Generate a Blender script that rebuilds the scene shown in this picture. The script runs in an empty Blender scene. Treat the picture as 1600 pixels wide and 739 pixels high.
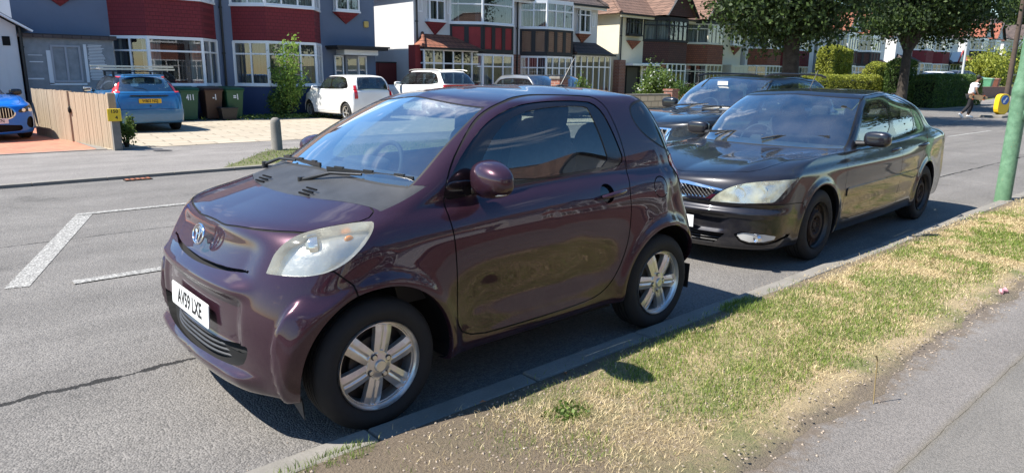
import bpy, bmesh, math, random
import numpy as np
from mathutils import Vector, Matrix
RAD = math.radians
SC = bpy.context.scene
COL = SC.collection
rng = np.random.default_rng(7)
random.seed(7)

# ------------------------------------------------------------------ camera
cam_d = bpy.data.cameras.new('camera')
cam = bpy.data.objects.new('camera', cam_d); COL.objects.link(cam)
cam_d.sensor_width = 36.0; cam_d.sensor_fit = 'HORIZONTAL'
cam_d.lens = 1091.19 / 1600 * 36
cam_d.clip_start = 0.05; cam_d.clip_end = 2000
def cam_axes(yaw, pitch, roll):
    cy, sy, cp, sp = math.cos(yaw), math.sin(yaw), math.cos(pitch), math.sin(pitch)
    f = Vector((sy * cp, cy * cp, sp)); r = Vector((cy, -sy, 0)); u = r.cross(f)
    cr, sr = math.cos(roll), math.sin(roll)
    return cr * r + sr * u, -sr * r + cr * u, f
_r, _u, _f = cam_axes(.7271, -.2262, .0118)
CAM = Vector((-1.4772, -2.4935, 1.549))
cam.matrix_world = Matrix(((_r.x, _u.x, -_f.x, CAM.x), (_r.y, _u.y, -_f.y, CAM.y), (_r.z, _u.z, -_f.z, CAM.z), (0, 0, 0, 1)))
SC.camera = cam

# ------------------------------------------------------------------ light
SUN_TO = Vector((-0.62, 0.36, 1.0)).normalized()          # towards the sun
SUN_EL = math.asin(SUN_TO.z)
SUN_AZ = math.atan2(SUN_TO.x, SUN_TO.y)                    # from +Y, clockwise
SKY_STRENGTH = 0.11
SUN_STRENGTH = 5.0
w = bpy.data.worlds.new('World'); SC.world = w; w.use_nodes = True
nt = w.node_tree; nd = nt.nodes; lk = nt.links
bg = nd['Background']; bg.inputs['Strength'].default_value = SKY_STRENGTH
sky = nd.new('ShaderNodeTexSky'); sky.sky_type = 'NISHITA'; sky.sun_disc = False
sky.sun_elevation = SUN_EL; sky.sun_rotation = SUN_AZ
sky.air_density = 1.0; sky.dust_density = 0.25; sky.ozone_density = 1.0; sky.altitude = 50
# scattered fair-weather clouds
tc = nd.new('ShaderNodeTexCoord')
sep = nd.new('ShaderNodeSeparateXYZ'); lk.new(tc.outputs['Generated'], sep.inputs[0])
zc = nd.new('ShaderNodeMath'); zc.operation = 'MAXIMUM'; lk.new(sep.outputs['Z'], zc.inputs[0]); zc.inputs[1].default_value = 0.06
dv = nd.new('ShaderNodeVectorMath'); dv.operation = 'DIVIDE'; lk.new(tc.outputs['Generated'], dv.inputs[0])
cmb = nd.new('ShaderNodeCombineXYZ')
for i in range(3): lk.new(zc.outputs[0], cmb.inputs[i])
lk.new(cmb.outputs[0], dv.inputs[1])
cn = nd.new('ShaderNodeTexNoise'); cn.inputs['Scale'].default_value = 1.15; cn.inputs['Detail'].default_value = 9; cn.inputs['Roughness'].default_value = .58; cn.inputs['Distortion'].default_value = .35
lk.new(dv.outputs[0], cn.inputs['Vector'])
cr_ = nd.new('ShaderNodeValToRGB'); cr_.color_ramp.elements[0].position = .585; cr_.color_ramp.elements[1].position = .74
lk.new(cn.outputs['Fac'], cr_.inputs[0])
hz = nd.new('ShaderNodeMapRange'); hz.inputs['From Min'].default_value = 0.0; hz.inputs['From Max'].default_value = .12; lk.new(sep.outputs['Z'], hz.inputs['Value'])
mm = nd.new('ShaderNodeMath'); mm.operation = 'MULTIPLY'; lk.new(cr_.outputs[0], mm.inputs[0]); lk.new(hz.outputs[0], mm.inputs[1])
mx = nd.new('ShaderNodeMix'); mx.data_type = 'RGBA'; lk.new(mm.outputs[0], mx.inputs['Factor']); hs = nd.new('ShaderNodeHueSaturation'); hs.inputs['Saturation'].default_value = 1.32; hs.inputs['Value'].default_value = .92; lk.new(sky.outputs[0], hs.inputs['Color']); lk.new(hs.outputs[0], mx.inputs['A']); mx.inputs['B'].default_value = (8.5, 8.8, 9.4, 1)
lk.new(mx.outputs['Result'], bg.inputs['Color'])
sd_ = bpy.data.lights.new('sun', 'SUN'); sd_.energy = SUN_STRENGTH; sd_.angle = RAD(.5); sd_.color = (1, .95, .87)
sun = bpy.data.objects.new('sun', sd_); COL.objects.link(sun)
sun.rotation_euler = SUN_TO.to_track_quat('Z', 'Y').to_euler(); sun.location = (0, 0, 30)
SC.view_settings.view_transform = 'Standard'; SC.view_settings.look = 'None'
SC.view_settings.exposure = 1.08; SC.view_settings.gamma = 1; SC.view_settings.use_curve_mapping = False
SC.render.engine = 'CYCLES'
try:
    SC.cycles.max_bounces = 7; SC.cycles.transparent_max_bounces = 14; SC.cycles.glossy_bounces = 4; SC.cycles.caustics_reflective = False; SC.cycles.caustics_refractive = False
    SC.cycles.sample_clamp_indirect = 6; SC.cycles.use_denoising = True
except Exception: pass

# ------------------------------------------------------------------ objects and tags
def thing(name, label, cat, loc=(0, 0, 0), rz=0, group=None):
    o = bpy.data.objects.new(name, None); COL.objects.link(o)
    o.empty_display_size = .2; o.location = loc; o.rotation_euler = (0, 0, rz)
    o['label'] = label; o['category'] = cat
    if group: o['group'] = group
    return o
def tag(o, label=None, cat=None, group=None, kind=None):
    if label: o['label'] = label
    if cat: o['category'] = cat
    if group: o['group'] = group
    if kind: o['kind'] = kind
    return o
def part(name, parent=None, loc=(0, 0, 0), rot=(0, 0, 0)):
    o = bpy.data.objects.new(name, None); COL.objects.link(o); o.location = loc; o.rotation_euler = rot
    o.empty_display_size = .1
    if parent: o.parent = parent
    return o
def copy_tree(o, parent=None, label=None, loc=None, rz=None):
    c = o.copy(); COL.objects.link(c)
    if parent is not None: c.parent = parent
    if label: c['label'] = label
    if loc is not None: c.location = loc
    if rz is not None: c.rotation_euler = (0, 0, rz)
    for ch in [x for x in SC.objects if x.parent == o]:
        copy_tree(ch, c)
    return c

# ------------------------------------------------------------------ materials
def mat(name, col=(.5, .5, .5), rough=.6, metal=0, coat=0, coat_rough=.03, spec=.5, trans=0, ior=1.45, emit=None, alpha=1, var=0, var_scale=3, bump=0, bump_scale=40, col2=None, sheen=0):
    m = bpy.data.materials.new(name); m.use_nodes = True
    n = m.node_tree.nodes; l = m.node_tree.links; b = n['Principled BSDF']
    b.inputs['Base Color'].default_value = (*col, 1); b.inputs['Roughness'].default_value = rough
    b.inputs['Metallic'].default_value = metal; b.inputs['Coat Weight'].default_value = coat; b.inputs['Coat Roughness'].default_value = coat_rough
    b.inputs['Specular IOR Level'].default_value = spec; b.inputs['Transmission Weight'].default_value = trans; b.inputs['IOR'].default_value = ior
    b.inputs['Alpha'].default_value = alpha
    if emit: b.inputs['Emission Color'].default_value = (*emit[:3], 1); b.inputs['Emission Strength'].default_value = emit[3]
    if var or col2:
        t = n.new('ShaderNodeTexCoord'); x = n.new('ShaderNodeTexNoise'); x.inputs['Scale'].default_value = var_scale; x.inputs['Detail'].default_value = 6; x.inputs['Roughness'].default_value = .65
        l.new(t.outputs['Object'], x.inputs['Vector'])
        r = n.new('ShaderNodeValToRGB'); l.new(x.outputs['Fac'], r.inputs[0])
        c2 = col2 or tuple(min(1, c * (1 + var)) for c in col); c1 = col if col2 else tuple(c * (1 - var) for c in col)
        r.color_ramp.elements[0].position = .35; r.color_ramp.elements[1].position = .65
        r.color_ramp.elements[0].color = (*c1, 1); r.color_ramp.elements[1].color = (*c2, 1)
        l.new(r.outputs[0], b.inputs['Base Color'])
    if bump:
        t = n.new('ShaderNodeTexCoord'); x = n.new('ShaderNodeTexNoise'); x.inputs['Scale'].default_value = bump_scale; x.inputs['Detail'].default_value = 4
        l.new(t.outputs['Object'], x.inputs['Vector']); bb = n.new('ShaderNodeBump'); bb.inputs['Strength'].default_value = bump; bb.inputs['Distance'].default_value = .02
        l.new(x.outputs['Fac'], bb.inputs['Height']); l.new(bb.outputs[0], b.inputs['Normal'])
    return m
class NT:
    """small node-graph helper"""
    def __init__(s, name):
        s.m = bpy.data.materials.new(name); s.m.use_nodes = True; s.n = s.m.node_tree.nodes; s.l = s.m.node_tree.links; s.b = s.n['Principled BSDF']
        s.tc = s.n.new('ShaderNodeTexCoord')
    def co(s, obj=True, scale=(1, 1, 1), rot=(0, 0, 0), loc=(0, 0, 0)):
        k = s.n.new('ShaderNodeMapping'); k.inputs['Scale'].default_value = scale; k.inputs['Rotation'].default_value = rot; k.inputs['Location'].default_value = loc
        s.l.new(s.tc.outputs['Object'], k.inputs[0]); return k.outputs[0]
    def noise(s, v, scale, detail=5, rough=.6, dist=0):
        k = s.n.new('ShaderNodeTexNoise'); s.l.new(v, k.inputs['Vector']); k.inputs['Scale'].default_value = scale; k.inputs['Detail'].default_value = detail; k.inputs['Roughness'].default_value = rough; k.inputs['Distortion'].default_value = dist
        return k.outputs['Fac']
    def vor(s, v, scale, feat='F1', out='Distance'):
        k = s.n.new('ShaderNodeTexVoronoi'); k.feature = feat; s.l.new(v, k.inputs['Vector']); k.inputs['Scale'].default_value = scale; return k.outputs[out]
    def brick(s, v, c1, c2, mortar, bw=.5, rh=.25, ms=.02, scale=1, off=.5):
        k = s.n.new('ShaderNodeTexBrick'); s.l.new(v, k.inputs['Vector']); k.inputs['Color1'].default_value = (*c1, 1); k.inputs['Color2'].default_value = (*c2, 1); k.inputs['Mortar'].default_value = (*mortar, 1)
        k.inputs['Brick Width'].default_value = bw; k.inputs['Row Height'].default_value = rh; k.inputs['Mortar Size'].default_value = ms; k.inputs['Scale'].default_value = scale; k.offset = off; k.inputs['Mortar Smooth'].default_value = .15
        return k
    def ramp(s, f, stops):
        k = s.n.new('ShaderNodeValToRGB'); s.l.new(f, k.inputs[0]); e = k.color_ramp.elements
        while len(e) < len(stops): e.new(.5)
        for q, (p, c) in zip(e, stops):
            q.position = p; q.color = (*c, 1) if hasattr(c, '__len__') else (c, c, c, 1)
        return k.outputs[0]
    def math(s, op, a, b=None, c=None):
        k = s.n.new('ShaderNodeMath'); k.operation = op
        for i, q in enumerate((a, b, c)):
            if q is None: continue
            if hasattr(q, 'links'): s.l.new(q, k.inputs[i])
            else: k.inputs[i].default_value = q
        return k.outputs[0]
    def mix(s, f, a, b, mode='MIX'):
        k = s.n.new('ShaderNodeMix'); k.data_type = 'RGBA'; k.blend_type = mode
        for nm, q in (('Factor', f), ('A', a), ('B', b)):
            if hasattr(q, 'links'): s.l.new(q, k.inputs[nm])
            elif hasattr(q, '__len__'): k.inputs[nm].default_value = (*q, 1)
            else: k.inputs[nm].default_value = q
        return k.outputs['Result']
    def sep(s, v):
        k = s.n.new('ShaderNodeSeparateXYZ'); s.l.new(v, k.inputs[0]); return k.outputs
    def out(s, col=None, rough=None, height=None, bump=.5, dist=.01, metal=None, normal=None):
        b = s.b
        for nm, q in (('Base Color', col), ('Roughness', rough), ('Metallic', metal)):
            if q is None: continue
            if hasattr(q, 'links'): s.l.new(q, b.inputs[nm])
            else: b.inputs[nm].default_value = (*q, 1) if hasattr(q, '__len__') else q
        if height is not None:
            k = s.n.new('ShaderNodeBump'); k.inputs['Strength'].default_value = bump; k.inputs['Distance'].default_value = dist; s.l.new(height, k.inputs['Height']); s.l.new(k.outputs[0], b.inputs['Normal'])
        return s.m

# ------------------------------------------------------------------ mesh building
def mk(name, V, F, mats, parent=None, smooth=False, midx=None, normals=None, sharp=None):
    me = bpy.data.meshes.new(name)
    V = np.asarray(V, dtype=np.float32).reshape(-1, 3)
    if isinstance(F, np.ndarray):
        n = F.shape[1]; me.vertices.add(len(V)); me.vertices.foreach_set('co', V.ravel())
        me.loops.add(F.size); me.polygons.add(len(F)); me.loops.foreach_set('vertex_index', F.astype(np.int32).ravel())
        me.polygons.foreach_set('loop_start', (np.arange(len(F)) * n).astype(np.int32)); me.update(calc_edges=True)
    else:
        me.from_pydata(V.tolist(), [], F); me.update()
    if not isinstance(mats, (list, tuple)): mats = [mats]
    for m in mats: me.materials.append(m)
    if midx is not None: me.polygons.foreach_set('material_index', np.asarray(midx, dtype=np.int32))
    if smooth: me.polygons.foreach_set('use_smooth', np.ones(len(me.polygons), dtype=bool))
    if normals is None and not smooth: me.validate()
    if sharp is not None: me.set_sharp_from_angle(angle=RAD(sharp))
    if normals is not None: me.normals_split_custom_set_from_vertices(np.asarray(normals, dtype=np.float32))
    o = bpy.data.objects.new(name, me); COL.objects.link(o)
    if parent is not None: o.parent = parent
    return o
class MB:
    def __init__(s): s.v = []; s.f = []; s.m = []
    def add(s, V, F, mi=0, M=None):
        k = len(s.v)
        for p in V:
            s.v.append(tuple(M @ Vector(p)) if M is not None else tuple(p))
        for f in F: s.f.append(tuple(i + k for i in f)); s.m.append(mi)
        return s
    def box(s, a, b, mi=0, M=None):
        x0, y0, z0 = a; x1, y1, z1 = b
        x0, x1 = min(x0, x1), max(x0, x1); y0, y1 = min(y0, y1), max(y0, y1); z0, z1 = min(z0, z1), max(z0, z1)
        V = [(x0, y0, z0), (x1, y0, z0), (x1, y1, z0), (x0, y1, z0), (x0, y0, z1), (x1, y0, z1), (x1, y1, z1), (x0, y1, z1)]
        return s.add(V, [(0, 3, 2, 1), (4, 5, 6, 7), (0, 1, 5, 4), (1, 2, 6, 5), (2, 3, 7, 6), (3, 0, 4, 7)], mi, M)
    def bar(s, p, q, w, h, mi=0, up=(0, 0, 1), M=None):
        """box along p->q, width w across, height h along up"""
        p, q = Vector(p), Vector(q); d = (q - p); L = d.length; d.normalize()
        upv = Vector(up); sd = d.cross(upv)
        if sd.length < 1e-4: sd = d.cross(Vector((1, 0, 0)))
        sd.normalize(); u2 = sd.cross(d)
        V = []
        for t in (p, q):
            for a, b in ((-1, -1), (1, -1), (1, 1), (-1, 1)): V.append(t + sd * (a * w / 2) + u2 * (b * h / 2))
        return s.add(V, [(0, 1, 2, 3), (7, 6, 5, 4), (0, 4, 5, 1), (1, 5, 6, 2), (2, 6, 7, 3), (3, 7, 4, 0)], mi, M)
    def cyl(s, p, q, r0, r1=None, n=16, mi=0, cap=True, M=None):
        if r1 is None: r1 = r0
        p, q = Vector(p), Vector(q); d = (q - p).normalized(); a = d.orthogonal().normalized(); b = d.cross(a)
        V = []
        for c, r in ((p, r0), (q, r1)):
            for i in range(n):
                t = 2 * math.pi * i / n; V.append(c + a * (r * math.cos(t)) + b * (r * math.sin(t)))
        F = [(i, (i + 1) % n, n + (i + 1) % n, n + i) for i in range(n)]
        if cap: F += [tuple(range(n - 1, -1, -1)), tuple(range(n, 2 * n))]
        return s.add(V, F, mi, M)
    def tube(s, pts, r, n=8, mi=0, closed=False, M=None, cap=True):
        pts = [Vector(p) for p in pts]; N = len(pts); rs = r if hasattr(r, '__len__') else [r] * N
        V = []; prev = None
        for i, p in enumerate(pts):
            if closed: d = pts[(i + 1) % N] - pts[i - 1]
            else: d = pts[min(i + 1, N - 1)] - pts[max(i - 1, 0)]
            d.normalize()
            if prev is None: a = d.orthogonal().normalized()
            else:
                a = prev - d * prev.dot(d)
                a = a.normalized() if a.length > 1e-5 else d.orthogonal().normalized()
            prev = a; b = d.cross(a)
            for k in range(n):
                t = 2 * math.pi * k / n; V.append(p + a * (rs[i] * math.cos(t)) + b * (rs[i] * math.sin(t)))
        F = []
        for i in range(N if closed else N - 1):
            j = (i + 1) % N
            for k in range(n): F.append((i * n + k, i * n + (k + 1) % n, j * n + (k + 1) % n, j * n + k))
        if cap and not closed: F += [tuple(range(n - 1, -1, -1)), tuple((N - 1) * n + k for k in range(n))]
        return s.add(V, F, mi, M)
    def lathe(s, prof, n=32, mi=0, M=None, closed=False):
        """profile [(r, z)] about local z"""
        V = []; K = len(prof)
        for i in range(n):
            t = 2 * math.pi * i / n
            for r, z in prof: V.append((r * math.cos(t), r * math.sin(t), z))
        F = []
        for i in range(n):
            j = (i + 1) % n
            for k in range(K if closed else K - 1):
                k2 = (k + 1) % K
                F.append((i * K + k, j * K + k, j * K + k2, i * K + k2))
        return s.add(V, F, mi, M)
    def prism(s, poly, h0, h1, mi=0, M=None, axis='z'):
        """polygon (a, b) extruded between h0 and h1 along the axis"""
        n = len(poly)
        def P(a, b, h): return (a, b, h) if axis == 'z' else ((a, h, b) if axis == 'y' else (h, a, b))
        V = [P(a, b, h0) for a, b in poly] + [P(a, b, h1) for a, b in poly]
        F = [tuple(range(n - 1, -1, -1)), tuple(range(n, 2 * n))] + [(i, (i + 1) % n, n + (i + 1) % n, n + i) for i in range(n)]
        return s.add(V, F, mi, M)
    def build(s, name, mats, parent=None, smooth=False, sharp=35, bevel=0, loc=None, seg=2):
        o = mk(name, s.v, s.f, mats, parent, smooth=smooth, midx=s.m, sharp=sharp if smooth else None)
        bm = bmesh.new(); bm.from_mesh(o.data); bmesh.ops.recalc_face_normals(bm, faces=bm.faces); bm.to_mesh(o.data); bm.free()
        if smooth: o.data.set_sharp_from_angle(angle=RAD(sharp))
        if bevel:
            b = o.modifiers.new('bevel', 'BEVEL'); b.width = bevel; b.segments = seg; b.limit_method = 'ANGLE'; b.angle_limit = RAD(40)
        if loc is not None: o.location = loc
        return o
def text_obj(name, body, size, m, parent, M, depth=.002, bold=0, sx=1, align='CENTER'):
    c = bpy.data.curves.new(name, 'FONT'); c.body = body; c.size = size; c.extrude = depth; c.offset = bold; c.align_x = align; c.align_y = 'CENTER'; c.resolution_u = 3
    t = bpy.data.objects.new('tmp', c); COL.objects.link(t); bpy.context.view_layer.update()
    me = bpy.data.meshes.new_from_object(t.evaluated_get(bpy.context.evaluated_depsgraph_get()))
    bpy.data.objects.remove(t); bpy.data.curves.remove(c)
    me.transform(Matrix.Diagonal((sx, 1, 1, 1))); me.transform(M); me.materials.clear(); me.materials.append(m); me.name = name
    o = bpy.data.objects.new(name, me); COL.objects.link(o)
    if parent is not None: o.parent = parent
    return o
def frame(origin, xdir, ydir):
    x = Vector(xdir).normalized(); y = Vector(ydir); y = (y - x * y.dot(x)).normalized(); z = x.cross(y); o = Vector(origin)
    return Matrix(((x.x, y.x, z.x, o.x), (x.y, y.y, z.y, o.y), (x.z, y.z, z.z, o.z), (0, 0, 0, 1)))
def chaikin(pts, n=2, closed=True):
    pts = [tuple(p) for p in pts]
    for _ in range(n):
        q = []; N = len(pts)
        for i in range(N if closed else N - 1):
            a, b = pts[i], pts[(i + 1) % N]
            q += [tuple(.75 * u + .25 * v for u, v in zip(a, b)), tuple(.25 * u + .75 * v for u, v in zip(a, b))]
        if not closed: q = [pts[0]] + q + [pts[-1]]
        pts = q
    return pts
# ------------------------------------------------------------------ car bodies: dense shells cut along level sets
def pchip(xk, yk, x):
    xk = np.asarray(xk, float); yk = np.asarray(yk, float)
    h = np.diff(xk); d = np.diff(yk, axis=0) / h.reshape(-1, *([1] * (yk.ndim - 1)))
    m = np.zeros_like(yk)
    if len(xk) > 2:
        a, b = d[:-1], d[1:]; s = a * b > 0
        hh = h.reshape(-1, *([1] * (yk.ndim - 1))); w1 = 2 * hh[1:] + hh[:-1]; w2 = hh[1:] + 2 * hh[:-1]
        with np.errstate(divide='ignore', invalid='ignore'):
            m[1:-1] = np.where(s, (w1 + w2) / (w1 / a + w2 / b), 0)
    m[0] = d[0]; m[-1] = d[-1]
    i = np.clip(np.searchsorted(xk, x) - 1, 0, len(xk) - 2)
    sh = (-1,) + (1,) * (yk.ndim - 1)
    t = ((x - xk[i]) / h[i]).reshape(sh); H = h[i].reshape(sh)
    return yk[i] * (1 + 2 * t) * (1 - t) ** 2 + m[i] * H * t * (1 - t) ** 2 + yk[i + 1] * t * t * (3 - 2 * t) + m[i + 1] * H * t * t * (t - 1)
def spl(xk, yk, x):
    """natural cubic spline (C2)"""
    xk = np.asarray(xk, float); yk = np.asarray(yk, float); n = len(xk); h = np.diff(xk)
    A = np.eye(n); sh = yk.shape; Y = yk.reshape(n, -1); B = np.zeros_like(Y)
    for i in range(1, n - 1):
        A[i, i - 1] = h[i - 1]; A[i, i] = 2 * (h[i - 1] + h[i]); A[i, i + 1] = h[i]
        B[i] = 6 * ((Y[i + 1] - Y[i]) / h[i] - (Y[i] - Y[i - 1]) / h[i - 1])
    M = np.linalg.solve(A, B)
    i = np.clip(np.searchsorted(xk, x) - 1, 0, n - 2); a = (x - xk[i])[:, None]; b = (xk[i + 1] - x)[:, None]; H = h[i][:, None]
    r = M[i] * b ** 3 / (6 * H) + M[i + 1] * a ** 3 / (6 * H) + (Y[i] / H - M[i] * H / 6) * b + (Y[i + 1] / H - M[i + 1] * H / 6) * a
    return r.reshape((len(x),) + sh[1:])
def ring(xf, af, nf, xr, ar, nr, V, Z, NF, NS, NR):
    """half ring from front centre to rear centre; V=[(x,v)] half widths, Z=[(t,z)], t: 0 front, .25 corner, .75 rear corner, 1 rear"""
    xs, xe = xf + af, xr - ar
    V = np.array(V, float).reshape(-1, 2); Z = np.array(Z, float).reshape(-1, 2)
    Vf = (lambda x: pchip(V[:, 0], V[:, 1], np.clip(x, V[0, 0], V[-1, 0]))) if len(V) > 1 else (lambda x: np.full(np.shape(x), V[0, 1]))
    def corner(sgn, x0, a, n, N):
        ph = np.linspace(0, np.pi / 2, 600); v = Vf(np.array([x0]))[0] * np.sin(ph) ** (2 / n); x = x0 + sgn * a * np.maximum(np.cos(ph), 0) ** (2 / n)
        s = np.r_[0, np.cumsum(np.hypot(np.diff(v), np.diff(x)))]; q = np.linspace(0, s[-1], N + 1)
        return np.interp(q, s, x), np.interp(q, s, v)
    fx, fv = corner(-1, xs, af, nf, NF); rx, rv = corner(1, xe, ar, nr, NR)
    sx = np.linspace(xs, xe, NS + 1); sv = Vf(sx)
    x = np.r_[fx[:-1], sx, rx[::-1][1:]]; v = np.r_[fv[:-1], sv, rv[::-1][1:]]
    t = np.r_[np.linspace(0, .25, NF + 1)[:-1], np.linspace(.25, .75, NS + 1), np.linspace(.75, 1, NR + 1)[1:]]
    z = pchip(Z[:, 0], Z[:, 1], t) if len(Z) > 1 else np.full_like(t, Z[0, 1])
    return np.stack([x, v, z], 1), t
def sdpoly(poly, X, Y):
    """signed distance, positive inside"""
    P = np.array(poly, float); Q = np.roll(P, -1, axis=0); best = np.full(X.shape, 1e9); ins = np.zeros(X.shape, bool)
    for (ax, ay), (bx, by) in zip(P, Q):
        ex, ey = bx - ax, by - ay; wx, wy = X - ax, Y - ay
        t = np.clip((wx * ex + wy * ey) / (ex * ex + ey * ey + 1e-12), 0, 1)
        best = np.minimum(best, (wx - t * ex) ** 2 + (wy - t * ey) ** 2)
        c = ((ay <= Y) & (by > Y)) | ((by <= Y) & (ay > Y))
        with np.errstate(divide='ignore', invalid='ignore'): xi = ax + (Y - ay) * ex / (ey if abs(ey) > 1e-12 else 1e-12)
        ins ^= c & (X < xi)
    d = np.sqrt(best); return np.where(ins, d, -d)
def isocut(A, T, f):
    f = np.where(np.abs(f) < 2e-5, 0, f); s = np.sign(f).astype(int); S = s[T]
    mn, mxx = S.min(1), S.max(1); cr = (mn < 0) & (mxx > 0)
    if not cr.any(): return A, T
    keep = T[~cr]; K = T[cr]; S = s[K]
    nz = (S == 0).sum(1)
    out = [keep]
    E = []
    one = nz == 1                                  # vertex on the line, opposite edge crosses
    k1 = K[one]; S1 = S[one]; j = np.argmax(S1 == 0, 1); r = np.arange(len(k1))
    a = k1[r, j]; b = k1[r, (j + 1) % 3]; c = k1[r, (j + 2) % 3]
    k2 = K[~one]; S2 = S[~one]; lone = np.where(S2.sum(1) > 0, -1, 1); j = np.argmax(S2 == lone[:, None], 1); r = np.arange(len(k2))
    A2 = k2[r, j]; B2 = k2[r, (j + 1) % 3]; C2 = k2[r, (j + 2) % 3]
    e = np.concatenate([np.stack([b, c], 1), np.stack([A2, B2], 1), np.stack([A2, C2], 1)]); e.sort(axis=1)
    u, inv = np.unique(e, axis=0, return_inverse=True); inv = inv.ravel()
    t = (f[u[:, 0]] / (f[u[:, 0]] - f[u[:, 1]]))[:, None]
    N = A[u[:, 0]] * (1 - t) + A[u[:, 1]] * t
    base = len(A); idx = inv + base; n1, n2 = len(b), len(A2)
    m = idx[:n1]; p = idx[n1:n1 + n2]; q = idx[n1 + n2:]
    out += [np.stack([a, b, m], 1), np.stack([a, m, c], 1), np.stack([A2, p, q], 1), np.stack([p, B2, C2], 1), np.stack([p, C2, q], 1)]
    return np.concatenate([A, N]), np.concatenate(out)
def vnorm(P, T):
    n = np.cross(P[T[:, 1]] - P[T[:, 0]], P[T[:, 2]] - P[T[:, 0]]); N = np.zeros_like(P)
    for k in range(3): np.add.at(N, T[:, k], n)
    return N / (np.linalg.norm(N, axis=1, keepdims=True) + 1e-12)
def bound(T):
    e = np.concatenate([T[:, [0, 1]], T[:, [1, 2]], T[:, [2, 0]]]); k = np.sort(e, 1)
    u, idx, cnt = np.unique(k, axis=0, return_index=True, return_counts=True)
    return e[idx[cnt == 1]]
class Shell:
    """A columns: x, y(+ = car's left), z, t, k, nx, ny, nz   (car frame: +x forward is -X here: x grows rearward)"""
    def __init__(s, rings, NF, NS, NR, per, disp=None, kk=None, spline=True):
        R_ = [ring(*r, NF, NS, NR) for r in rings]; t = R_[0][1]; G = np.stack([r[0] for r in R_]); K = len(rings)
        kk = np.arange(K, dtype=float) if kk is None else np.array(kk, float)
        ks = np.concatenate([np.linspace(i, i + 1, per + 1)[:-1] for i in range(K - 1)] + [[K - 1.0]])
        D = pchip(np.arange(K), G, ks)
        if spline:
            w_ = .5; D = (1 - w_) * D + w_ * spl(np.arange(K), G, ks)
        D[..., 1] = np.maximum(D[..., 1], 0)
        nk, n = D.shape[:2]; P = D.reshape(-1, 3).copy(); tt = np.tile(t, nk); kc = np.repeat(ks, n)
        if disp is not None: disp(P, tt, kc)
        P[(tt == 0) | (tt == 1), 1] = 0
        i = np.arange((nk - 1) * (n)).reshape(nk - 1, n)[:, :-1].ravel()
        q = np.stack([i, i + 1, i + n + 1, i + n], 1)
        T = np.concatenate([q[:, [0, 1, 2]], q[:, [0, 2, 3]]])
        P0, T0 = P.copy(), T.copy()
        N = vnorm(P, T)
        # +y side keeps order; orientation check
        mid = np.argmin(np.abs(P[:, 2] - .6) + np.abs(tt - .5) * 5)
        if N[mid, 1] < 0: T = T[:, ::-1]; N = -N
        N[(tt == 0) | (tt == 1), 1] = 0; N[kc == K - 1, 1] = 0; N /= np.linalg.norm(N, axis=1, keepdims=True) + 1e-12
        bad = ~np.isfinite(N).all(1) | (np.linalg.norm(N, axis=1) < .5); N[bad] = (0, 0, 1)
        A = np.column_stack([P, tt, kc, N]); B = A.copy(); B[:, 1] *= -1; B[:, 6] *= -1
        nA = len(A); s.A = np.concatenate([A, B]); s.T = np.concatenate([T, T[:, ::-1] + nA])
        # merge the seam
        key = np.round(s.A[:, :3] * 1e5).astype(np.int64); _, first, inv = np.unique(key, axis=0, return_index=True, return_inverse=True)
        s.A = s.A[first]; s.T = inv.ravel()[s.T]; T = s.T
        s.T = T[(T[:, 0] != T[:, 1]) & (T[:, 1] != T[:, 2]) & (T[:, 0] != T[:, 2])]
    def cols(s, A=None):
        A = s.A if A is None else A
        return dict(x=A[:, 0], y=A[:, 1], v=np.abs(A[:, 1]), z=A[:, 2], t=A[:, 3], k=A[:, 4], n=A[:, 5:8])
    def cut(s, fn, levels=(0,)):
        for L in levels:
            f = fn(s.cols()) - L
            s.A, s.T = isocut(s.A, s.T, f)
    def cent(s): return s.cols(s.A[s.T].mean(1))
    def sub(s, mask, off=0.0):
        T = s.T[mask]; u, inv = np.unique(T, return_inverse=True); A = s.A[u]; P = A[:, :3] + A[:, 5:8] * off
        return P, inv.reshape(-1, 3), A[:, 5:8], A
    def obj(s, name, mask, m, parent, off=0.0, wall=0.0, wall_mat=None, flip=False, thick=0):
        if not mask.any(): return None
        P, T, N, A = s.sub(mask, off); mats = [m]; mi = np.zeros(len(T), int)
        if wall or thick:
            e = bound(T); w = wall if wall else -thick; n0 = len(P)
            u, inv = np.unique(e, return_inverse=True); inv = inv.reshape(-1, 2)
            P1 = P[u]; P2 = P1 - N[u] * w
            # duplicate rim so the walls have their own normals
            d = P[e[:, 1]] - P[e[:, 0]]; wn = np.cross(d, N[e[:, 0]]); wn /= np.linalg.norm(wn, axis=1, keepdims=True) + 1e-9
            q0, q1 = P[e[:, 0]], P[e[:, 1]]; r0, r1 = q0 - N[e[:, 0]] * w, q1 - N[e[:, 1]] * w; m_ = len(e)
            base = len(P); P = np.concatenate([P, q0, q1, r1, r0]); i = np.arange(m_)
            W1 = np.stack([base + i, base + 3 * m_ - m_ * 0 + i, base + 2 * m_ + i], 1); W1 = np.stack([base + i, base + 3 * m_ + i, base + 2 * m_ + i], 1); W2 = np.stack([base + i, base + 2 * m_ + i, base + m_ + i], 1)
            T = np.concatenate([T, W1, W2]); N = np.concatenate([N, wn, wn, wn, wn]); mi = np.concatenate([mi, np.full(2 * m_, 1 if wall_mat else 0)])
            if wall_mat: mats.append(wall_mat)
        if flip: T = T[:, ::-1]; N = -N
        return mk(name, P, T, mats, parent, smooth=True, midx=mi, normals=N)

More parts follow.
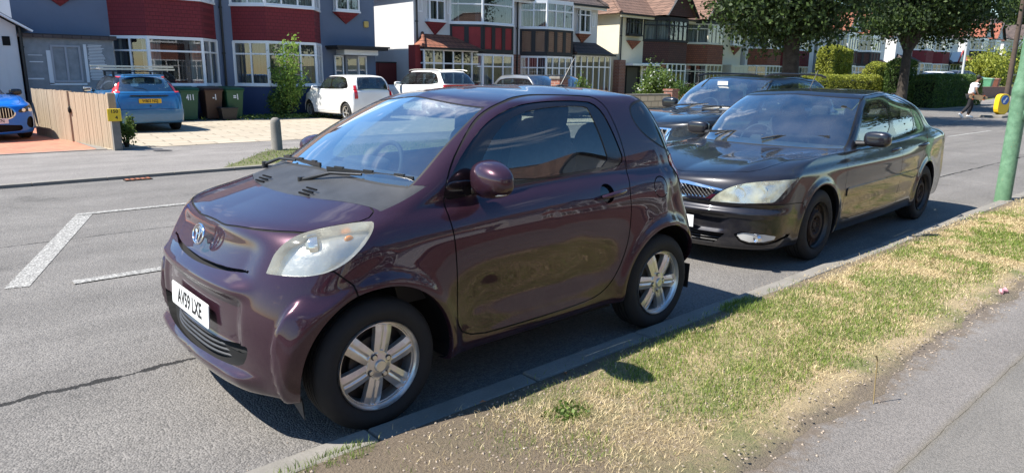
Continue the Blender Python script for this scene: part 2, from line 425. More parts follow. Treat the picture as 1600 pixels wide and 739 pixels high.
def plate_holes(P, T, holes_mask, depth, nrm=(0, -1, 0)):
    pass
def wheel_rim(name, R, spokes, openf, dish, m, parent, depth=.02, loc=(0, 0, 0), n=220, nr=34, r0=.0):
    """rim face in the local xz plane, outer side towards -y; openf(r, th) > 0 is an opening; dish(r) = y of the face"""
    r = np.linspace(max(r0, .004), R, nr); th = np.linspace(0, 2 * np.pi, n, endpoint=False)
    rr, tt = np.meshgrid(r, th, indexing='ij'); X = rr * np.cos(tt); Z = rr * np.sin(tt); Y = dish(rr, tt)
    P = np.stack([X, Y, Z], -1).reshape(-1, 3); i = np.arange((nr - 1) * n); j = (i // n) * n + (i % n + 1) % n
    T = np.concatenate([np.stack([i, j, j + n], 1), np.stack([i, j + n, i + n], 1)])
    A = np.column_stack([P, rr.ravel(), tt.ravel()])
    f = openf(A[:, 0], A[:, 2]); A, T = isocut(A, T, f); c = A[T].mean(1); T = T[openf(c[:, 0], c[:, 2]) <= 0]
    P = A[:, :3]; e = bound(T); q0, q1 = P[e[:, 0]], P[e[:, 1]]; D = np.array([0, depth, 0]); b = len(P); mN = len(e); i = np.arange(mN)
    P = np.concatenate([P, q0, q1, q1 * [.985, 1, .985] + D, q0 * [.985, 1, .985] + D]); T = np.concatenate([T, np.stack([b + i, b + mN + i, b + 2 * mN + i], 1), np.stack([b + i, b + 2 * mN + i, b + 3 * mN + i], 1)])
    o = mk(name, P, T, m, parent, smooth=True, sharp=32); o.location = loc
    return o
# ------------------------------------------------------------------ car materials
def paint(name, col, metal=.55, rough=.32, flake=True, coat=1.0, dirt=.014, tint=None):
    g = NT(name); b = g.b
    v = g.co(); n1 = g.noise(v, 2.2, 5, .6); n2 = g.noise(v, 900, 1, .5)
    c = g.mix(n1, tuple(x * (1 - .10) for x in col), tuple(x * (1 + .12) for x in col))
    if flake: c = g.mix(g.ramp(n2, [(.45, 0), (.75, 1)]), c, tuple(min(1, x * 2.0 + .002) for x in col))
    # road dust: a thin pale film in drifting patches, denser low down
    z = g.sep(v)[2]; low = g.ramp(g.math('MULTIPLY', z, 1.0), [(.12, 1), (.55, 0)])
    d = g.math('MULTIPLY', g.ramp(g.noise(v, 7, 8, .7), [(.40, 0), (.75, 1)]), g.math('ADD', g.math('MULTIPLY', low, .13), dirt))
    c = g.mix(d, c, (.30, .27, .22))
    g.out(c, rough=rough, metal=metal)
    b.inputs['Coat Weight'].default_value = coat; b.inputs['Specular IOR Level'].default_value = .15
    rr = g.math('ADD', g.math('MULTIPLY', d, .9), .02); g.l.new(rr, b.inputs['Coat Roughness'])
    k = g.n.new('ShaderNodeBump'); k.inputs['Strength'].default_value = .018; k.inputs['Distance'].default_value = .02; g.l.new(g.noise(v, 3.5, 2, .5), k.inputs['Height']); g.l.new(k.outputs[0], b.inputs['Coat Normal'])
    if tint: b.inputs['Specular Tint'].default_value = (*tint, 1)
    return g.m
def schlick(n, l, f0=.045):
    ge = n.new('ShaderNodeNewGeometry'); dt = n.new('ShaderNodeVectorMath'); dt.operation = 'DOT_PRODUCT'; l.new(ge.outputs['Normal'], dt.inputs[0]); l.new(ge.outputs['Incoming'], dt.inputs[1])
    ab = n.new('ShaderNodeMath'); ab.operation = 'ABSOLUTE'; l.new(dt.outputs['Value'], ab.inputs[0]); iv = n.new('ShaderNodeMath'); iv.operation = 'SUBTRACT'; iv.inputs[0].default_value = 1; l.new(ab.outputs[0], iv.inputs[1]); iv.use_clamp = True
    pw = n.new('ShaderNodeMath'); pw.operation = 'POWER'; l.new(iv.outputs[0], pw.inputs[0]); pw.inputs[1].default_value = 5
    ma = n.new('ShaderNodeMath'); ma.operation = 'MULTIPLY_ADD'; l.new(pw.outputs[0], ma.inputs[0]); ma.inputs[1].default_value = 1 - f0; ma.inputs[2].default_value = f0; return ma
def glass(name, tint=(.55, .66, .64), dark=.35, rough=.0, dust=.05, f0=1.52, k=2.8, a=.10):
    """thin car or window glass: clear tinted body with a reflective face"""
    m = bpy.data.materials.new(name); m.use_nodes = True; n = m.node_tree.nodes; l = m.node_tree.links; n.remove(n['Principled BSDF']); o = n['Material Output']
    tr = n.new('ShaderNodeBsdfTransparent'); tr.inputs[0].default_value = (*(c * (1 - dark) for c in tint), 1)
    gl = n.new('ShaderNodeBsdfGlossy'); gl.inputs['Roughness'].default_value = rough; gl.inputs[0].default_value = (1, 1, 1, 1)
    fr = schlick(n, l); ml = n.new('ShaderNodeMath'); ml.operation = 'MULTIPLY_ADD'; ml.inputs[1].default_value = k; ml.inputs[2].default_value = a; l.new(fr.outputs[0], ml.inputs[0])
    cl = n.new('ShaderNodeClamp'); l.new(ml.outputs[0], cl.inputs[0])
    ms = n.new('ShaderNodeMixShader'); l.new(cl.outputs[0], ms.inputs[0]); l.new(tr.outputs[0], ms.inputs[1]); l.new(gl.outputs[0], ms.inputs[2])
    df = n.new('ShaderNodeBsdfDiffuse'); df.inputs[0].default_value = (.6, .58, .52, 1)
    tc_ = n.new('ShaderNodeTexCoord'); no = n.new('ShaderNodeTexNoise'); no.inputs['Scale'].default_value = 5; no.inputs['Detail'].default_value = 8; l.new(tc_.outputs['Object'], no.inputs['Vector'])
    rp = n.new('ShaderNodeValToRGB'); rp.color_ramp.elements[0].position = .35; rp.color_ramp.elements[0].color = (dust * .3,) * 3 + (1,); rp.color_ramp.elements[1].position = .8; rp.color_ramp.elements[1].color = (dust * 1.6,) * 3 + (1,)
    l.new(no.outputs['Fac'], rp.inputs[0]); m2 = n.new('ShaderNodeMixShader'); l.new(rp.outputs[0], m2.inputs[0]); l.new(ms.outputs[0], m2.inputs[1]); l.new(df.outputs[0], m2.inputs[2]); l.new(m2.outputs[0], o.inputs[0])
    return m
M_GLASS = glass('car_glass', tint=(.70, .86, .86), dark=.02, dust=.03, k=2.4, a=.19)
M_GLASS_DK = glass('tinted_glass', tint=(.62, .70, .68), dark=.10, dust=.02, k=1.9, a=.02)
M_TRIM = mat('black_trim', (.018, .018, .019), .42, var=.2, var_scale=12, bump=.05, bump_scale=300)
M_GLOSSBLACK = mat('gloss_black_trim', (.012, .010, .011), .12, coat=.6)
M_SEAL = mat('rubber_seal', (.012, .012, .012), .6)
M_GAP = mat('panel_gap', (.004, .004, .004), .9)
M_UNDER = mat('underbody', (.012, .011, .010), .95)
M_COWL = mat('weathered_cowl_plastic', (.034, .036, .040), .5, var=.25, var_scale=6, bump=.08, bump_scale=250)
M_CHROME = mat('chrome', (.78, .78, .78), .08, metal=1)
M_ALLOY = mat('silver_alloy', (.66, .65, .62), .30, metal=.75, coat=.4, coat_rough=.15, var=.10, var_scale=9)
M_DARKMETAL = mat('dark_metal', (.07, .065, .06), .5, metal=.7)
M_STEELRUST = mat('rusty_steel', (.020, .015, .013), .75, metal=.2, col2=(.050, .030, .022), var_scale=14, bump=.2, bump_scale=60)
M_REFL = mat('lamp_reflector', (.80, .82, .84), .12, metal=.95)
M_PLATE_W = mat('white_plate', (.74, .75, .73), .35)
M_PLATE_Y = mat('yellow_plate', (.75, .42, .02), .35)
M_INK = mat('plate_ink', (.01, .01, .01), .4)
M_SEAT = mat('seat_fabric', (.045, .045, .05), .9, var=.2, var_scale=30)
M_SEATGREY = mat('grey_seat_fabric', (.10, .10, .11), .9)
M_INT = mat('interior_trim', (.030, .031, .034), .7)
M_DASH = mat('dashboard_plastic', (.05, .051, .055), .6, bump=.05, bump_scale=200)
M_RED = mat('red_lens', (.45, .008, .012), .12, coat=.8)
M_REDCLEAR = mat('red_lens_bright', (.75, .05, .05), .10, coat=.8)
M_AMBER = mat('amber_lens', (.75, .22, .02), .15, coat=.8)
M_CLEARWHITE = mat('clear_lens_white', (.66, .66, .63), .12, coat=1)
def tyre_mat():
    g = NT('tyre_rubber'); v = g.co(); r = g.noise(v, 18, 4)
    c = g.mix(r, (.009, .009, .009), (.020, .019, .018)); return g.out(c, rough=.82, height=g.noise(v, 120, 2), bump=.15, dist=.004)
M_TYRE = tyre_mat()
def hazy_lens(name, haze=.35, col=(.78, .76, .62)):
    m = bpy.data.materials.new(name); m.use_nodes = True; n = m.node_tree.nodes; l = m.node_tree.links; n.remove(n['Principled BSDF']); o = n['Material Output']
    tr = n.new('ShaderNodeBsdfTransparent'); tr.inputs[0].default_value = (.93, .94, .92, 1)
    gl = n.new('ShaderNodeBsdfGlossy'); gl.inputs['Roughness'].default_value = .05; fr = schlick(n, l)
    ms = n.new('ShaderNodeMixShader'); l.new(fr.outputs[0], ms.inputs[0]); l.new(tr.outputs[0], ms.inputs[1]); l.new(gl.outputs[0], ms.inputs[2])
    df = n.new('ShaderNodeBsdfDiffuse'); df.inputs[0].default_value = (*col, 1)
    tl = n.new('ShaderNodeBsdfTranslucent'); tl.inputs[0].default_value = (*col, 1); ad = n.new('ShaderNodeMixShader'); ad.inputs[0].default_value = .4; l.new(df.outputs[0], ad.inputs[1]); l.new(tl.outputs[0], ad.inputs[2])
    tc_ = n.new('ShaderNodeTexCoord'); no = n.new('ShaderNodeTexNoise'); no.inputs['Scale'].default_value = 9; no.inputs['Detail'].default_value = 4; l.new(tc_.outputs['Object'], no.inputs['Vector'])
    rp = n.new('ShaderNodeValToRGB'); rp.color_ramp.elements[0].position = .35; rp.color_ramp.elements[0].color = (haze * .45,) * 3 + (1,); rp.color_ramp.elements[1].position = .7; rp.color_ramp.elements[1].color = (min(1, haze * 1.5),) * 3 + (1,)
    l.new(no.outputs['Fac'], rp.inputs[0]); m2 = n.new('ShaderNodeMixShader'); l.new(rp.outputs[0], m2.inputs[0]); l.new(ms.outputs[0], m2.inputs[1]); l.new(ad.outputs[0], m2.inputs[2]); l.new(m2.outputs[0], o.inputs[0])
    return m
M_LENS_HAZY = hazy_lens('hazy_headlight_lens', .22)
M_LENS_OLD = hazy_lens('clouded_headlight_lens', .48, (.74, .76, .60))
M_LENS = hazy_lens('clear_headlight_lens', .05)

# ------------------------------------------------------------------ shared car parts
def tyre_mesh(R, r, w, detail=True):
    """lathe about local y; outer sidewall towards -y; centre of the tyre at y = w/2"""
    h = w / 2; rim = r
    prof = [(rim - .006, 0.018), (rim + .004, 0.006), (rim + .016, .002), (rim + (R - rim) * .35, -.006), (rim + (R - rim) * .62, -.004), (R - .022, .006), (R - .009, .017), (R - .002, .030)]
    tread = []
    if detail:
        gr = [.045, .075, w - .075, w - .045]
        ys = [.030]
        for g_ in gr: tread += [(R - .001, g_ - .004), (R - .008, g_ - .003), (R - .008, g_ + .003), (R - .001, g_ + .004)]
    prof += tread + [(R - .002, w - .030), (R - .009, w - .017), (R - .03, w), (rim, w - .01)]
    N = 96 if detail else 48; V = []; K = len(prof); F = []
    for i in range(N):
        a = 2 * math.pi * i / N
        for rr, y in prof: V.append((rr * math.cos(a), y, rr * math.sin(a)))
    for i in range(N):
        j = (i + 1) % N
        for k in range(K - 1): F.append((i * K + k, i * K + k + 1, j * K + k + 1, j * K + k))
    return V, F
def make_wheel(parent, x, y, zc, side, R, r, w, style, detail=True, rot=0):
    """side=-1: outer face towards -y"""
    root = part('wheel', parent, (x, y, zc)); root.rotation_euler = (0, rot if side < 0 else -rot, 0 if side < 0 else math.pi)
    V, F = tyre_mesh(R, r, w, detail); mk('tyre', V, F, M_TYRE, root, smooth=True, sharp=35)
    if style == 'iq':
        def openf(X, Z):
            rr = np.hypot(X, Z); th = np.arctan2(Z, X); k = (th * 6 / (2 * np.pi)) % 1.0; d = np.abs(k - .5) * 2 * np.pi / 6 * rr      # distance from the middle of the gap
            hw = .5 * (2 * np.pi / 6 * rr - (.064 + .022 * (rr / r))); hw = np.minimum(hw, 1)
            f = np.minimum(hw - d, np.minimum(rr - .066, r - .024 - rr)); 
            return np.minimum(f, .03)
        def dish(rr, tt):
            k = (tt * 6 / (2 * np.pi)) % 1.0; d = np.minimum(k, 1 - k) * 2 * np.pi / 6 * rr
            y_ = np.interp(rr, [0, .03, .055, .10, .15, r - .02, r - .012, r - .002, r], [.006, .006, .012, .010, .012, .018, .022, .004, .0])
            groove = np.exp(-(d / .008) ** 2) * .006 * ((rr > .07) & (rr < r - .022)); rim_ = np.where(rr < r - .02, .5 * np.maximum(d - .012, 0) * .6, 0)
            return y_ + groove + np.minimum(rim_, .010) * (rr > .06)
        rim = wheel_rim('rim', r, 6, openf, dish, M_ALLOY, root, .030, n=480, nr=70)
        b = MB()
        b.lathe([(.0, -.004), (.024, -.004), (.028, .002), (.028, .012)], 32, M=Matrix.Rotation(RAD(90), 4, 'X') @ Matrix.Diagonal((1, 1, -1, 1)))
        for q in range(4):
            a = q * math.pi / 2 + .2
            cx, cz = .050 * math.cos(a), .050 * math.sin(a); b.cyl((cx, .004, cz), (cx, .03, cz), .0098, n=14)
        b.build('hub_cap', M_ALLOY, root, smooth=True)
        d = MB()
        for q in range(4):
            a = q * math.pi / 2 + .2
            cx, cz = .050 * math.cos(a), .050 * math.sin(a); d.lathe([(.0105, .0092), (.0155, .0088)], 18, M=Matrix.Translation((cx, 0, cz)) @ Matrix.Rotation(RAD(-90), 4, 'X'))
        d.build('nut_recess', M_DARKMETAL, root)
    elif style == 'steel':
        def openf(X, Z):
            rr = np.hypot(X, Z); th = np.arctan2(Z, X); n_ = 16; k = (th * n_ / (2 * np.pi)) % 1.0; d = np.abs(k - .5) * 2 * np.pi / n_ * rr
            return np.minimum(.0105 - d, .014 - np.abs(rr - (r - .048)))
        def dish(rr, tt): return np.interp(rr, [0, .03, .035, .07, .085, .115, .135, r - .03, r - .012, r - .004, r], [.03, .03, .045, .045, .02, .018, .045, .052, .05, .006, .0])
        wheel_rim('rim', r, 16, openf, dish, M_STEELRUST, root, .01, n=400, nr=60)
        b = MB()
        for q in range(5):
            a = q * 2 * math.pi / 5; cx, cz = .054 * math.cos(a), .054 * math.sin(a); b.cyl((cx, .025, cz), (cx, .05, cz), .010, n=6)
        b.build('wheel_nut', M_STEELRUST, root)
    else:
        ns = style
        def openf(X, Z):
            rr = np.hypot(X, Z); th = np.arctan2(Z, X); k = (th * ns / (2 * np.pi)) % 1.0; d = np.abs(k - .5) * 2 * np.pi / ns * rr
            hw = .5 * (2 * np.pi / ns * rr - .032); return np.minimum(np.minimum(hw - d, np.minimum(rr - .06, r - .022 - rr)), .02)
        def dish(rr, tt): return np.interp(rr, [0, .05, r - .02, r], [.012, .02, .012, 0])
        wheel_rim('rim', r, ns, openf, dish, M_ALLOY, root, .03, n=200, nr=30)
    b = MB(); MR = Matrix.Rotation(RAD(90), 4, 'X') @ Matrix.Diagonal((1, 1, -1, 1))
    b.lathe([(r - .004, .0), (r - .008, .02), (r - .018, .03), (r - .03, w - .03)], 64, M=MR)
    b.build('rim_barrel', M_DARKMETAL if style != 'iq' else M_ALLOY, root, smooth=True)
    b = MB(); b.lathe([(0, .055), (.125, .055), (.125, .075), (0, .075)], 48, M=MR); b.lathe([(0, .09), (r - .01, .09)], 32, M=MR); b.build('brake_disc', M_DARKMETAL, root, smooth=True)
    return root
def number_plate(parent, chars, M, yellow=False, blur=0):
    """520 x 111 mm plate, x right, y up, facing +z of M"""
    b = MB(); w, h, r = .260, .0555, .012
    pl = []
    for cx, cy, a0 in ((w - r, h - r, 0), (-w + r, h - r, 90), (-w + r, -h + r, 180), (w - r, -h + r, 270)):
        for k in range(4): a = RAD(a0 + k * 30); pl.append((cx + r * math.cos(a), cy + r * math.sin(a)))
    b.prism(pl, 0, .004, M=M); o = b.build('number_plate', M_PLATE_Y if yellow else M_PLATE_W, parent)
    text_obj('lettering', chars, .100, M_INK, o, M @ Matrix.Translation((0, -.002, .0045)), .0008, bold=.0022, sx=.80)
    return o
def ellipsoid(b, c, r, n=14, mi=0, M=None):
    V = []; F = []
    for i in range(n + 1):
        a = math.pi * i / n
        for j in range(2 * n): t = math.pi * j / n; V.append((c[0] + r[0] * math.sin(a) * math.cos(t), c[1] + r[1] * math.sin(a) * math.sin(t), c[2] + r[2] * math.cos(a)))
    for i in range(n):
        for j in range(2 * n): F.append((i * 2 * n + j, (i + 1) * 2 * n + j, (i + 1) * 2 * n + (j + 1) % (2 * n), i * 2 * n + (j + 1) % (2 * n)))
    return b.add(V, F, mi, M)
def superbox(b, c, r, e=.35, n=14, mi=0, M=None):
    """rounded box (superquadric)"""
    V = []; F = []
    def sp(x): return math.copysign(abs(x) ** e, x)
    for i in range(n + 1):
        a = -math.pi / 2 + math.pi * i / n
        for j in range(2 * n):
            t = math.pi * j / n; V.append((c[0] + r[0] * sp(math.cos(a)) * sp(math.cos(t)), c[1] + r[1] * sp(math.cos(a)) * sp(math.sin(t)), c[2] + r[2] * sp(math.sin(a))))
    for i in range(n):
        for j in range(2 * n): F.append((i * 2 * n + j, i * 2 * n + (j + 1) % (2 * n), (i + 1) * 2 * n + (j + 1) % (2 * n), (i + 1) * 2 * n + j))
    return b.add(V, F, mi, M)
def seat(parent, x, y, z, m=None, w=.24, hh=.62, head=True):
    m = m or M_SEAT; b = MB()
    superbox(b, (x, y, z), (.25, w, .09), .4); T_ = Matrix.Translation((x + .26, y, z + .32)) @ Matrix.Rotation(RAD(14), 4, 'Y')
    superbox(b, (0, 0, 0), (.085, w, .34), .45, M=T_)
    o = b.build('seat', m, parent, smooth=True, sharp=80)
    if head:
        h = MB(); T2 = Matrix.Translation((x + .37, y, z + hh + .14)) @ Matrix.Rotation(RAD(10), 4, 'Y'); superbox(h, (0, 0, 0), (.05, .12, .09), .55, M=T2); h.cyl((x + .35, y - .05, z + .5), (x + .37, y - .05, z + .72), .007); h.cyl((x + .35, y + .05, z + .5), (x + .37, y + .05, z + .72), .007)
        h.build('headrest', m, o, smooth=True, sharp=80)
    return o
def steering_wheel(parent, x, y, z, tilt=62, R_=.185):
    b = MB(); M = Matrix.Translation((x, y, z)) @ Matrix.Rotation(RAD(-tilt), 4, 'Y')
    b.tube([(R_ * math.cos(a), R_ * math.sin(a), 0) for a in np.linspace(0, 2 * math.pi, 40, endpoint=False)], .014, 8, closed=True, M=M)
    superbox(b, (0, 0, .01), (.06, .07, .025), .5, M=M)
    for a in (90, 270, 180): b.bar((0, 0, 0), (R_ * math.cos(RAD(a)), R_ * math.sin(RAD(a)), 0), .035, .015, M=M)
    b.cyl((0, 0, 0), (0, 0, -.3), .03, M=M)
    return b.build('steering_wheel', M_INT, parent, smooth=True, sharp=60)

def car_shell(root, S):
    """builds body panels, glass, arches and inner liner from the spec; returns the shell"""
    sh = Shell(S['rings'], *S.get('grid', (40, 80, 30, 6)), disp=S.get('disp'))
    Rr = S['archR']; wh = S['wheels']
    arch = [(lambda c, a=a: np.where(c['v'] > .35, S.get('archRs', {}).get(a, Rr) - np.hypot(c['x'] - wh[a][0], c['z'] - wh[a][1]), -1.0)) for a in (0, 1)]
    regs = S['regions']; lines = S.get('lines', []); gw = S.get('gap', .0022)
    for a in arch: sh.cut(a)
    for r in regs:
        sh.cut(r['f'], r.get('levels', (0,)))
    for f in lines: sh.cut(f, (0, gw, -gw))
    c = sh.cent(); n = len(sh.T); lab = np.full(n, -1)
    for i, r in reversed(list(enumerate(regs))):
        for L, j in reversed([(q, j) for j, q in enumerate(r.get('levels', (0,)))]):
            pass
    free = np.ones(n, bool)
    gone = np.zeros(n, bool)
    for a in arch: gone |= a(c) > 0
    free &= ~gone
    masks = []
    for r in regs:
        f = r['f'](c); m = free & (f > r.get('lev', 0))
        if r.get('keep_lines'): pass
        masks.append(m); free &= ~m
    gap = np.zeros(n, bool)
    for f in lines: gap |= np.abs(f(c)) < gw
    for i, r in enumerate(regs):
        if r.get('lined'): masks[i] = masks[i] & ~gap
    gapm = gap & (free | np.any([masks[i] * 0 == 1 for i in range(len(regs))] or [np.zeros(n, bool)], axis=0))
    gl = free & gap
    for i, r in enumerate(regs):
        if r.get('lined'):
            gl = gl | (gap & ~gone & (r['f'](c) > r.get('lev', 0)) & ~np.any([masks[j] for j in range(i)] or [np.zeros(n, bool)], axis=0))
    others = np.any([masks[j] for j in range(len(regs)) if not regs[j].get('lined')] or [np.zeros(n, bool)], axis=0)
    gl &= ~others
    body = free & ~gl
    P = S['paint']
    bo = sh.obj('body', body, P, root)
    sh.obj('panel_gap', gl, M_GAP, bo, off=-.004)
    outs = {}
    for i, r in enumerate(regs):
        if r.get('skip'): continue
        m = masks[i]
        if r.get('split'):                      # one object per side
            for sgn in (-1, 1):
                o = sh.obj(r['name'], m & (np.sign(c['y']) == sgn), r['mat'] or P, root, off=r.get('off', 0), wall=r.get('wall', 0), wall_mat=r.get('wall_mat')); outs.setdefault(r['name'], []).append(o)
        else:
            o = sh.obj(r['name'], m, r['mat'] or P, root, off=r.get('off', 0), wall=r.get('wall', 0), wall_mat=r.get('wall_mat')); outs.setdefault(r['name'], []).append(o)
    # inner liner so that the cabin is closed and dark
    inn = (free | np.any([masks[i] for i, r in enumerate(regs) if not r.get('see')] or [np.zeros(n, bool)], axis=0)) & (c['k'] > S.get('inner_k', 2.5)) & (c['z'] > .5)
    if S.get('liner', True): sh.obj('interior_trim', inn, M_INT, root, off=-.028, flip=True)
    # arch lips and wells
    for ai, a in enumerate(arch):
        ra = S.get('archRs', {}).get(ai, Rr)
        for sgn in (-1, 1):
            A = sh.A; d = np.hypot(A[:, 0] - wh[ai][0], A[:, 2] - wh[ai][1]); sel = np.where((np.abs(d - ra) < 4e-4) & (np.sign(A[:, 1]) == sgn) & (np.abs(A[:, 1]) > .35))[0]
            if len(sel) < 5: continue
            an = np.arctan2(A[sel, 2] - wh[ai][1], A[sel, 0] - wh[ai][0]); an = np.where(an < -math.pi / 2, an + 2 * math.pi, an); o = np.argsort(an); sel = sel[o]; Q = A[sel, :3]
            m_ = len(Q); dirv = Q - np.array([wh[ai][0], 0, wh[ai][1]]); dirv[:, 1] = 0; dirv /= np.linalg.norm(dirv, axis=1, keepdims=True)
            inw = np.array([0, -sgn, 0])
            L1 = Q + inw * .006 - dirv * .004; L2 = Q + inw * .030 - dirv * .002; L3 = L2 + dirv * .035; L4 = L2 + inw * .20 + dirv * .035
            i = np.arange(m_ - 1)
            V = np.concatenate([Q, L1, L2]); F = np.concatenate([np.stack([i, i + 1, m_ + i + 1, m_ + i], 1), np.stack([m_ + i, m_ + i + 1, 2 * m_ + i + 1, 2 * m_ + i], 1)])
            mk('arch_lip', V, F, P, bo, smooth=True)
            L4[:, 1] = sgn * np.maximum(np.abs(L4[:, 1]), 0.3) * 0 + sgn * S.get('well_in', .50)
            C0 = L4 * 0 + np.array([wh[ai][0], sgn * S.get('well_in', .50), wh[ai][1] - .1])
            V = np.concatenate([L2, L3, L4, C0]); F = np.concatenate([np.stack([i + a_ * m_, i + 1 + a_ * m_, (a_ + 1) * m_ + i + 1, (a_ + 1) * m_ + i], 1) for a_ in range(3)])
            mk('wheel_well', V, F, M_UNDER, bo, smooth=False)
    return sh, bo, outs
def F_side(poly, t0=.16, t1=.86, kmin=None):
    def f(c):
        d = sdpoly(poly, c['x'], c['z']); d = np.minimum(d, np.minimum(c['t'] - t0, t1 - c['t']) * 2)
        if kmin is not None: d = np.minimum(d, (c['k'] - kmin) * .3)
        return d
    return f
def F_kt(k0, k1, t0, t1, sk=.25, st=2.2, r=0):
    def f(c): return np.minimum(np.minimum((c['k'] - k0) * sk, (k1 - c['k']) * sk), np.minimum((c['t'] - t0) * st, (t1 - c['t']) * st))
    return f
def F_front(poly, xmax=None, xmin=None):
    def f(c):
        d = sdpoly(poly, c['v'], c['z'])
        if xmax is not None: d = np.minimum(d, xmax - c['x'])
        if xmin is not None: d = np.minimum(d, c['x'] - xmin)
        return d
    return f
def F_top(poly, kmin=0):
    def f(c): return np.minimum(sdpoly(poly, c['x'], c['v']), (c['k'] - kmin) * .3)
    return f
# ------------------------------------------------------------------ the purple city car (hero)
P_IQ = paint('purple_paint', (.034, .0135, .0225), metal=.42, rough=.30)
def build_city_car():
    root = thing('parked_car', 'small dark purple three door city car parked at the kerb in front', 'car', (0, .84, 0))
    Vs = lambda m, f=1.0, r=1.0: [(-.6, m * f), (-.2, m * f), (.0, m), (.6, m * 1.0), (1.4, m), (2.0, m * 1.0), (2.2, m * r), (2.5, m * r)]
    rings = [
        # xf    af   nf    xr    ar   nr   V                       Z
        (-.45, .26, 2.8, 2.38, .20, 2.6, Vs(.735, .93, .95), [(0, .185), (.25, .215), (.5, .235), (.75, .25), (1, .27)]),
        (-.505, .27, 2.7, 2.415, .22, 2.6, Vs(.800, .955, .96), [(0, .195), (.25, .235), (.5, .25), (.75, .27), (1, .29)]),
        (-.528, .32, 2.9, 2.445, .26, 3.2, Vs(.822, .965, .975), [(0, .33), (.25, .35), (.5, .33), (.75, .36), (1, .38)]),
        (-.535, .36, 2.85, 2.465, .28, 3.3, Vs(.832, .965, .975), [(0, .50), (.25, .50), (.5, .50), (.75, .50), (1, .52)]),
        (-.515, .39, 2.6, 2.450, .30, 3.2, Vs(.838, .965, .97), [(0, .66), (.25, .66), (.5, .68), (.75, .64), (1, .66)]),
        (-.450, .44, 2.75, 2.400, .31, 3.0, Vs(.830, .96, .95), [(0, .775), (.25, .80), (.5, .84), (.75, .80), (1, .82)]),
        (-.390, .46, 2.6, 2.360, .31, 3.0, Vs(.798, .955, .96), [(0, .885), (.25, .90), (.5, .945), (.75, .95), (1, .98)]),
        (-.210, .46, 2.3, 2.345, .30, 3.0, Vs(.757, .965, .965), [(0, .950), (.25, .965), (.5, 1.0), (.75, 1.02), (1, 1.04)]),
        (.135, .31, 3.1, 2.325, .30, 3.0, Vs(.742, .985, .95), [(0, 1.062), (.25, 1.038), (.5, 1.045), (.75, 1.08), (1, 1.09)]),
        (.440, .26, 3.1, 2.265, .28, 3.0, Vs(.682, 1, .95), [(0, 1.262), (.25, 1.225), (.5, 1.24), (.75, 1.25), (1, 1.25)]),
        (.765, .20, 3.1, 2.160, .24, 3.0, Vs(.590, 1, .96), [(0, 1.432), (.25, 1.385), (.5, 1.415), (.75, 1.412), (1, 1.412)]),
        (.87, .24, 2.6, 2.06, .24, 2.6, Vs(.520, 1, .93), [(0, 1.460), (.25, 1.430), (.5, 1.455), (.75, 1.448), (1, 1.450)]),
        (1.08, .22, 2.3, 1.90, .20, 2.3, Vs(.30, 1, 1), [(0, 1.482), (.25, 1.472), (.5, 1.488), (.75, 1.482), (1, 1.480)]),
        (1.25, .10, 2.0, 1.75, .10, 2.0, [(-.6, 0.0), (2.5, 0.0)], [(0, 1.492), (.5, 1.496), (1, 1.484)]),
    ]
    WX = [(0.0, .30), (2.0, .30)]
    def sm(a, b, x): t = np.clip((x - a) / (b - a), 0, 1); return t * t * (3 - 2 * t)
    def disp(P, t, k):
        x, v, z = P[:, 0].copy(), P[:, 1].copy(), P[:, 2].copy()
        side = sm(.10, .22, t) * (1 - sm(.80, .92, t)) * (k < 8)
        for cx, cz in WX:
            d = np.hypot(x - cx, z - cz); fl = .020 * np.exp(-(np.maximum(d - .385, 0) / .035) ** 2) + .012 * np.exp(-(np.maximum(d - .40, 0) / .10) ** 2)
            P[:, 1] += side * fl * (k < 6.5)
        # body side: waist tumble, concave lower door, sill flick
        mid = np.exp(-((x - 1.0) / .55) ** 4) * side
        P[:, 1] -= mid * .026 * np.exp(-((z - .50) / .13) ** 2)
        P[:, 1] += mid * .004 * np.exp(-((z - .82) / .10) ** 2)
        P[:, 1] += mid * .010 * np.exp(-((z - .29) / .04) ** 2)
        # shallow dents and scuffs in the long door
        for dx, dz, r_, a_ in ((1.03, .83, .05, .0015), (.60, .56, .07, .003), (.52, .47, .05, .003), (1.25, .62, .09, .004)):
            P[:, 1] -= side * a_ * np.exp(-((x - dx) ** 2 + (z - dz) ** 2) / r_ ** 2)
        # bumper: recessed centre panel that holds the plate, upper lip and lower grille valley
        front = (1 - sm(.20, .26, t)) * (x < .2)
        cen = (1 - sm(.46, .54, v))
        P[:, 0] += front * cen * .026 * sm(.385, .42, z) * (1 - sm(.60, .64, z))
        P[:, 0] -= front * .024 * np.exp(-(np.maximum(z - .668, 0) / .018) ** 2) * np.exp(-(np.maximum(.655 - z, 0) / .035) ** 2) * (1 - sm(.44, .60, v))
        P[:, 0] -= front * .036 * np.exp(-(np.maximum(z - .292, 0) / .016) ** 2) * np.exp(-(np.maximum(.275 - z, 0) / .06) ** 2) * (1 - sm(.50, .64, v))
        # nose bulge around the badge
        P[:, 0] += front * .022 * sm(.690, .720, z) * (1 - sm(.80, .90, z)) * (1 - sm(.42, .58, v))
        # corner pod ahead of the wheel
        w_ = front * np.exp(-((z - .42) / .30) ** 4)
        vc = .735 + .30 * np.maximum(z - .45, 0) ** 1.6 * 2; g = sm(-.045, -.022, v - vc) * np.exp(-(np.maximum(v - vc, 0) / .10) ** 2) * (1 - sm(.60, .68, z)); P[:, 0] -= w_ * g * .046; P[:, 1] += w_ * g * .018
        # shoulder over the rear lamp, hatch hollow
        rear = sm(.80, .90, t)
        P[:, 0] -= rear * .03 * np.exp(-((z - .80) / .07) ** 2)
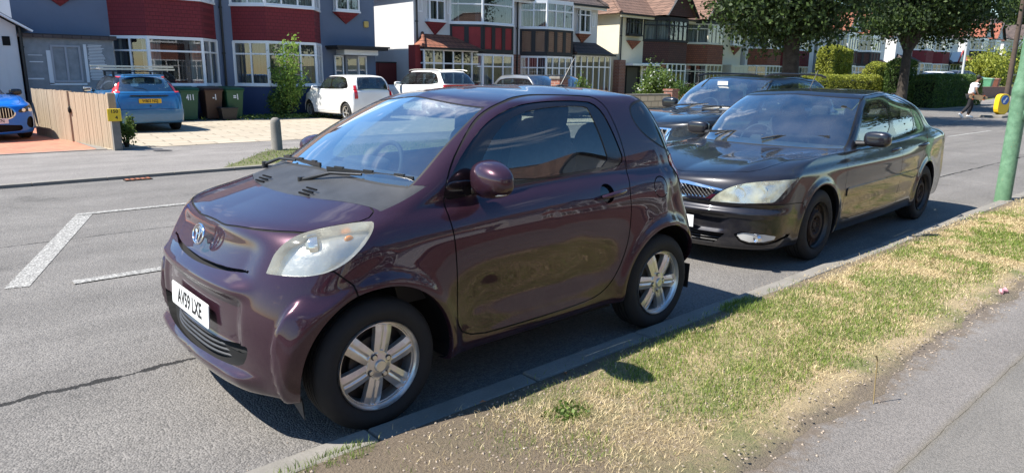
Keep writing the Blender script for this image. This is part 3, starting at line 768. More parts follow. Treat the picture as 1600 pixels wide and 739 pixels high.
    dlo = chaikin([(.385, .995), (.475, 1.115), (.60, 1.225), (.775, 1.335), (.97, 1.397), (1.20, 1.418), (1.42, 1.419), (1.60, 1.402), (1.66, 1.20), (1.705, 1.045), (1.40, 1.035), (1.0, 1.022), (.65, 1.004), (.45, .982)], 2)
    gls = chaikin([(.575, 1.022), (.64, 1.135), (.80, 1.285), (.98, 1.362), (1.20, 1.390), (1.40, 1.392), (1.505, 1.385), (1.510, 1.36), (1.545, 1.21), (1.575, 1.058), (1.30, 1.046), (.95, 1.036)], 1)
    qw = chaikin([(1.86, 1.36), (1.93, 1.395), (2.06, 1.41), (2.30, 1.20), (2.36, 1.08), (2.20, 1.09), (2.06, 1.14), (1.92, 1.22), (1.865, 1.29)], 2)
    door = chaikin([(.405, .315), (.41, .55), (.40, .80), (.385, .97), (.45, 1.12), (.60, 1.255), (.775, 1.365), (.97, 1.427), (1.20, 1.448), (1.45, 1.444), (1.64, 1.430), (1.69, 1.25), (1.715, 1.05), (1.67, .92), (1.665, .75), (1.63, .58), (1.56, .43), (1.46, .345), (1.30, .318), (.9, .312)], 2)
    hood = F_top(chaikin([(-1.2, 0), (-.39, 0), (-.395, .10), (-.42, .22), (-.40, .40), (-.365, .60), (-.28, .672), (-.15, .705), (.02, .735), (.06, .70), (.04, .60), (-.04, .40), (-.085, .2), (-.095, 0)], 1), 5.2)
    hood_poly = [(-.418, -.3), (-.418, .0), (-.412, .09), (-.402, .20), (-.392, .42), (-.352, .598), (-.25, .643), (-.12, .696), (.00, .738), (.075, .690), (.03, .57), (-.045, .36), (-.085, .15), (-.09, -.3)]
    hood_top = F_top(chaikin([(-1.2, -.3), (-1.2, .55), (-.36, .598), (-.25, .643), (-.12, .696), (.00, .738), (.075, .690), (.03, .57), (-.045, .36), (-.085, .15), (-.09, -.3)], 1), 4.6)
    hoodf = lambda c: np.minimum(hood_top(c), c['z'] - (.880 + .022 * np.clip(c['v'] / .6, 0, 1) ** 1.5 - .006 * np.exp(-((c['v'] - .16) / .08) ** 2)))
    HL = chaikin([(-.60, .745), (-.60, 1.1), (-.60, 1.1), (-.02, 1.1), (-.02, 1.0), (.03, .945), (.0, .905), (-.07, .845), (-.16, .785), (-.26, .750), (-.38, .745)], 1)
    def headl(c):
        d = sdpoly(HL, c['x'], c['z']); return np.minimum(np.minimum(d, (.3 - c['t'])), (c['v'] - np.interp(c['x'], [-.5, -.36, -.03, .1], [.612, .598, .732, .79])) * .8)
    def cowl(c):
        d = np.minimum((.20 - c['t']) * 2, .5); x0 = np.interp(c['v'], [0, .15, .36, .57, .70, .8], [-.09, -.085, -.045, .03, .078, .1])
        return np.minimum(np.minimum(c['x'] - x0, (8.12 - c['k']) * .3), np.minimum(.716 - c['v'], (.30 - c['t']) * 2))
    wsf = F_kt(8.10, 9.96, -1, .188)
    wsb = F_kt(8.04, 10.0, -1, .1915)
    rgf = F_kt(8.15, 9.90, .80, 2)
    slot = F_front(chaikin([(-.3, .712), (-.1, .711), (.30, .720), (.49, .738), (.49, .727), (.30, .706), (0, .697), (-.3, .697)], 1), xmax=0)
    lowg = F_front(chaikin([(-.9, .398), (.30, .402), (.50, .425), (.565, .44), (.565, .40), (.52, .335), (.40, .315), (0, .305), (-.9, .305)], 1), xmax=0)
    tail = F_side(chaikin([(2.10, 1.075), (2.18, 1.085), (2.42, 1.07), (2.44, .80), (2.30, .80), (2.215, .86), (2.17, .96)], 2), .7, 2)
    hnd = lambda c: np.where(c['v'] > .5, .058 - np.hypot((c['x'] - 1.475) / 1.0, (c['z'] - .915) / .9), -1)
    gripf = lambda c: np.where((c['v'] > .5), .0, -1)
    fuel = lambda c: np.where((c['v'] > .5) & (c['t'] > .3), .062 - np.hypot((c['x'] - 1.965), (c['z'] - .905)), -1)
    bump = F_side([(-.02, .30), (-.13, .700), (-.20, .765), (-.9, .9), (-.9, -.2), (0, -.2)], -1, .4)
    bump_ = bump; bump = lambda c: np.where(c['v'] > .60, bump_(c), np.sign(bump_(c)))
    rbump = F_side([(2.16, .30), (2.24, .62), (2.30, .78), (2.8, .80), (2.8, 0), (2.1, 0)], .6, 2)
    regs = [
        dict(name='windscreen', f=wsf, mat=M_GLASS, off=-.003, see=True),
        dict(name='windscreen_seal', f=wsb, mat=M_SEAL, off=-.002, see=True),
        dict(name='rear_window', f=rgf, mat=M_GLASS_DK, off=-.003, see=True),
        dict(name='side_window', f=F_side(gls, kmin=7), mat=M_GLASS_DK, off=-.010, wall=.0, see=True, split=True),
        dict(name='quarter_window', f=F_side(qw, t1=.99, kmin=7.5), mat=M_GLOSSBLACK, off=-.002, split=True),
        dict(name='quarter_seal', f=lambda c: F_side(qw, t1=.99, kmin=7.5)(c) + .012, mat=M_SEAL, off=-.001, split=True),
        dict(name='window_frame', f=F_side(dlo, kmin=7), mat=M_GLOSSBLACK, off=-.005, wall=.006, see=True, split=True),
        dict(name='headlight', f=headl, mat=M_LENS_HAZY, off=.001, split=True, see=True),
        dict(name='cowl_panel', f=cowl, mat=M_COWL, off=-.001),
        dict(name='upper_slot', f=slot, mat=M_GAP, off=-.030),
        dict(name='lower_grille', f=lowg, mat=M_GAP, off=-.035),
        dict(name='tail_lamp', f=tail, mat=M_RED, off=.004, split=True),
        dict(name='handle_recess', f=hnd, mat=M_GLOSSBLACK, off=-.018, split=True),
        dict(name='bonnet', f=hoodf, mat=None, lined=True),
        dict(name='door', f=F_side(door), mat=None, lined=True, split=True),
    ]
    S = dict(rings=rings, grid=(64, 150, 50, 12), disp=disp, archR=.372, wheels=WX, regions=regs, paint=P_IQ, lines=[F_side(door), hoodf, fuel, bump, rbump], gap=.0034, inner_k=7, well_in=.5)
    sh, bo, outs = car_shell(root, S)
    C_ = sh
    # walls for the recessed slots
    c = sh.cent(); 
    for nm, f, w in (('slot_edge', slot, .030), ('grille_edge', lowg, .035)):
        m = f(c) > 0; P, T, N, A = sh.sub(m); e = bound(T); q0, q1 = P[e[:, 0]], P[e[:, 1]]; r0, r1 = q0 - N[e[:, 0]] * w, q1 - N[e[:, 1]] * w; n_ = len(e); i = np.arange(n_)
        mk(nm, np.concatenate([q0, q1, r1, r0]), np.stack([i, n_ + i, 2 * n_ + i, 3 * n_ + i], 1), P_IQ if nm == 'slot_edge' else M_GAP, bo)
    # lamp bowls
    m = (headl(c) > 0)
    for sgn in (-1, 1):
        P, T, N, A = sh.sub(m & (np.sign(c['y']) == sgn)); e = bound(T)
        ctr = P.mean(0); D = P - N * .045 ; D = ctr + (D - ctr) * .93; n_ = len(P)
        lamp = outs['headlight'][0 if sgn < 0 else 1]
        e0, e1 = e[:, 0], e[:, 1]
        F = [tuple(x) for x in T] ; V = np.concatenate([D, P]); W = [(a, b, n_ + b, n_ + a) for a, b in e]
        mk('reflector', V, [tuple(int(q) for q in f_) for f_ in F + W], mat('lamp_housing', (.62, .62, .60), .28, metal=.8, bump=.3, bump_scale=14), lamp, smooth=True, sharp=50)
        b = MB(); fx = -.215; fy = sgn * .655; fz = .84
        Mx = Matrix.Translation((fx, fy, fz)) @ Matrix.Rotation(RAD(-90), 4, 'Y') @ Matrix.Rotation(RAD(sgn * 22), 4, 'X')
        b.lathe([(.0, .030), (.018, .028), (.028, .020), (.033, .008), (.033, .0)], 28, M=Mx)
        b.build('projector_lens', mat('projector_glass', (.32, .36, .38), .03, metal=.3, coat=1), lamp, smooth=True)
        b = MB(); b.lathe([(.034, .012), (.042, .016), (.046, .008), (.050, -.02)], 28, M=Mx); b.build('projector_ring', M_CHROME, lamp, smooth=True)
        b = MB(); ellipsoid(b, (-.085, sgn * .735, .87), (.022, .010, .016), 10); b.build('indicator_bulb', M_AMBER, lamp, smooth=True)
    # grille slats
    b = MB()
    for z_ in (.322, .344, .366, .388):
        pts = []
        for v_ in np.linspace(-.53, .53, 25): pts.append((-.510 + .16 * (abs(v_) / .56) ** 3.2 + (.374 - z_) * -.1, v_, z_ + .03 * (abs(v_) / .55) ** 3))
        b.tube(pts, .0065, 6)
    b.build('grille_slat', M_COWL, bo, smooth=True)
    # badge: three rings
    Mb = frame((-.4585, 0, .815), (0, -1, 0), (.30, 0, 1)) @ Matrix.Diagonal((1, 1, 1, 1))
    b = MB()
    el = lambda a, c_, rx, ry, n_=44: [(a[0] + rx * math.cos(t), a[1] + ry * math.sin(t), .004) for t in np.linspace(0, 2 * math.pi, n_, endpoint=False)]
    b.tube(el((0, 0), 0, .066, .045), .0058, 8, closed=True, M=Mb); b.tube(el((0, .016), 0, .040, .0165), .0048, 8, closed=True, M=Mb); b.tube(el((0, -.002), 0, .0185, .036), .0048, 8, closed=True, M=Mb)
    b.build('badge', M_CHROME, bo, smooth=True, sharp=80)
    number_plate(root, 'AV59 LXE', frame((-.5285, 0, .492), (0, -1, 0), (.06, 0, 1)))
    # mirrors
    for sgn in (-1, 1):
        b = MB(); T_ = Matrix.Translation((.60, sgn * .885, 1.085)) @ Matrix.Rotation(RAD(sgn * 8), 4, 'Z') @ Matrix.Rotation(RAD(-4), 4, 'Y')
        V = []; F = []; n1, n2 = 18, 28
        for i in range(n1 + 1):
            a = -math.pi / 2 + math.pi * i / n1
            for j in range(n2):
                t = 2 * math.pi * j / n2; e1 = .75
                cx = math.copysign(abs(math.cos(a)) ** .8, 1); px = math.copysign(abs(math.cos(t)) ** e1, math.cos(t)) * cx; pz = math.copysign(abs(math.sin(t)) ** e1, math.sin(t)) * cx; py = math.sin(a)
                X_ = .085 * px; X_ = X_ if X_ < 0 else X_ * .45
                V.append((X_ * 1.15 - .01, py * .142, pz * .088 * (1 - .12 * py * sgn) - .004))
        for i in range(n1):
            for j in range(n2): F.append((i * n2 + j, i * n2 + (j + 1) % n2, (i + 1) * n2 + (j + 1) % n2, (i + 1) * n2 + j))
        b.add(V, F, 0, T_); o = b.build('wing_mirror', P_IQ, root, smooth=True, sharp=80)
        b = MB(); superbox(b, (.020, 0, -.003), (.006, .096, .053), .45, M=T_); b.build('mirror_glass', M_CHROME, o, smooth=True)
        b = MB(); b.tube([(.56, sgn * .765, 1.025), (.58, sgn * .80, 1.022), (.59, sgn * .86, 1.030)], [.030, .024, .020], 10); superbox(b, (.50, sgn * .728, 1.035), (.085, .014, .03), .6); b.build('mirror_arm', M_GLOSSBLACK, o, smooth=True)
        b = MB(); superbox(b, (-.030, sgn * .035, -.056), (.040, .075, .012), .6, M=T_); b.build('side_indicator', M_CLEARWHITE, o, smooth=True)
    # door handles
    for sgn, d in zip((-1, 1), outs['door']):
        b = MB(); y_ = sgn * .842
        b.tube([(1.40, y_, .905), (1.42, y_ + sgn * .018, .911), (1.47, y_ + sgn * .026, .919), (1.54, y_ + sgn * .024, .924), (1.585, y_ + sgn * .008, .925)], [.010, .013, .014, .013, .010], 10)
        b.build('door_handle', P_IQ, d, smooth=True, sharp=80)
    # wipers
    def wiper(a, bnd, c0, c1, nm='wiper'):
        b = MB(); b.tube([a, tuple((Vector(a) * .5 + Vector(bnd) * .5 + Vector((0, 0, .022)))), bnd], [.011, .008, .006], 8); b.cyl((a[0], a[1], a[2] - .02), (a[0], a[1], a[2] + .016), .017)
        b.bar(c0, c1, .010, .018); b.bar(Vector(c0) + Vector((0, 0, -.010)), Vector(c1) + Vector((0, 0, -.010)), .005, .012)
        for s_ in (.15, .5, .85): p = Vector(c0).lerp(Vector(c1), s_); b.bar(p - (Vector(c1) - Vector(c0)).normalized() * .03 + Vector((0, 0, .01)), p + (Vector(c1) - Vector(c0)).normalized() * .03 + Vector((0, 0, .01)), .012, .012)
        b.build(nm, M_TRIM, root, smooth=True, sharp=50)
    wiper((.125, .62, 1.035), (.185, .34, 1.080), (.235, .60, 1.072), (.165, .0, 1.092))
    wiper((.045, -.02, 1.025), (.185, -.38, 1.080), (.150, -.10, 1.085), (.300, -.65, 1.082))
    for cy in (.22, -.30):
        b = MB()
        for q in range(9):
            for r_ in range(3): b.box((-.055 + .02 * r_, cy + q * .012, .992 + .010 * r_), (-.045 + .02 * r_, cy + q * .012 + .005, .999 + .010 * r_))
        b.build('cowl_vent', M_GAP, outs['cowl_panel'][0])
    # mud flaps
    for sgn in (-1, 1):
        b = MB(); b.add([(-.38, sgn * .70, .245), (-.36, sgn * .79, .245), (-.335, sgn * .75, .125), (-.345, sgn * .70, .20)], [(0, 1, 2, 3)]); b.add([(-.375, sgn * .70, .245), (-.355, sgn * .79, .245), (-.330, sgn * .75, .125), (-.340, sgn * .70, .20)], [(3, 2, 1, 0)]); b.build('air_deflector', M_COWL, bo)
        b = MB(); b.add([(2.33, sgn * .66, .36), (2.345, sgn * .80, .36), (2.335, sgn * .80, .20), (2.32, sgn * .70, .20)], [(0, 1, 2, 3)]); b.build('mud_flap', M_UNDER, bo)
    # floor pan
    b = MB(); b.box((-.30, -.52, .21), (2.35, .52, .27)); b.box((.40, -.76, .22), (1.60, .76, .28)); b.box((-.42, -.45, .20), (-.2, .45, .6)); b.box((-.25, -.50, .22), (.32, .50, .86)); b.box((1.72, -.50, .25), (2.3, .50, .62)); b.build('underbody', M_UNDER, root)
    # cabin
    b = MB(); 
    prof = [(.10, .985), (.30, 1.005), (.52, 1.035), (.62, 1.015), (.66, .95), (.60, .80), (.55, .5), (.2, .5), (.1, .9)]
    b.prism(prof, -.66, .66, axis='y'); b.build('dashboard', M_DASH, root, smooth=True, sharp=30)
    b = MB(); superbox(b, (.62, .33, 1.03), (.10, .17, .045), .6); b.build('instrument_hood', M_DASH, root, smooth=True)
    steering_wheel(root, .73, .33, .98, 66, .18)
    for y_ in (-.33, .33): seat(root, 1.12, y_, .56, M_SEATGREY if y_ > 0 else M_SEAT)
    for y_ in (-.30, .30): seat(root, 1.72, y_, .60, M_SEAT, .25, .50)
    b = MB(); superbox(b, (.93, 0, 1.335), (.018, .11, .028), .5); b.cyl((.93, 0, 1.34), (.90, 0, 1.42), .008); b.build('rear_view_mirror', M_INT, root, smooth=True)
    b = MB(); superbox(b, (1.90, 0, 1.472), (.045, .016, .022), .7); b.tube([(1.90, 0, 1.48), (2.03, 0, 1.665)], [.0055, .0035], 6); b.build('aerial', M_TRIM, root, smooth=True)
    for i, (cx, cz) in enumerate(WX):
        for sgn in (-1, 1):
            make_wheel(root, cx, sgn * .815, cz, sgn, .302, .203, .175, 'iq', True, rot=RAD(-18) if i == 0 else RAD(7))
    return root
# ------------------------------------------------------------------ the dark saloon behind it
P_DKGREY = paint('dark_grey_paint', (.010, .010, .014), metal=.12, rough=.30, dirt=.025)
P_BLACK = paint('black_paint', (.007, .008, .010), metal=.1, rough=.28, dirt=.025)
def prof_rings(p):
    """rings of an ordinary car from a few profile numbers (x rearward from the front axle)"""
    xf, xr, w = p['xf'], p['xr'], p['w']; sv, gv, rv = p.get('sv', w * .955), p['gv'], p['rv']; zb = p.get('zb', .19)
    V = lambda m, f=.96, r=p.get('tr', .96): [(x_, m * (1 - (.060 if 2 * x_ < xf + xr else p.get('bow', .06)) * (abs(2 * (x_ - xf) / (xr - xf) - 1)) ** 2.2)) for x_ in np.linspace(xf, xr, 15)]
    nf, nr = p.get('nf', 2.7), p.get('nr', 3.0); af, ar = p.get('af', .42), p.get('ar', .30)
    zh, zt = p['zh'], p['zt']; zs, zr = p.get('zs', .90), p.get('zr', .94)
    cx, cz, bx, bz = p['cx'], p['cz'], p['bx'], p['bz']; fx, rx, zr1 = p['fx'], p['rx'], p['roof']
    zw = p.get('zw', cz + .02)
    gxf, gxr = (cx + fx) / 2 - .01, (bx + rx) / 2 + .01
    R_ = [
        (xf + .07, af * .8, nf, xr - .07, ar, nr, V(w * .885), [(0, zb - .01), (.25, zb), (.5, zb + .01), (.75, zb + .03), (1, zb + .05)]),
        (xf + .03, af * .85, nf, xr - .03, ar, nr, V(w * .955), [(0, zb + .01), (.25, zb + .03), (.5, zb + .03), (.75, zb + .05), (1, zb + .07)]),
        (xf + .005, af * .95, nf, xr - .005, ar, nr, V(w * .988), [(0, .34), (.25, .35), (.5, .34), (.75, .36), (1, .38)]),
        (xf, af, nf, xr, ar, nr, V(w), [(0, .49), (.25, .50), (.5, .50), (.75, .50), (1, .52)]),
        (xf + .015, af * 1.05, nf, xr - .01, ar * 1.05, nr, V(w * .998), [(0, zh - .12), (.25, .64), (.5, .66), (.75, .66), (1, .66)]),
        (xf + .055, af * 1.15, nf - .2, xr - .04, ar * 1.1, nr, V(w * .988), [(0, zh), (.25, zh + .07), (.5, zs - .10), (.75, zt - .10), (1, zt - .10)]),
        (xf + .15, af * 1.2, nf - .3, xr - .09, ar * 1.1, nr, V(sv), [(0, zh + .065), (.25, zh + .13), (.5, zs), (.75, zr), (1, zt - .01)]),
        ((xf + cx) / 2 - .10, .50, nf - .3, p.get('dx', xr - .13), ar * 1.1, nr, V((sv + gv) / 2 + .01), [(0, p.get('zm', (zh + cz) / 2 + .07)), (.25, cz - .01), (.5, zw - .025), (.75, zr + .03), (1, zt + .02)]),
        (cx, .36, 2.2, bx, p.get('bar', .28), nr, V(gv, 1, p.get('gr', .96)), [(0, cz), (.25, cz + .005), (.5, zw), (.75, bz), (1, bz)]),
        (gxf, .30, 2.4, gxr, p.get('bar', .28), nr, V((gv + rv) / 2 + .025, 1, .96), [(0, (cz + zr1) / 2 + .01), (.25, (cz + zr1) / 2 - .02), (.5, (zw + zr1) / 2 - .01), (.75, (bz + zr1) / 2 - .01), (1, (bz + zr1) / 2)]),
        (fx, .24, 2.7, rx, .24, 3, V(rv, 1, .96), [(0, zr1 - .045), (.25, zr1 - .075), (.5, zr1 - .055), (.75, zr1 - .085), (1, zr1 - .07)]),
        (fx + .11, .24, 2.6, rx - .10, .22, 2.6, V(rv - .07, 1, .96), [(0, zr1 - .02), (.25, zr1 - .04), (.5, zr1 - .022), (.75, zr1 - .045), (1, zr1 - .04)]),
        (fx + .26, .22, 2.4, rx - .25, .2, 2.4, V(rv * .5, 1, 1), [(0, zr1 - .004), (.25, zr1 - .01), (.5, zr1 - .006), (.75, zr1 - .012), (1, zr1 - .012)]),
        (fx + .45, .1, 2, rx - .45, .1, 2, [(-2, 0.0), (5, 0.0)], [(0, zr1), (.5, zr1 + .002), (1, zr1 - .004)]),
    ]
    return R_
def smst(a, b, x): t = np.clip((x - a) / (b - a), 0, 1); return t * t * (3 - 2 * t)
def flare_disp(wx, R_, amt=.014, extra=None):
    def disp(P, t, k):
        x, z = P[:, 0].copy(), P[:, 2].copy(); side = smst(.10, .20, t) * (1 - smst(.82, .92, t)) * (k < 6.5)
        for cx, cz in wx:
            d = np.hypot(x - cx, z - cz); P[:, 1] += side * amt * (np.exp(-(np.maximum(d - R_ - .012, 0) / .03) ** 2) + .4 * np.exp(-(np.maximum(d - R_, 0) / .10) ** 2))
        mid = side * np.exp(-((x - wx[1][0] / 2) / (wx[1][0] * .36)) ** 6)
        P[:, 1] -= mid * .012 * np.exp(-((z - .42) / .08) ** 2); P[:, 1] += mid * .006 * np.exp(-((z - .78) / .05) ** 2)
        if extra: extra(P, t, k, x, z)
    return disp
def mirror_pair(root, P, x, y, z, s=1.0, arm=True):
    for sgn in (-1, 1):
        b = MB(); M = Matrix.Translation((x, sgn * y, z)) @ Matrix.Rotation(RAD(sgn * 6), 4, 'Z'); superbox(b, (0, 0, 0), (.055 * s, .115 * s, .068 * s), .62, 14, M=M); o = b.build('wing_mirror', P, root, smooth=True, sharp=80)
        b = MB(); superbox(b, (.045 * s, 0, 0), (.012 * s, .10 * s, .055 * s), .45, M=M); b.build('mirror_glass', M_CHROME, o, smooth=True)
        b = MB(); b.tube([(x - .02, sgn * (y - .19), z - .05), (x, sgn * (y - .06), z - .04)], [.030, .022], 8); b.build('mirror_arm', M_TRIM, o, smooth=True)
def cabin(root, p, rows=1, hoodlen=True, sw=.36, col=None):
    b = MB(); cx, cz = p['cx'], p['cz']
    b.prism([(cx + .02, cz - .04), (cx + .25, cz - .01), (cx + .50, cz + .01), (cx + .60, cz - .04), (cx + .55, cz - .30), (cx + .1, cz - .3)], -p['gv'] + .06, p['gv'] - .06, axis='y'); b.build('dashboard', M_DASH, root, smooth=True, sharp=30)
    steering_wheel(root, cx + .72, sw, cz - .02, 64, .185)
    for y_ in (-sw, sw): seat(root, cx + 1.15, y_, .50, col)
    b = MB(); superbox(b, (cx + 2.02, 0, .55), (.25, .58, .09), .4); superbox(b, (cx + 2.30, 0, .85), (.09, .60, .28), .4)
    for y_ in (-.4, 0, .4): superbox(b, (cx + 2.36, y_, 1.16), (.045, .11, .07), .5)
    b.build('rear_seat', col or M_SEAT, root, smooth=True, sharp=80)
    b = MB(); superbox(b, (p['fx'] + .08, 0, p['roof'] - .13), (.02, .11, .03), .5); b.cyl((p['fx'] + .08, 0, p['roof'] - .1), (p['fx'] + .05, 0, p['roof'] - .03), .008); b.build('rear_view_mirror', M_INT, root, smooth=True)
    b = MB(); wb = p['wb']; w = p['w']
    b.box((p['xf'] + .15, -w * .55, p.get('zb', .19) + .01), (p['xr'] - .15, w * .55, .34)); b.box((.44, -w * .90, .21), (wb - .44, w * .90, .33)); b.box((p['xf'] + .2, -.5, .25), (cx + .1, .5, p['zh'] - .03)); b.box((wb - .35, -.5, .3), (p['xr'] - .2, .5, p['zt'] - .25))
    b.build('underbody', M_UNDER, root)
def wheels4(root, wx, v, R_, r, w, style, detail=True, rots=(0, .4), v2=None):
    for i, (x, z) in enumerate(wx):
        for sgn in (-1, 1): make_wheel(root, x, sgn * (v if i == 0 or v2 is None else v2), z, sgn, R_, r, w, style, detail, rots[i])
def wiper2(root, a, c0, c1):
    b = MB(); b.tube([a, tuple(Vector(a).lerp(Vector(c0).lerp(Vector(c1), .5), .5) + Vector((0, 0, .018))), tuple(Vector(c0).lerp(Vector(c1), .5))], [.010, .008, .006], 6); b.bar(c0, c1, .010, .022); b.build('wiper', M_TRIM, root)

def build_saloon():
    p = dict(xf=-.935, xr=3.80, w=.905, gv=.795, rv=.622, wb=2.754, zh=.70, zt=.995, cx=.42, cz=.915, bx=3.27, bz=1.045, fx=1.20, rx=2.60, roof=1.452, zs=.885, zr=.955, dx=3.60, zm=.835, af=.46, nf=2.5, ar=.32, nr=3.0, bow=.15, zw=.955, zb=.17)
    root = thing('parked_car', 'dirty dark grey four door saloon parked behind the purple car', 'car', (4.44, 1.065, 0), RAD(1.6))
    WX = [(0, .31), (2.754, .31)]
    def extra(P, t, k, x, z):
        v = P[:, 1]; front = (1 - smst(.20, .26, t)) * (x < 0)
        P[:, 0] -= front * .018 * np.exp(-((z - .475) / .02) ** 2)
        P[:, 0] += front * .020 * np.exp(-((z - .525) / .02) ** 2)
        P[:, 0] += front * (1 - smst(.42, .55, v)) * .03 * smst(.30, .33, z) * (1 - smst(.44, .46, z))
        # bonnet creases rising from the lamps to the pillars
        hood = smst(5.4, 6.4, k) * (1 - smst(7, 8, k)) * (1 - smst(.25, .31, t)); P[:, 2] += hood * .012 * np.exp(-((v - (.50 + .12 * np.clip((x + .6) / 1.1, 0, 1))) / .07) ** 2)
    bump = F_side([(-.20, .10), (-.34, .55), (-.50, .56), (-1.3, .57), (-1.3, -.2), (-.2, -.2)], -1, .4)
    fd = [(.47, 0.300), (.46, 0.600), (.50, 0.920), (.70, 0.965), (.90, 1.132), (1.15, 1.297), (1.40, 1.387), (1.80, 1.414), (1.845, 1.412), (1.845, 0.950), (1.845, 0.300)]
    rd = [(1.845, 0.300), (1.845, 0.950), (1.845, 1.412), (2.25, 1.419), (2.52, 1.344), (2.80, 1.164), (2.90, 1.000), (2.78, 0.950), (2.60, 0.800), (2.42, 0.600), (2.33, 0.420), (2.28, 0.300)]
    dlo = chaikin([(.79, 0.960), (1.02, 1.169), (1.25, 1.294), (1.48, 1.364), (1.85, 1.386), (2.20, 1.391), (2.50, 1.316), (2.76, 1.166), (2.90, 1.000), (2.55, 0.990), (1.9, 0.975), (1.2, 0.955)], 1)
    g1 = chaikin([(.93, 0.980), (1.10, 1.169), (1.30, 1.279), (1.50, 1.339), (1.775, 1.360), (1.785, 0.990), (1.3, 0.977)], 1)
    g2 = chaikin([(1.885, 0.995), (1.875, 1.360), (2.18, 1.369), (2.42, 1.301), (2.49, 1.256), (2.51, 1.010), (2.2, 1.000)], 1)
    g3 = chaikin([(2.545, 1.015), (2.53, 1.226), (2.68, 1.146), (2.80, 1.020)], 1)
    hoodp = F_top(chaikin([(-.80, -.3), (-.80, .0), (-.79, .20), (-.74, .42), (-.66, .60), (-.30, .70), (.2, .735), (.62, .76), (.60, .60), (.50, .3), (.47, 0), (.47, -.3)], 1), 5.3)
    bootp = F_top([(3.22, -1), (3.22, .66), (3.9, .70), (3.9, -1)], 4.2)
    hl = F_front([(.355, .556), (.40, .615), (.46, .662), (.52, .695), (.60, .722), (.70, .740), (.865, .757), (.850, .70), (.825, .62), (.805, .580), (.60, .562)], xmax=-.32)
    gr = F_front([(-1, .675), (.10, .672), (.40, .648), (.315, .575), (-1, .572)], xmax=0)
    grf = F_front([(-1, .700), (.12, .695), (.445, .660), (.335, .555), (-1, .552)], xmax=0)
    low = F_front([(-1, .30), (.50, .30), (.40, .205), (-1, .205)], xmax=0)
    fogr = F_front(chaikin([(.545, .335), (.86, .32), (.85, .26), (.78, .225), (.62, .225)], 1), xmax=0)
    fog = F_front(chaikin([(.57, .327), (.835, .312), (.815, .255), (.63, .240)], 1), xmax=0)
    tl = F_side(chaikin([(3.50, .98), (3.85, .98), (3.85, .72), (3.60, .76)], 1), .7, 2)
    mould = F_side([(.50, .525), (.50, .585), (2.42, .615), (2.36, .555)], .2, .85)
    regs = [
        dict(name='windscreen', f=F_kt(8.06, 9.88, -1, .214), mat=M_GLASS, off=-.003, see=True),
        dict(name='windscreen_seal', f=F_kt(8.0, 9.92, -1, .219), mat=M_SEAL, off=-.002, see=True),
        dict(name='rear_window', f=F_kt(8.10, 9.95, .80, 2), mat=M_GLASS_DK, off=-.003, see=True),
        dict(name='side_window', f=F_side(g1, kmin=7), mat=M_GLASS_DK, off=-.008, see=True, split=True),
        dict(name='side_window', f=F_side(g2, kmin=7), mat=M_GLASS_DK, off=-.008, see=True, split=True),
        dict(name='quarter_window', f=F_side(g3, t1=.95, kmin=7), mat=M_GLASS_DK, off=-.008, see=True, split=True),
        dict(name='window_frame', f=F_side(dlo, t1=.95, kmin=7), mat=M_GLOSSBLACK, off=-.004, see=True, split=True),
        dict(name='headlight', f=hl, mat=M_LENS_OLD, off=.001, split=True, see=True),
        dict(name='grille', f=gr, mat=M_GAP, off=-.028), dict(name='grille_frame', f=grf, mat=M_CHROME, off=.004, wall=.02),
        dict(name='lower_intake', f=low, mat=M_GAP, off=-.04), dict(name='fog_lamp', f=fog, mat=M_CLEARWHITE, off=-.006, split=True), dict(name='fog_surround', f=fogr, mat=M_GLOSSBLACK, off=-.014, split=True),
        dict(name='tail_lamp', f=tl, mat=M_RED, off=.003, split=True),
        dict(name='side_moulding', f=mould, mat=P_DKGREY, off=.009, wall=.009, split=True),
        dict(name='bonnet', f=hoodp, mat=None, lined=True),
        dict(name='door', f=F_side(fd), mat=None, lined=True, split=True), dict(name='door', f=F_side(rd), mat=None, lined=True, split=True)]
    S = dict(rings=prof_rings(p), grid=(50, 130, 40, 9), disp=flare_disp(WX, .36, .016, extra), archR=.362, wheels=WX, regions=regs, paint=P_DKGREY, lines=[F_side(fd), F_side(rd), hoodp, bootp, bump], gap=.0028, inner_k=7)
    sh, bo, outs = car_shell(root, S); c = sh.cent()
    for nm, f, w, m_ in (('intake_edge', low, .04, M_TRIM), ('grille_edge', gr, .028, M_CHROME)):
        P, T, N, A = sh.sub(f(c) > 0); e = bound(T); q0, q1 = P[e[:, 0]], P[e[:, 1]]; r0, r1 = q0 - N[e[:, 0]] * w, q1 - N[e[:, 1]] * w; n_ = len(e); i = np.arange(n_)
        mk(nm, np.concatenate([q0, q1, r1, r0]), np.stack([i, n_ + i, 2 * n_ + i, 3 * n_ + i], 1), m_, bo)
    def nose_x(v, z): return -.905 + .30 * (abs(v) / .9) ** 2.4 + (z - .62) * .22
    # wire mesh in the grille
    b = MB(); 
    for k_ in range(-26, 27):
        for s_ in (-1, 1):
            pts = []
            for q in np.linspace(0, 1, 9):
                z_ = .578 + .092 * q; v_ = k_ * .034 + s_ * (q - .5) * .10
                top = np.interp(abs(v_), [0, .1, .40], [.674, .671, .648]); lim = .315 + .085 * (z_ - .575) / .075
                if abs(v_) < lim and z_ < top: pts.append((nose_x(v_, z_) + .012, v_, z_))
            if len(pts) > 1: b.tube(pts, .0046, 4, cap=False)
    b.build('grille_mesh', M_CHROME, outs['grille'][0])
    b = MB(); Mb = frame((nose_x(0, .63) - .008, 0, .628), (0, -1, 0), (.2, 0, 1)); b.lathe([(0, .008), (.8, .008), (1, .003), (1, -.01)], 36, M=Mb @ Matrix.Diagonal((.072, .032, 1, 1))); b.build('oval_badge', mat('badge_silver', (.60, .62, .66), .25, metal=.6, coat=1), bo, smooth=True)
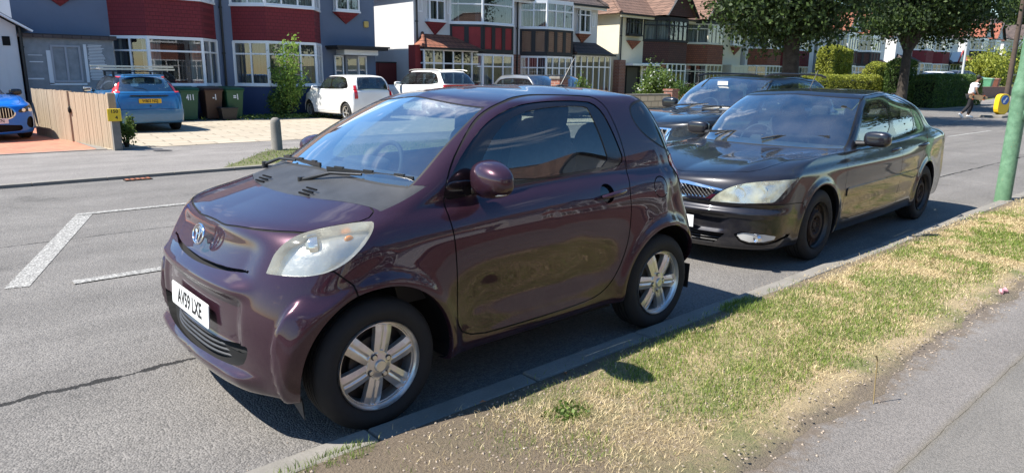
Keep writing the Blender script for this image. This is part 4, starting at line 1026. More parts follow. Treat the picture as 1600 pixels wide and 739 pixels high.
    for sgn, lamp in zip((-1, 1), outs['headlight']):
        P, T, N, A = sh.sub((hl(c) > 0) & (np.sign(c['y']) == sgn)); D = P - N * .05; n_ = len(P); e = bound(T)
        mk('reflector', np.concatenate([D, P]), [tuple(int(q) for q in x) for x in T] + [(int(a), int(b_), int(n_ + b_), int(n_ + a)) for a, b_ in e], M_REFL, lamp, smooth=True, sharp=50)
        for (v_, z_, r_) in ((.55, .632, .048), (.70, .652, .055)):
            b = MB(); xx = -.905 + .30 * (v_ / .9) ** 2.4; Mx = Matrix.Translation((xx + .055, sgn * v_, z_)) @ Matrix.Rotation(RAD(-90), 4, 'Y'); b.lathe([(0, -.01), (r_ * .4, -.008), (r_ * .8, .012), (r_, .036), (r_ * 1.06, .030)], 26, M=Mx); b.build('lamp_bowl', M_CHROME, lamp, smooth=True)
    for sgn, lamp in zip((-1, 1), outs['fog_lamp']):
        b = MB(); Mx = Matrix.Translation((-.80, sgn * .735, .285)) @ Matrix.Rotation(RAD(-90), 4, 'Y') @ Matrix.Rotation(RAD(sgn * 25), 4, 'X'); b.lathe([(0, -.004), (.02, -.002), (.030, .006), (.034, -.02)], 24, M=Mx); b.build('fog_bulb', M_REFL, lamp, smooth=True)
    b = MB()
    for z_ in (.228, .252, .276): b.tube([(nose_x(v_, .62) + .0 , v_, z_) for v_ in np.linspace(-.47, .47, 15)], .006, 5)
    b.build('intake_slat', M_TRIM, bo)
    b = MB(); b.prism([(-.24, -.05), (.24, -.05), (.24, .05), (-.24, .05)], 0, .004, M=frame((-.952, 0, .375), (0, -1, 0), (0, 0, 1))); o = b.build('number_plate', M_PLATE_W, root)
    mirror_pair(root, P_DKGREY, .93, .955, 1.01, 1.05)
    b = MB(); b.cyl((1.50, 0, 1.425), (1.52, 0, 1.45), .015, .010); b.tube([(1.52, 0, 1.45), (1.68, 0, 1.64)], .0045, 6); b.build('aerial', M_TRIM, root)
    for (a, c0, c1) in (((.56, .52, .975), (.62, .62, 1.0), (.70, -.02, 1.035)), ((.52, -.02, .97), (.60, .02, .995), (.72, -.60, 1.02))): wiper2(root, a, c0, c1)
    for sgn, dd in zip((-1, 1, -1, 1), outs['door']):
        x_ = 1.62 if dd in outs['door'][:2] else 2.48
        b = MB(); b.tube([(x_ - .02, sgn * .862, .855), (x_, sgn * .892, .862), (x_ + .13, sgn * .896, .872), (x_ + .17, sgn * .864, .875)], [.010, .014, .014, .010], 8); b.build('door_handle', P_DKGREY, dd, smooth=True, sharp=80)
    cabin(root, p)
    wheels4(root, WX, .885, .313, .203, .20, 'steel', v2=.862)
    return root

# ------------------------------------------------------------------ other cars, one generic builder with each car's own numbers
def build_car(root, p, P, D):
    wb = p['wb']; R_ = D['R']; WX = [(0, R_), (wb, R_)]; regs = []; lines = []
    regs.append(dict(name='windscreen', f=F_kt(8.06, 9.95, -1, .222), mat=M_GLASS, off=-.003, see=True))
    regs.append(dict(name='windscreen_seal', f=F_kt(8.0, 10.0, -1, .230), mat=M_SEAL, off=-.002, see=True))
    regs.append(dict(name='rear_window', f=D.get('rear', F_kt(8.15, 9.9, .80, 2)), mat=D.get('rg', M_GLASS_DK), off=-.003, see=True))
    for g in D['glass']: regs.append(dict(name='side_window', f=F_side(chaikin(g, 1), t1=.95, kmin=7), mat=D.get('sg', M_GLASS_DK), off=-.006, see=True, split=True))
    regs.append(dict(name='window_frame', f=F_side(chaikin(D['dlo'], 1), t1=.95, kmin=7), mat=M_GLOSSBLACK, off=-.003, see=True, split=True))
    for nm, f, m_, kw in D.get('regs', []): regs.append(dict(name=nm, f=f, mat=m_, **kw))
    for d in D.get('doors', []): regs.append(dict(name='door', f=F_side(d), mat=None, lined=True, split=True)); lines.append(F_side(d))
    lines += D.get('lines', [])
    S = dict(rings=prof_rings(p), grid=D.get('grid', (22, 60, 20, 4)), disp=flare_disp(WX, R_ + .05, .015, D.get('extra')), archR=R_ + D.get('ac', .055), wheels=WX, regions=regs, paint=P, lines=lines, gap=.004, inner_k=7)
    sh, bo, outs = car_shell(root, S)
    if D.get('mirror'): mirror_pair(root, D.get('mirP', P), *D['mirror'])
    cabin(root, p)
    wheels4(root, WX, p['w'] - .02, R_, D.get('r', .2), .2, D.get('style', 5), False)
    if D.get('rails'):
        x0, x1, y_, z_ = D['rails']
        for s_ in (-1, 1): 
            b = MB(); n_ = 12; b.tube([(x0 + (x1 - x0) * q / n_, s_ * y_, z_ + .045 * (1 - (2 * q / n_ - 1) ** 6)) for q in range(n_ + 1)], .017, 6); b.build('roof_rail', D.get('railm', M_TRIM), root, smooth=True)
    return sh, bo, outs
def hatch_params(**k):
    p = dict(xf=-.85, xr=3.4, w=.86, gv=.73, rv=.57, wb=2.6, zh=.72, zt=1.0, cx=.35, cz=.98, bx=3.33, bz=1.05, fx=1.1, rx=2.95, roof=1.46, zs=.93, zr=.98, zw=1.0); p.update(k); return p
# ------------------------------------------------------------------ setting: ground, road, verges
def gz(x):
    x = np.asarray(x, float); return np.where(x > 46, .030 * (x - 46) ** 2 / (np.abs(x - 46) + 8), 0.0)
def fk(x): return 8.9 + 2.3 * smst(24, 38, np.asarray(x, float))
def sheet(name, xs, y0, y1, z, m, ny=2, edge=0, parent=None, kind='structure'):
    """strip between curves y0(x) and y1(x)"""
    xs = np.asarray(xs, float); f0 = y0(xs) if callable(y0) else np.full(len(xs), float(y0)); f1 = y1(xs) if callable(y1) else np.full(len(xs), float(y1))
    t = np.linspace(0, 1, ny); X = np.repeat(xs[:, None], ny, 1); Y = f0[:, None] * (1 - t) + f1[:, None] * t; Z = gz(X) + z
    V = np.stack([X, Y, Z], -1).reshape(-1, 3); i = np.arange((len(xs) - 1) * ny).reshape(-1, ny)[:, :-1].ravel()
    o = mk(name, V, np.stack([i, i + ny, i + ny + 1, i + 1], 1), m, parent); 
    if kind: o['kind'] = kind
    return o
def asphalt(name, base=.115, warm=1.0, cracks=(), agg=150, patches=True, bump=.6, soil=False):
    g = NT(name); v = g.co(); x, y, z = g.sep(v)
    vor = g.vor(v, agg, 'F1', 'Color'); st = g.n.new('ShaderNodeSeparateColor'); g.l.new(vor, st.inputs[0]); stone = st.outputs[0]
    n1 = g.noise(v, 1.1, 6, .65); n2 = g.noise(v, 60, 4, .7)
    lv = g.math('ADD', g.math('MULTIPLY', g.ramp(stone, [(.0, .35), (.55, .75), (.9, 1.15), (1, 1.8)]), .75), g.math('MULTIPLY', n2, .45))
    bl = g.ramp(n1, [(.30, .66), (.42, .95), (.55, 1.0), (.72, 1.22)])
    c = g.mix(1.0, g.mix(lv, (base * .26,) * 3, (base * 1.36 * warm, base * 1.31, base * 1.21)), bl, 'MULTIPLY')
    # oil and tyre darkened tracks
    tr = g.ramp(g.noise(g.co(scale=(.12, 1.2, 1)), 1.6, 3, .5), [(.35, .88), (.6, 1.06)]); c = g.mix(1.0, c, tr, 'MULTIPLY')
    h = g.math('ADD', g.math('MULTIPLY', g.vor(v, agg, 'F1', 'Distance'), -1.2), g.math('MULTIPLY', n2, .6))
    for (y0, wid, amp, sc) in cracks:
        w1 = g.math('SUBTRACT', g.noise(g.co(scale=(1, 0, 0)), sc, 9, .72), .5); d = g.math('ABSOLUTE', g.math('SUBTRACT', g.math('SUBTRACT', y, y0), g.math('MULTIPLY', w1, amp)))
        wv = g.math('MULTIPLY', g.ramp(g.noise(g.co(scale=(1, .4, 0), loc=(3, 1, 0)), 6, 6, .8), [(.38, .08), (.62, 1)]), wid)
        k = g.math('LESS_THAN', d, wv); c = g.mix(k, c, (.018, .017, .016)); h = g.math('SUBTRACT', h, g.math('MULTIPLY', k, 3.0))
    if soil:
        wy = g.math('ADD', y, g.math('MULTIPLY', g.math('SUBTRACT', g.noise(v, 9, 8, .75), .5), .55)); k = g.ramp(g.math('ADD', wy, 2.0), [(.62, 0), (.73, 1)]); c = g.mix(g.math('MULTIPLY', k, .85), c, g.mix(n2, (.045, .034, .025), (.19, .15, .11)))
        k2 = g.math('LESS_THAN', y, -1.66); c = g.mix(g.math('MULTIPLY', k2, .30), c, (.10, .10, .085)); s2 = g.ramp(g.math('ABSOLUTE', g.math('SUBTRACT', y, -1.655)), [(.0, .7), (.03, 0)]); c = g.mix(g.math('MULTIPLY', s2, n2), c, (.12, .10, .06))
    g.out(c, rough=.88, height=h, bump=bump, dist=.005); g.b.inputs['Specular IOR Level'].default_value = .35
    return g.m
M_ROAD = asphalt('road_asphalt', .132, 1.03, cracks=((1.385, .034, .16, 2.2), (5.06, .016, .10, 2.0)), agg=110, bump=.8)
M_FOOTWAY = asphalt('footway_asphalt', .140, 1.05, cracks=((-1.66, .0022, .05, 3.0),), agg=190, bump=.5, soil=True)
M_FARFOOT = asphalt('far_footway_asphalt', .165, 1.04, agg=150, bump=.4)
def kerb_mat():
    g = NT('kerb_concrete'); v = g.co(); n = g.noise(v, 90, 4, .7); m_ = g.noise(v, 5, 5, .6)
    c = g.mix(n, (.12, .11, .098), (.29, .27, .235)); c = g.mix(g.ramp(m_, [(.4, 0), (.7, .6)]), c, (.13, .12, .10)); return g.out(c, rough=.9, height=n, bump=.5, dist=.004)
M_KERB = kerb_mat()
def verge_mat():
    g = NT('verge_soil'); v = g.co(); x, y, z = g.sep(v)
    n = g.noise(v, 2.2, 6, .65); f = g.noise(v, 70, 5, .7); f2 = g.noise(g.co(scale=(1, 3, 1), rot=(0, 0, .5)), 45, 5, .75)
    soil = g.mix(f, (.055, .040, .028), (.20, .155, .11)); straw = g.mix(f2, (.16, .12, .06), (.52, .41, .24)); green = g.mix(f2, (.05, .075, .015), (.20, .22, .07))
    c = g.mix(g.ramp(g.math('ADD', g.math('MULTIPLY', n, .7), g.math('MULTIPLY', f, .3)), [(.48, 0), (.60, .85)]), straw, green)
    # bare earth along the path and beside the kerb
    wy = g.math('ADD', y, g.math('MULTIPLY', g.math('SUBTRACT', g.noise(v, 5, 5, .6), .5), .30))
    e1 = g.ramp(g.math('ADD', wy, 1.5), [(.23, .9), (.34, 0)]); e2 = g.ramp(g.math('MULTIPLY', g.math('ADD', g.math('ADD', wy, .36), 0), 4), [(.1, 0), (.6, .85)])
    e3 = g.math('MULTIPLY', g.ramp(g.math('ADD', g.math('MULTIPLY', x, .5), g.math('MULTIPLY', n, .6)), [(.45, 1), (1.0, 0)]), .9)
    c = g.mix(e2, c, soil); c = g.mix(e3, c, soil); dark = g.mix(f, (.05, .040, .030), (.22, .175, .13)); c = g.mix(e1, c, dark)
    return g.out(c, rough=.95, height=f, bump=.9, dist=.02)
M_VERGE = verge_mat()
def slabs_mat():
    g = NT('concrete_slabs'); v = g.co(rot=(0, 0, .12)); b = g.brick(v, (.34, .29, .215), (.40, .345, .265), (.13, .11, .075), .9, .45, .018)
    n = g.noise(g.co(), 3, 6, .7); c = g.mix(g.ramp(n, [(.35, 0), (.7, .45)]), b.outputs['Color'], (.30, .255, .20)); c = g.mix(g.ramp(g.noise(g.co(), 9, 4, .7), [(.62, 0), (.75, .5)]), c, (.48, .36, .28))
    return g.out(c, rough=.9, height=b.outputs['Fac'], bump=-.4, dist=.01)
M_SLABS = slabs_mat()
def redpave_mat():
    g = NT('red_block_paving'); v = g.co(); b = g.brick(v, (.42, .13, .08), (.50, .19, .11), (.22, .11, .07), .20, .10, .006)
    n = g.noise(v, 4, 5, .7); c = g.mix(g.ramp(n, [(.4, 0), (.75, .4)]), b.outputs['Color'], (.45, .24, .17)); return g.out(c, rough=.85, height=b.outputs['Fac'], bump=-.4, dist=.006)
M_REDPAVE = redpave_mat()
def worn_paint():
    g = NT('worn_road_paint'); v = g.co(); n = g.noise(v, 55, 5, .75); k = g.ramp(n, [(.47, 0), (.60, 1)]); c = g.mix(k, (.15, .145, .135), (.44, .43, .40)); return g.out(c, rough=.8, height=n, bump=.4, dist=.004)
M_PAINT = worn_paint()
M_LAWN = mat('rough_ground', (.10, .10, .045), .95, var=.35, var_scale=.8)
XS = np.concatenate([np.linspace(-60, 20, 41), np.linspace(22, 130, 55)])
g_ = sheet('ground', np.linspace(-500, 900, 141), -700, 700, -.06, M_LAWN, 3)
sheet('road', XS, -.002, lambda x: fk(x) + .02, 0, M_ROAD)
sheet('far_pavement', XS, lambda x: fk(x) + .10, lambda x: fk(x) * 0 + 13.1, .035, M_FARFOOT)
b = MB()
for x0 in np.arange(-12, 100, .915):
    x1 = x0 + .905; z0, z1 = float(gz(x0)), float(gz(x1)); ya, yb = float(fk(x0)), float(fk(x1)); t = .045
    b.add([(x0, ya, z0 - .1), (x1, yb, z1 - .1), (x1, yb + .125, z1 - .1), (x0, ya + .125, z0 - .1), (x0, ya + .01, z0 + t), (x1, yb + .01, z1 + t), (x1, yb + .125, z1 + t), (x0, ya + .125, z0 + t)], [(0, 3, 2, 1), (4, 5, 6, 7), (0, 1, 5, 4), (1, 2, 6, 5), (2, 3, 7, 6), (3, 0, 4, 7)])
b.build('far_kerb', M_KERB)['kind'] = 'structure'
b = MB(); rk = random.Random(3)
for i, x0 in enumerate(np.arange(-6.50, 60, .915)):
    x1 = x0 + .905; dy = rk.uniform(-.006, .006); dz = rk.uniform(-.005, .005)
    if x1 < -.0: dz += .0; dy -= .0
    b.box((x0, -.135 + dy, -.1), (x1, -.004 + dy, .048 + dz))
kb = b.build('near_kerb', M_KERB, bevel=.012); kb['kind'] = 'structure'
# near verge, undulating, with a ragged edge onto the path
xs = np.linspace(-8, 60, 700)
def wob(x): return .04 * np.sin(x * 2.1 + 1) + .02 * np.sin(x * 5.3) + .012 * np.sin(x * 13.7 + 2) + .012 * np.sin(x * 31) + .010 * np.sin(x * 57 + 1) + .006 * np.sin(x * 111)
def verge_z(X, Y):
    return .066 + .008 * np.sin(X * 3.1 + Y * 4) * np.sin(Y * 7 + X) + .004 * np.sin(X * 11 + 3 * Y) + .012 * np.clip((Y + 1.2) * 2, 0, 1) - .012 * np.clip((-.2 - Y) * 0 + (Y + .3) * 8, 0, 1)
ny = 24; t = np.linspace(0, 1, ny); y0 = -1.27 + wob(xs); Y = y0[:, None] * (1 - t) + -.130 * t; X = np.repeat(xs[:, None], ny, 1)
Z = verge_z(X, Y); Z[:, 0] = .0445; Z[:, 1] = .052; Z[:, 2] = .058; Z[:, -1] = .040
V = np.stack([X, Y, Z], -1).reshape(-1, 3); i = np.arange((len(xs) - 1) * ny).reshape(-1, ny)[:, :-1].ravel()
mk('near_verge', V, np.stack([i, i + ny, i + ny + 1, i + 1], 1), M_VERGE, smooth=True)['kind'] = 'structure'
sheet('near_pavement', np.linspace(-30, 60, 46), -3.5, -1.0, .044, M_FOOTWAY)
# drives on the far side
sheet('red_drive', np.linspace(-8, 1.62, 8), 13.12, 22.5, .040, M_REDPAVE)
b = MB(); b.box((-8, 13.10, -.05), (1.7, 13.22, .047)); b.add([(1.55, 13.22, .046), (1.72, 13.22, .046), (1.72, 22.4, .046), (1.45, 22.4, .046)], [(0, 1, 2, 3)]); b.build('drive_edging', M_KERB)['kind'] = 'structure'
sheet('slab_drive', np.linspace(1.72, 14.3, 8), 13.08, 22.6, .042, M_SLABS)
sheet('slab_drive', np.linspace(14.4, 27.4, 8), 13.08, 22.6, .041, mat('drive_concrete', (.40, .36, .30), .9, var=.2, var_scale=2, bump=.2))
sheet('front_garden', np.linspace(27.5, 110, 40), 13.12, 22.6, .03, mat('garden_ground', (.12, .13, .05), .95, var=.4, var_scale=2))
# road markings
def quad(name, pts, z=.004): 
    V = [(x, y, float(gz(x)) + z) for x, y in pts]; o = mk(name, V, [tuple(range(len(pts)))], M_PAINT); o['kind'] = 'structure'; return o
quad('road_marking', [(-1.01, 3.56), (-.86, 3.52), (.09, 6.26), (-.06, 6.32)], .004)
quad('road_marking', [(-.06, 6.25), (1.9, 6.22), (1.9, 6.32), (-.06, 6.36)], .0078)
quad('road_marking', [(-.60, 3.37), (3.2, 3.33), (3.2, 3.44), (-.60, 3.48)], .0079)
for x0 in (21.0, 27.5, 34): quad('road_marking', [(x0, 4.18), (x0 + 4, 4.18), (x0 + 4, 4.29), (x0, 4.29)])
for x0 in (23.0, 29.5): quad('road_marking', [(x0, 6.6), (x0 + 4, 6.6), (x0 + 4, 6.71), (x0, 6.71)])
# grass on the verges: many separate blades, green and straw
def vnoise(x, y, s, seed=0):
    r_ = np.random.default_rng(seed); G = r_.random((128, 128)); u, v = (x * s) % 127, (y * s) % 127; i, j = u.astype(int), v.astype(int); fx, fy = u - i, v - j; fx = fx * fx * (3 - 2 * fx); fy = fy * fy * (3 - 2 * fy)
    return (G[i, j] * (1 - fx) + G[i + 1, j] * fx) * (1 - fy) + (G[i, j + 1] * (1 - fx) + G[i + 1, j + 1] * fx) * fy
def grass_mat(name, c1, c2, tr=.35):
    m = bpy.data.materials.new(name); m.use_nodes = True; n = m.node_tree.nodes; l = m.node_tree.links; b_ = n['Principled BSDF']; a = n.new('ShaderNodeAttribute'); a.attribute_name = 'tone'
    r = n.new('ShaderNodeValToRGB'); r.color_ramp.elements[0].color = (*c1, 1); r.color_ramp.elements[1].color = (*c2, 1); l.new(a.outputs['Fac'], r.inputs[0]); l.new(r.outputs[0], b_.inputs['Base Color']); b_.inputs['Roughness'].default_value = .65
    t_ = n.new('ShaderNodeBsdfTranslucent'); l.new(r.outputs[0], t_.inputs[0]); x = n.new('ShaderNodeMixShader'); x.inputs[0].default_value = tr; l.new(b_.outputs[0], x.inputs[1]); l.new(t_.outputs[0], x.inputs[2]); l.new(x.outputs[0], n['Material Output'].inputs[0]); return m
M_GRASS = grass_mat('green_grass', (.08, .15, .02), (.32, .40, .08)); M_STRAW = grass_mat('dry_grass', (.32, .24, .11), (.74, .61, .36), .2)
def blades(name, x, y, z, h, lean, wd, m, seed=1):
    r_ = np.random.default_rng(seed); n = len(x); a = r_.random(n) * 2 * np.pi; la = r_.random(n) * 2 * np.pi; dx, dy = np.cos(a) * wd / 2, np.sin(a) * wd / 2; lx, ly = np.cos(la) * lean * h, np.sin(la) * lean * h; hz_ = h * np.sqrt(np.clip(1 - lean ** 2, .02, 1))
    V = np.stack([np.stack([x - dx, y - dy, z - .004], 1), np.stack([x + dx, y + dy, z - .004], 1), np.stack([x + dx * .8 + lx * .35, y + dy * .8 + ly * .35, z + hz_ * .55], 1), np.stack([x - dx * .8 + lx * .35, y - dy * .8 + ly * .35, z + hz_ * .55], 1), np.stack([x + lx, y + ly, z + hz_], 1)], 1).reshape(-1, 3)
    k = np.arange(n) * 5; T = np.concatenate([np.stack([k, k + 1, k + 2], 1), np.stack([k, k + 2, k + 3], 1), np.stack([k + 3, k + 2, k + 4], 1)])
    o = mk(name, V, T, m); at = o.data.attributes.new('tone', 'FLOAT', 'POINT'); at.data.foreach_set('value', np.repeat(r_.random(n), 5).astype(np.float32)); return o
r_ = np.random.default_rng(11)
def scatter(n, x0, x1, y0=-1.24, y1=-.115): return x0 + (x1 - x0) * r_.random(n), y0 + (y1 - y0) * r_.random(n)
def cover(x, y):
    g = .55 * vnoise(x, y, 1.3, 3) + .30 * vnoise(x, y, 4.1, 4) + .15 * vnoise(x, y, 13, 5)
    e = np.clip((y + 1.22 - .14 * vnoise(x, y, 4, 6)) * 5, 0.03, 1) * np.clip((-.20 - y) * 7, 0.10, 1)
    bare = np.clip((x * .45 - .32 + vnoise(x, y, 2, 8) * .7), .07, 1)
    return g, e * bare
gx, gy, gh, sx_, sy_, sh_ = [], [], [], [], [], []
for (n, x0, x1) in ((90000, -.2, 3.2), (90000, 3.2, 8), (50000, 8, 22), (20000, 22, 55)):
    x, y = scatter(n, x0, x1); g, e = cover(x, y); p = r_.random(n); tuft = vnoise(x, y, 9, 12)
    k = (p < e * smst(.45, .58, g) * .95) & (r_.random(n) < .64); gx.append(x[k]); gy.append(y[k]); gh.append((.008 + .024 * r_.random(k.sum()) * (.3 + 1.3 * tuft[k])) * (1 + .0 * x[k]))
    k = (p < e * (1.15 - smst(.50, .70, g) * .60)) & ~k; sx_.append(x[k]); sy_.append(y[k]); sh_.append(.008 + .030 * r_.random(k.sum()))
gx, gy, gh, sx_, sy_, sh_ = map(np.concatenate, (gx, gy, gh, sx_, sy_, sh_))
wf = lambda x: np.interp(x, [0, 3, 8, 22, 55], [.0024, .0034, .006, .014, .03])
# bright clumps that stand out
for (cx, cy, rad, n, hh) in ((.63, -.52, .09, 260, .045), (2.62, -.22, .16, 900, .06), (1.35, -.47, .14, 500, .05), (1.75, -.37, .15, 500, .05), (1.0, -.50, .10, 250, .04), (-.30, -.17, .10, 300, .04), (-.55, -.2, .08, 200, .05), (6.6, -.6, .2, 500, .06), (4.9, -.75, .25, 500, .05), (.45, -.75, .12, 160, .04), (2.2, -.95, .2, 600, .045), (1.5, -.9, .2, 500, .045), (2.9, -.8, .3, 900, .045)):
    a, q = r_.random(n) * 6.283, rad * np.sqrt(r_.random(n)); gx = np.r_[gx, cx + q * np.cos(a) * 1.4]; gy = np.r_[gy, np.minimum(cy + q * np.sin(a), -.148)]; gh = np.r_[gh, hh * (.4 + .6 * r_.random(n))]
o = blades('verge_grass', gx, gy, verge_z(gx, gy), gh, .25 + .5 * r_.random(len(gx)), wf(gx), M_GRASS); o['kind'] = 'stuff'; tag(o, 'patchy short green grass along the near verge', 'grass')
o = blades('dry_grass', sx_, sy_, verge_z(sx_, sy_) + .002, sh_, .70 + .28 * r_.random(len(sx_)), wf(sx_) * .9, M_STRAW, 2); o['kind'] = 'stuff'; tag(o, 'straw coloured dry grass along the near verge', 'grass')
# bits of gravel, twigs and leaves at the edges
b = MB(); rr = random.Random(5)
for _ in range(1600):
    if rr.random() < .5: x, y = rr.uniform(-.5, 1.6), rr.uniform(-1.0, -.16)
    else: x, y = rr.uniform(.5, 6), -1.25 + rr.gauss(0, .07)
    s = rr.uniform(.002, .007); z = float(verge_z(np.array([x]), np.array([y]))[0]) + s * .3 if y > -1.25 else .046
    a = rr.uniform(0, 3); M = Matrix.Translation((x, y, z)) @ Matrix.Rotation(a, 4, 'Z'); b.add([(-s, -s * .6, 0), (s, -s * .8, 0), (s * .8, s, 0), (-s * .7, s * .7, 0), (0, 0, s)], [(0, 1, 4), (1, 2, 4), (2, 3, 4), (3, 0, 4)], M=M)
for _ in range(1100):
    x, y = rr.uniform(-2.5, 9), abs(rr.gauss(0, .07)) + .002; s = rr.uniform(.0015, .005); M = Matrix.Translation((x, y, .001)) @ Matrix.Rotation(rr.uniform(0, 3), 4, 'Z'); b.add([(-s, -s * .6, 0), (s, -s * .8, 0), (s * .8, s, 0), (-s * .7, s * .7, 0), (0, 0, s)], [(0, 1, 4), (1, 2, 4), (2, 3, 4), (3, 0, 4)], M=M)
o = b.build('gravel', mat('grit', (.28, .23, .18), .9, var=.4, var_scale=30)); o['kind'] = 'stuff'; tag(o, 'fine gravel scattered on the near verge and along the kerb gutter', 'gravel')
# far verge patch round the bollard
n = 2600; x = 2.4 + 5 * r_.random(n); y = 9.1 + 2.2 * r_.random(n); k = (x - 2.4) > (y - 9.1) * .75 + .25 * vnoise(x, y, 3, 2); x, y = x[k], y[k]
sheet('far_verge', np.linspace(2.5, 9, 20), 9.03, lambda x: np.minimum(9.05 + (x - 2.5) * 1.3, 11.2), .043, M_LAWN)
o = blades('far_grass', x, y, np.full(len(x), .043), .015 + .035 * r_.random(len(x)), .3 + .4 * r_.random(len(x)), .012, M_GRASS, 4); o['kind'] = 'stuff'; tag(o, 'scruffy grass round the concrete bollard across the road', 'grass')
# ------------------------------------------------------------------ houses
def wall_mat(name, col, dirt=.12, rough=.85):
    g = NT(name); v = g.co(); n = g.noise(v, .9, 6, .7); s = g.noise(g.co(scale=(2.5, 2.5, .25)), 2, 5, .65)
    c = g.mix(g.ramp(n, [(.35, 0), (.75, 1)]), tuple(q * (1 - dirt) for q in col), col); c = g.mix(g.ramp(s, [(.58, 0), (.8, dirt * 2)]), c, tuple(q * .55 for q in col))
    return g.out(c, rough=rough, height=g.noise(v, 60, 4, .7), bump=.35, dist=.01)
def courses(name, c1, c2, mort, bw, rh, ms=.012, bump=.5, diag=False, off=.5):
    g = NT(name); x, y, z = g.sep(g.co()); u = g.math('SUBTRACT', x, g.math('MULTIPLY', y, .83)); k = g.n.new('ShaderNodeCombineXYZ'); g.l.new(u, k.inputs[0]); g.l.new(z, k.inputs[1])
    cv = k.outputs[0]
    if diag:
        mp = g.n.new('ShaderNodeMapping'); mp.inputs['Rotation'].default_value = (0, 0, RAD(45)); g.l.new(cv, mp.inputs[0]); cv = mp.outputs[0]
    b = g.brick(cv, c1, c2, mort, bw, rh, ms, off=off); n = g.noise(g.co(), 2.5, 5, .7); c = g.mix(g.ramp(n, [(.3, .0), (.8, .45)]), b.outputs['Color'], tuple(q * .6 for q in c1))
    fr = g.math('FRACT', g.math('DIVIDE', z, rh)); h = g.math('ADD', g.math('MULTIPLY', fr, -.8), g.math('MULTIPLY', b.outputs['Fac'], -.5))
    return g.out(c, rough=.8, height=h, bump=bump, dist=.03)
def roof_mat(name, c1, c2):
    g = NT(name); x, y, z = g.sep(g.co()); zz = g.math('MULTIPLY', z, 1.0); k = g.n.new('ShaderNodeCombineXYZ'); g.l.new(g.math('ADD', x, g.math('MULTIPLY', y, .31)), k.inputs[0]); g.l.new(zz, k.inputs[1])
    b = g.brick(k.outputs[0], c1, c2, tuple(q * .3 for q in c1), .24, .17, .014); n = g.noise(g.co(), 1.5, 6, .7); c = g.mix(g.ramp(n, [(.35, 0), (.75, .6)]), b.outputs['Color'], tuple(q * .55 for q in c2))
    fr = g.math('FRACT', g.math('DIVIDE', z, .17)); return g.out(c, rough=.85, height=g.math('ADD', g.math('MULTIPLY', fr, -1), g.math('MULTIPLY', b.outputs['Fac'], -.4)), bump=.7, dist=.04)
M_GREYWALL = wall_mat('grey_blue_render', (.145, .185, .265)); M_DKBLUE = wall_mat('dark_blue_render', (.035, .055, .125)); M_WHITEWALL = wall_mat('white_render', (.66, .66, .655), .10)
M_CREAM = wall_mat('cream_render', (.72, .66, .50), .08); M_REDTILE = courses('red_hung_tiles', (.185, .018, .024), (.205, .022, .028), (.12, .012, .016), .17, .115)
M_BROWNTILE = courses('brown_hung_tiles', (.085, .035, .028), (.11, .042, .032), (.03, .014, .012), .17, .115); M_RUSTTILE = courses('rust_hung_tiles', (.28, .09, .045), (.20, .065, .04), (.07, .03, .02), .17, .115)
M_BRICK = courses('red_brick', (.26, .085, .05), (.19, .06, .04), (.30, .26, .22), .225, .075, .010, .3); M_STONE = courses('buff_stone_block', (.62, .50, .34), (.50, .40, .27), (.22, .18, .13), .44, .215, .018, .5)
M_ROOF = roof_mat('brown_roof_tiles', (.15, .085, .06), (.20, .115, .08)); M_ROOFDK = roof_mat('dark_roof_tiles', (.075, .055, .05), (.11, .08, .07)); M_ROOFRED = roof_mat('red_roof_tiles', (.27, .085, .05), (.34, .115, .065)); M_ROOFTERRA = roof_mat('terracotta_porch_tiles', (.23, .085, .05), (.30, .11, .06))
M_UPVC = mat('white_upvc', (.78, .79, .80), .32); M_BLACKTIMBER = mat('black_timber', (.018, .018, .020), .6); M_REDPANEL = mat('red_panel', (.26, .028, .03), .7, var=.1); M_GUTTER = mat('black_gutter', (.015, .015, .016), .4)
M_CREAMTRIM = mat('cream_trim', (.66, .62, .50), .5)
def house_glass():
    m = glass('house_glass', tint=(.75, .80, .80), dark=.2, dust=.015, rough=.01, k=1.7, a=.04); return m
M_HGLASS = house_glass()
def curtain_mat(name, c):
    g = NT(name); x, y, z = g.sep(g.co()); s = g.math('SINE', g.math('MULTIPLY', g.math('ADD', g.math('ADD', x, y), g.math('MULTIPLY', g.noise(g.co(scale=(1, 1, .1)), 6, 2), .12)), 75.0)); col = g.mix(g.math('MULTIPLY_ADD', s, .5, .5), tuple(q * .45 for q in c), c); return g.out(col, rough=.95, height=s, bump=.5, dist=.02)
M_NET = curtain_mat('net_curtain', (.62, .62, .60)); M_CURT = curtain_mat('grey_curtain', (.16, .16, .18)); M_SHADE = mat('interior_shade', (.012, .012, .014), .9)
WIN_N = [0]
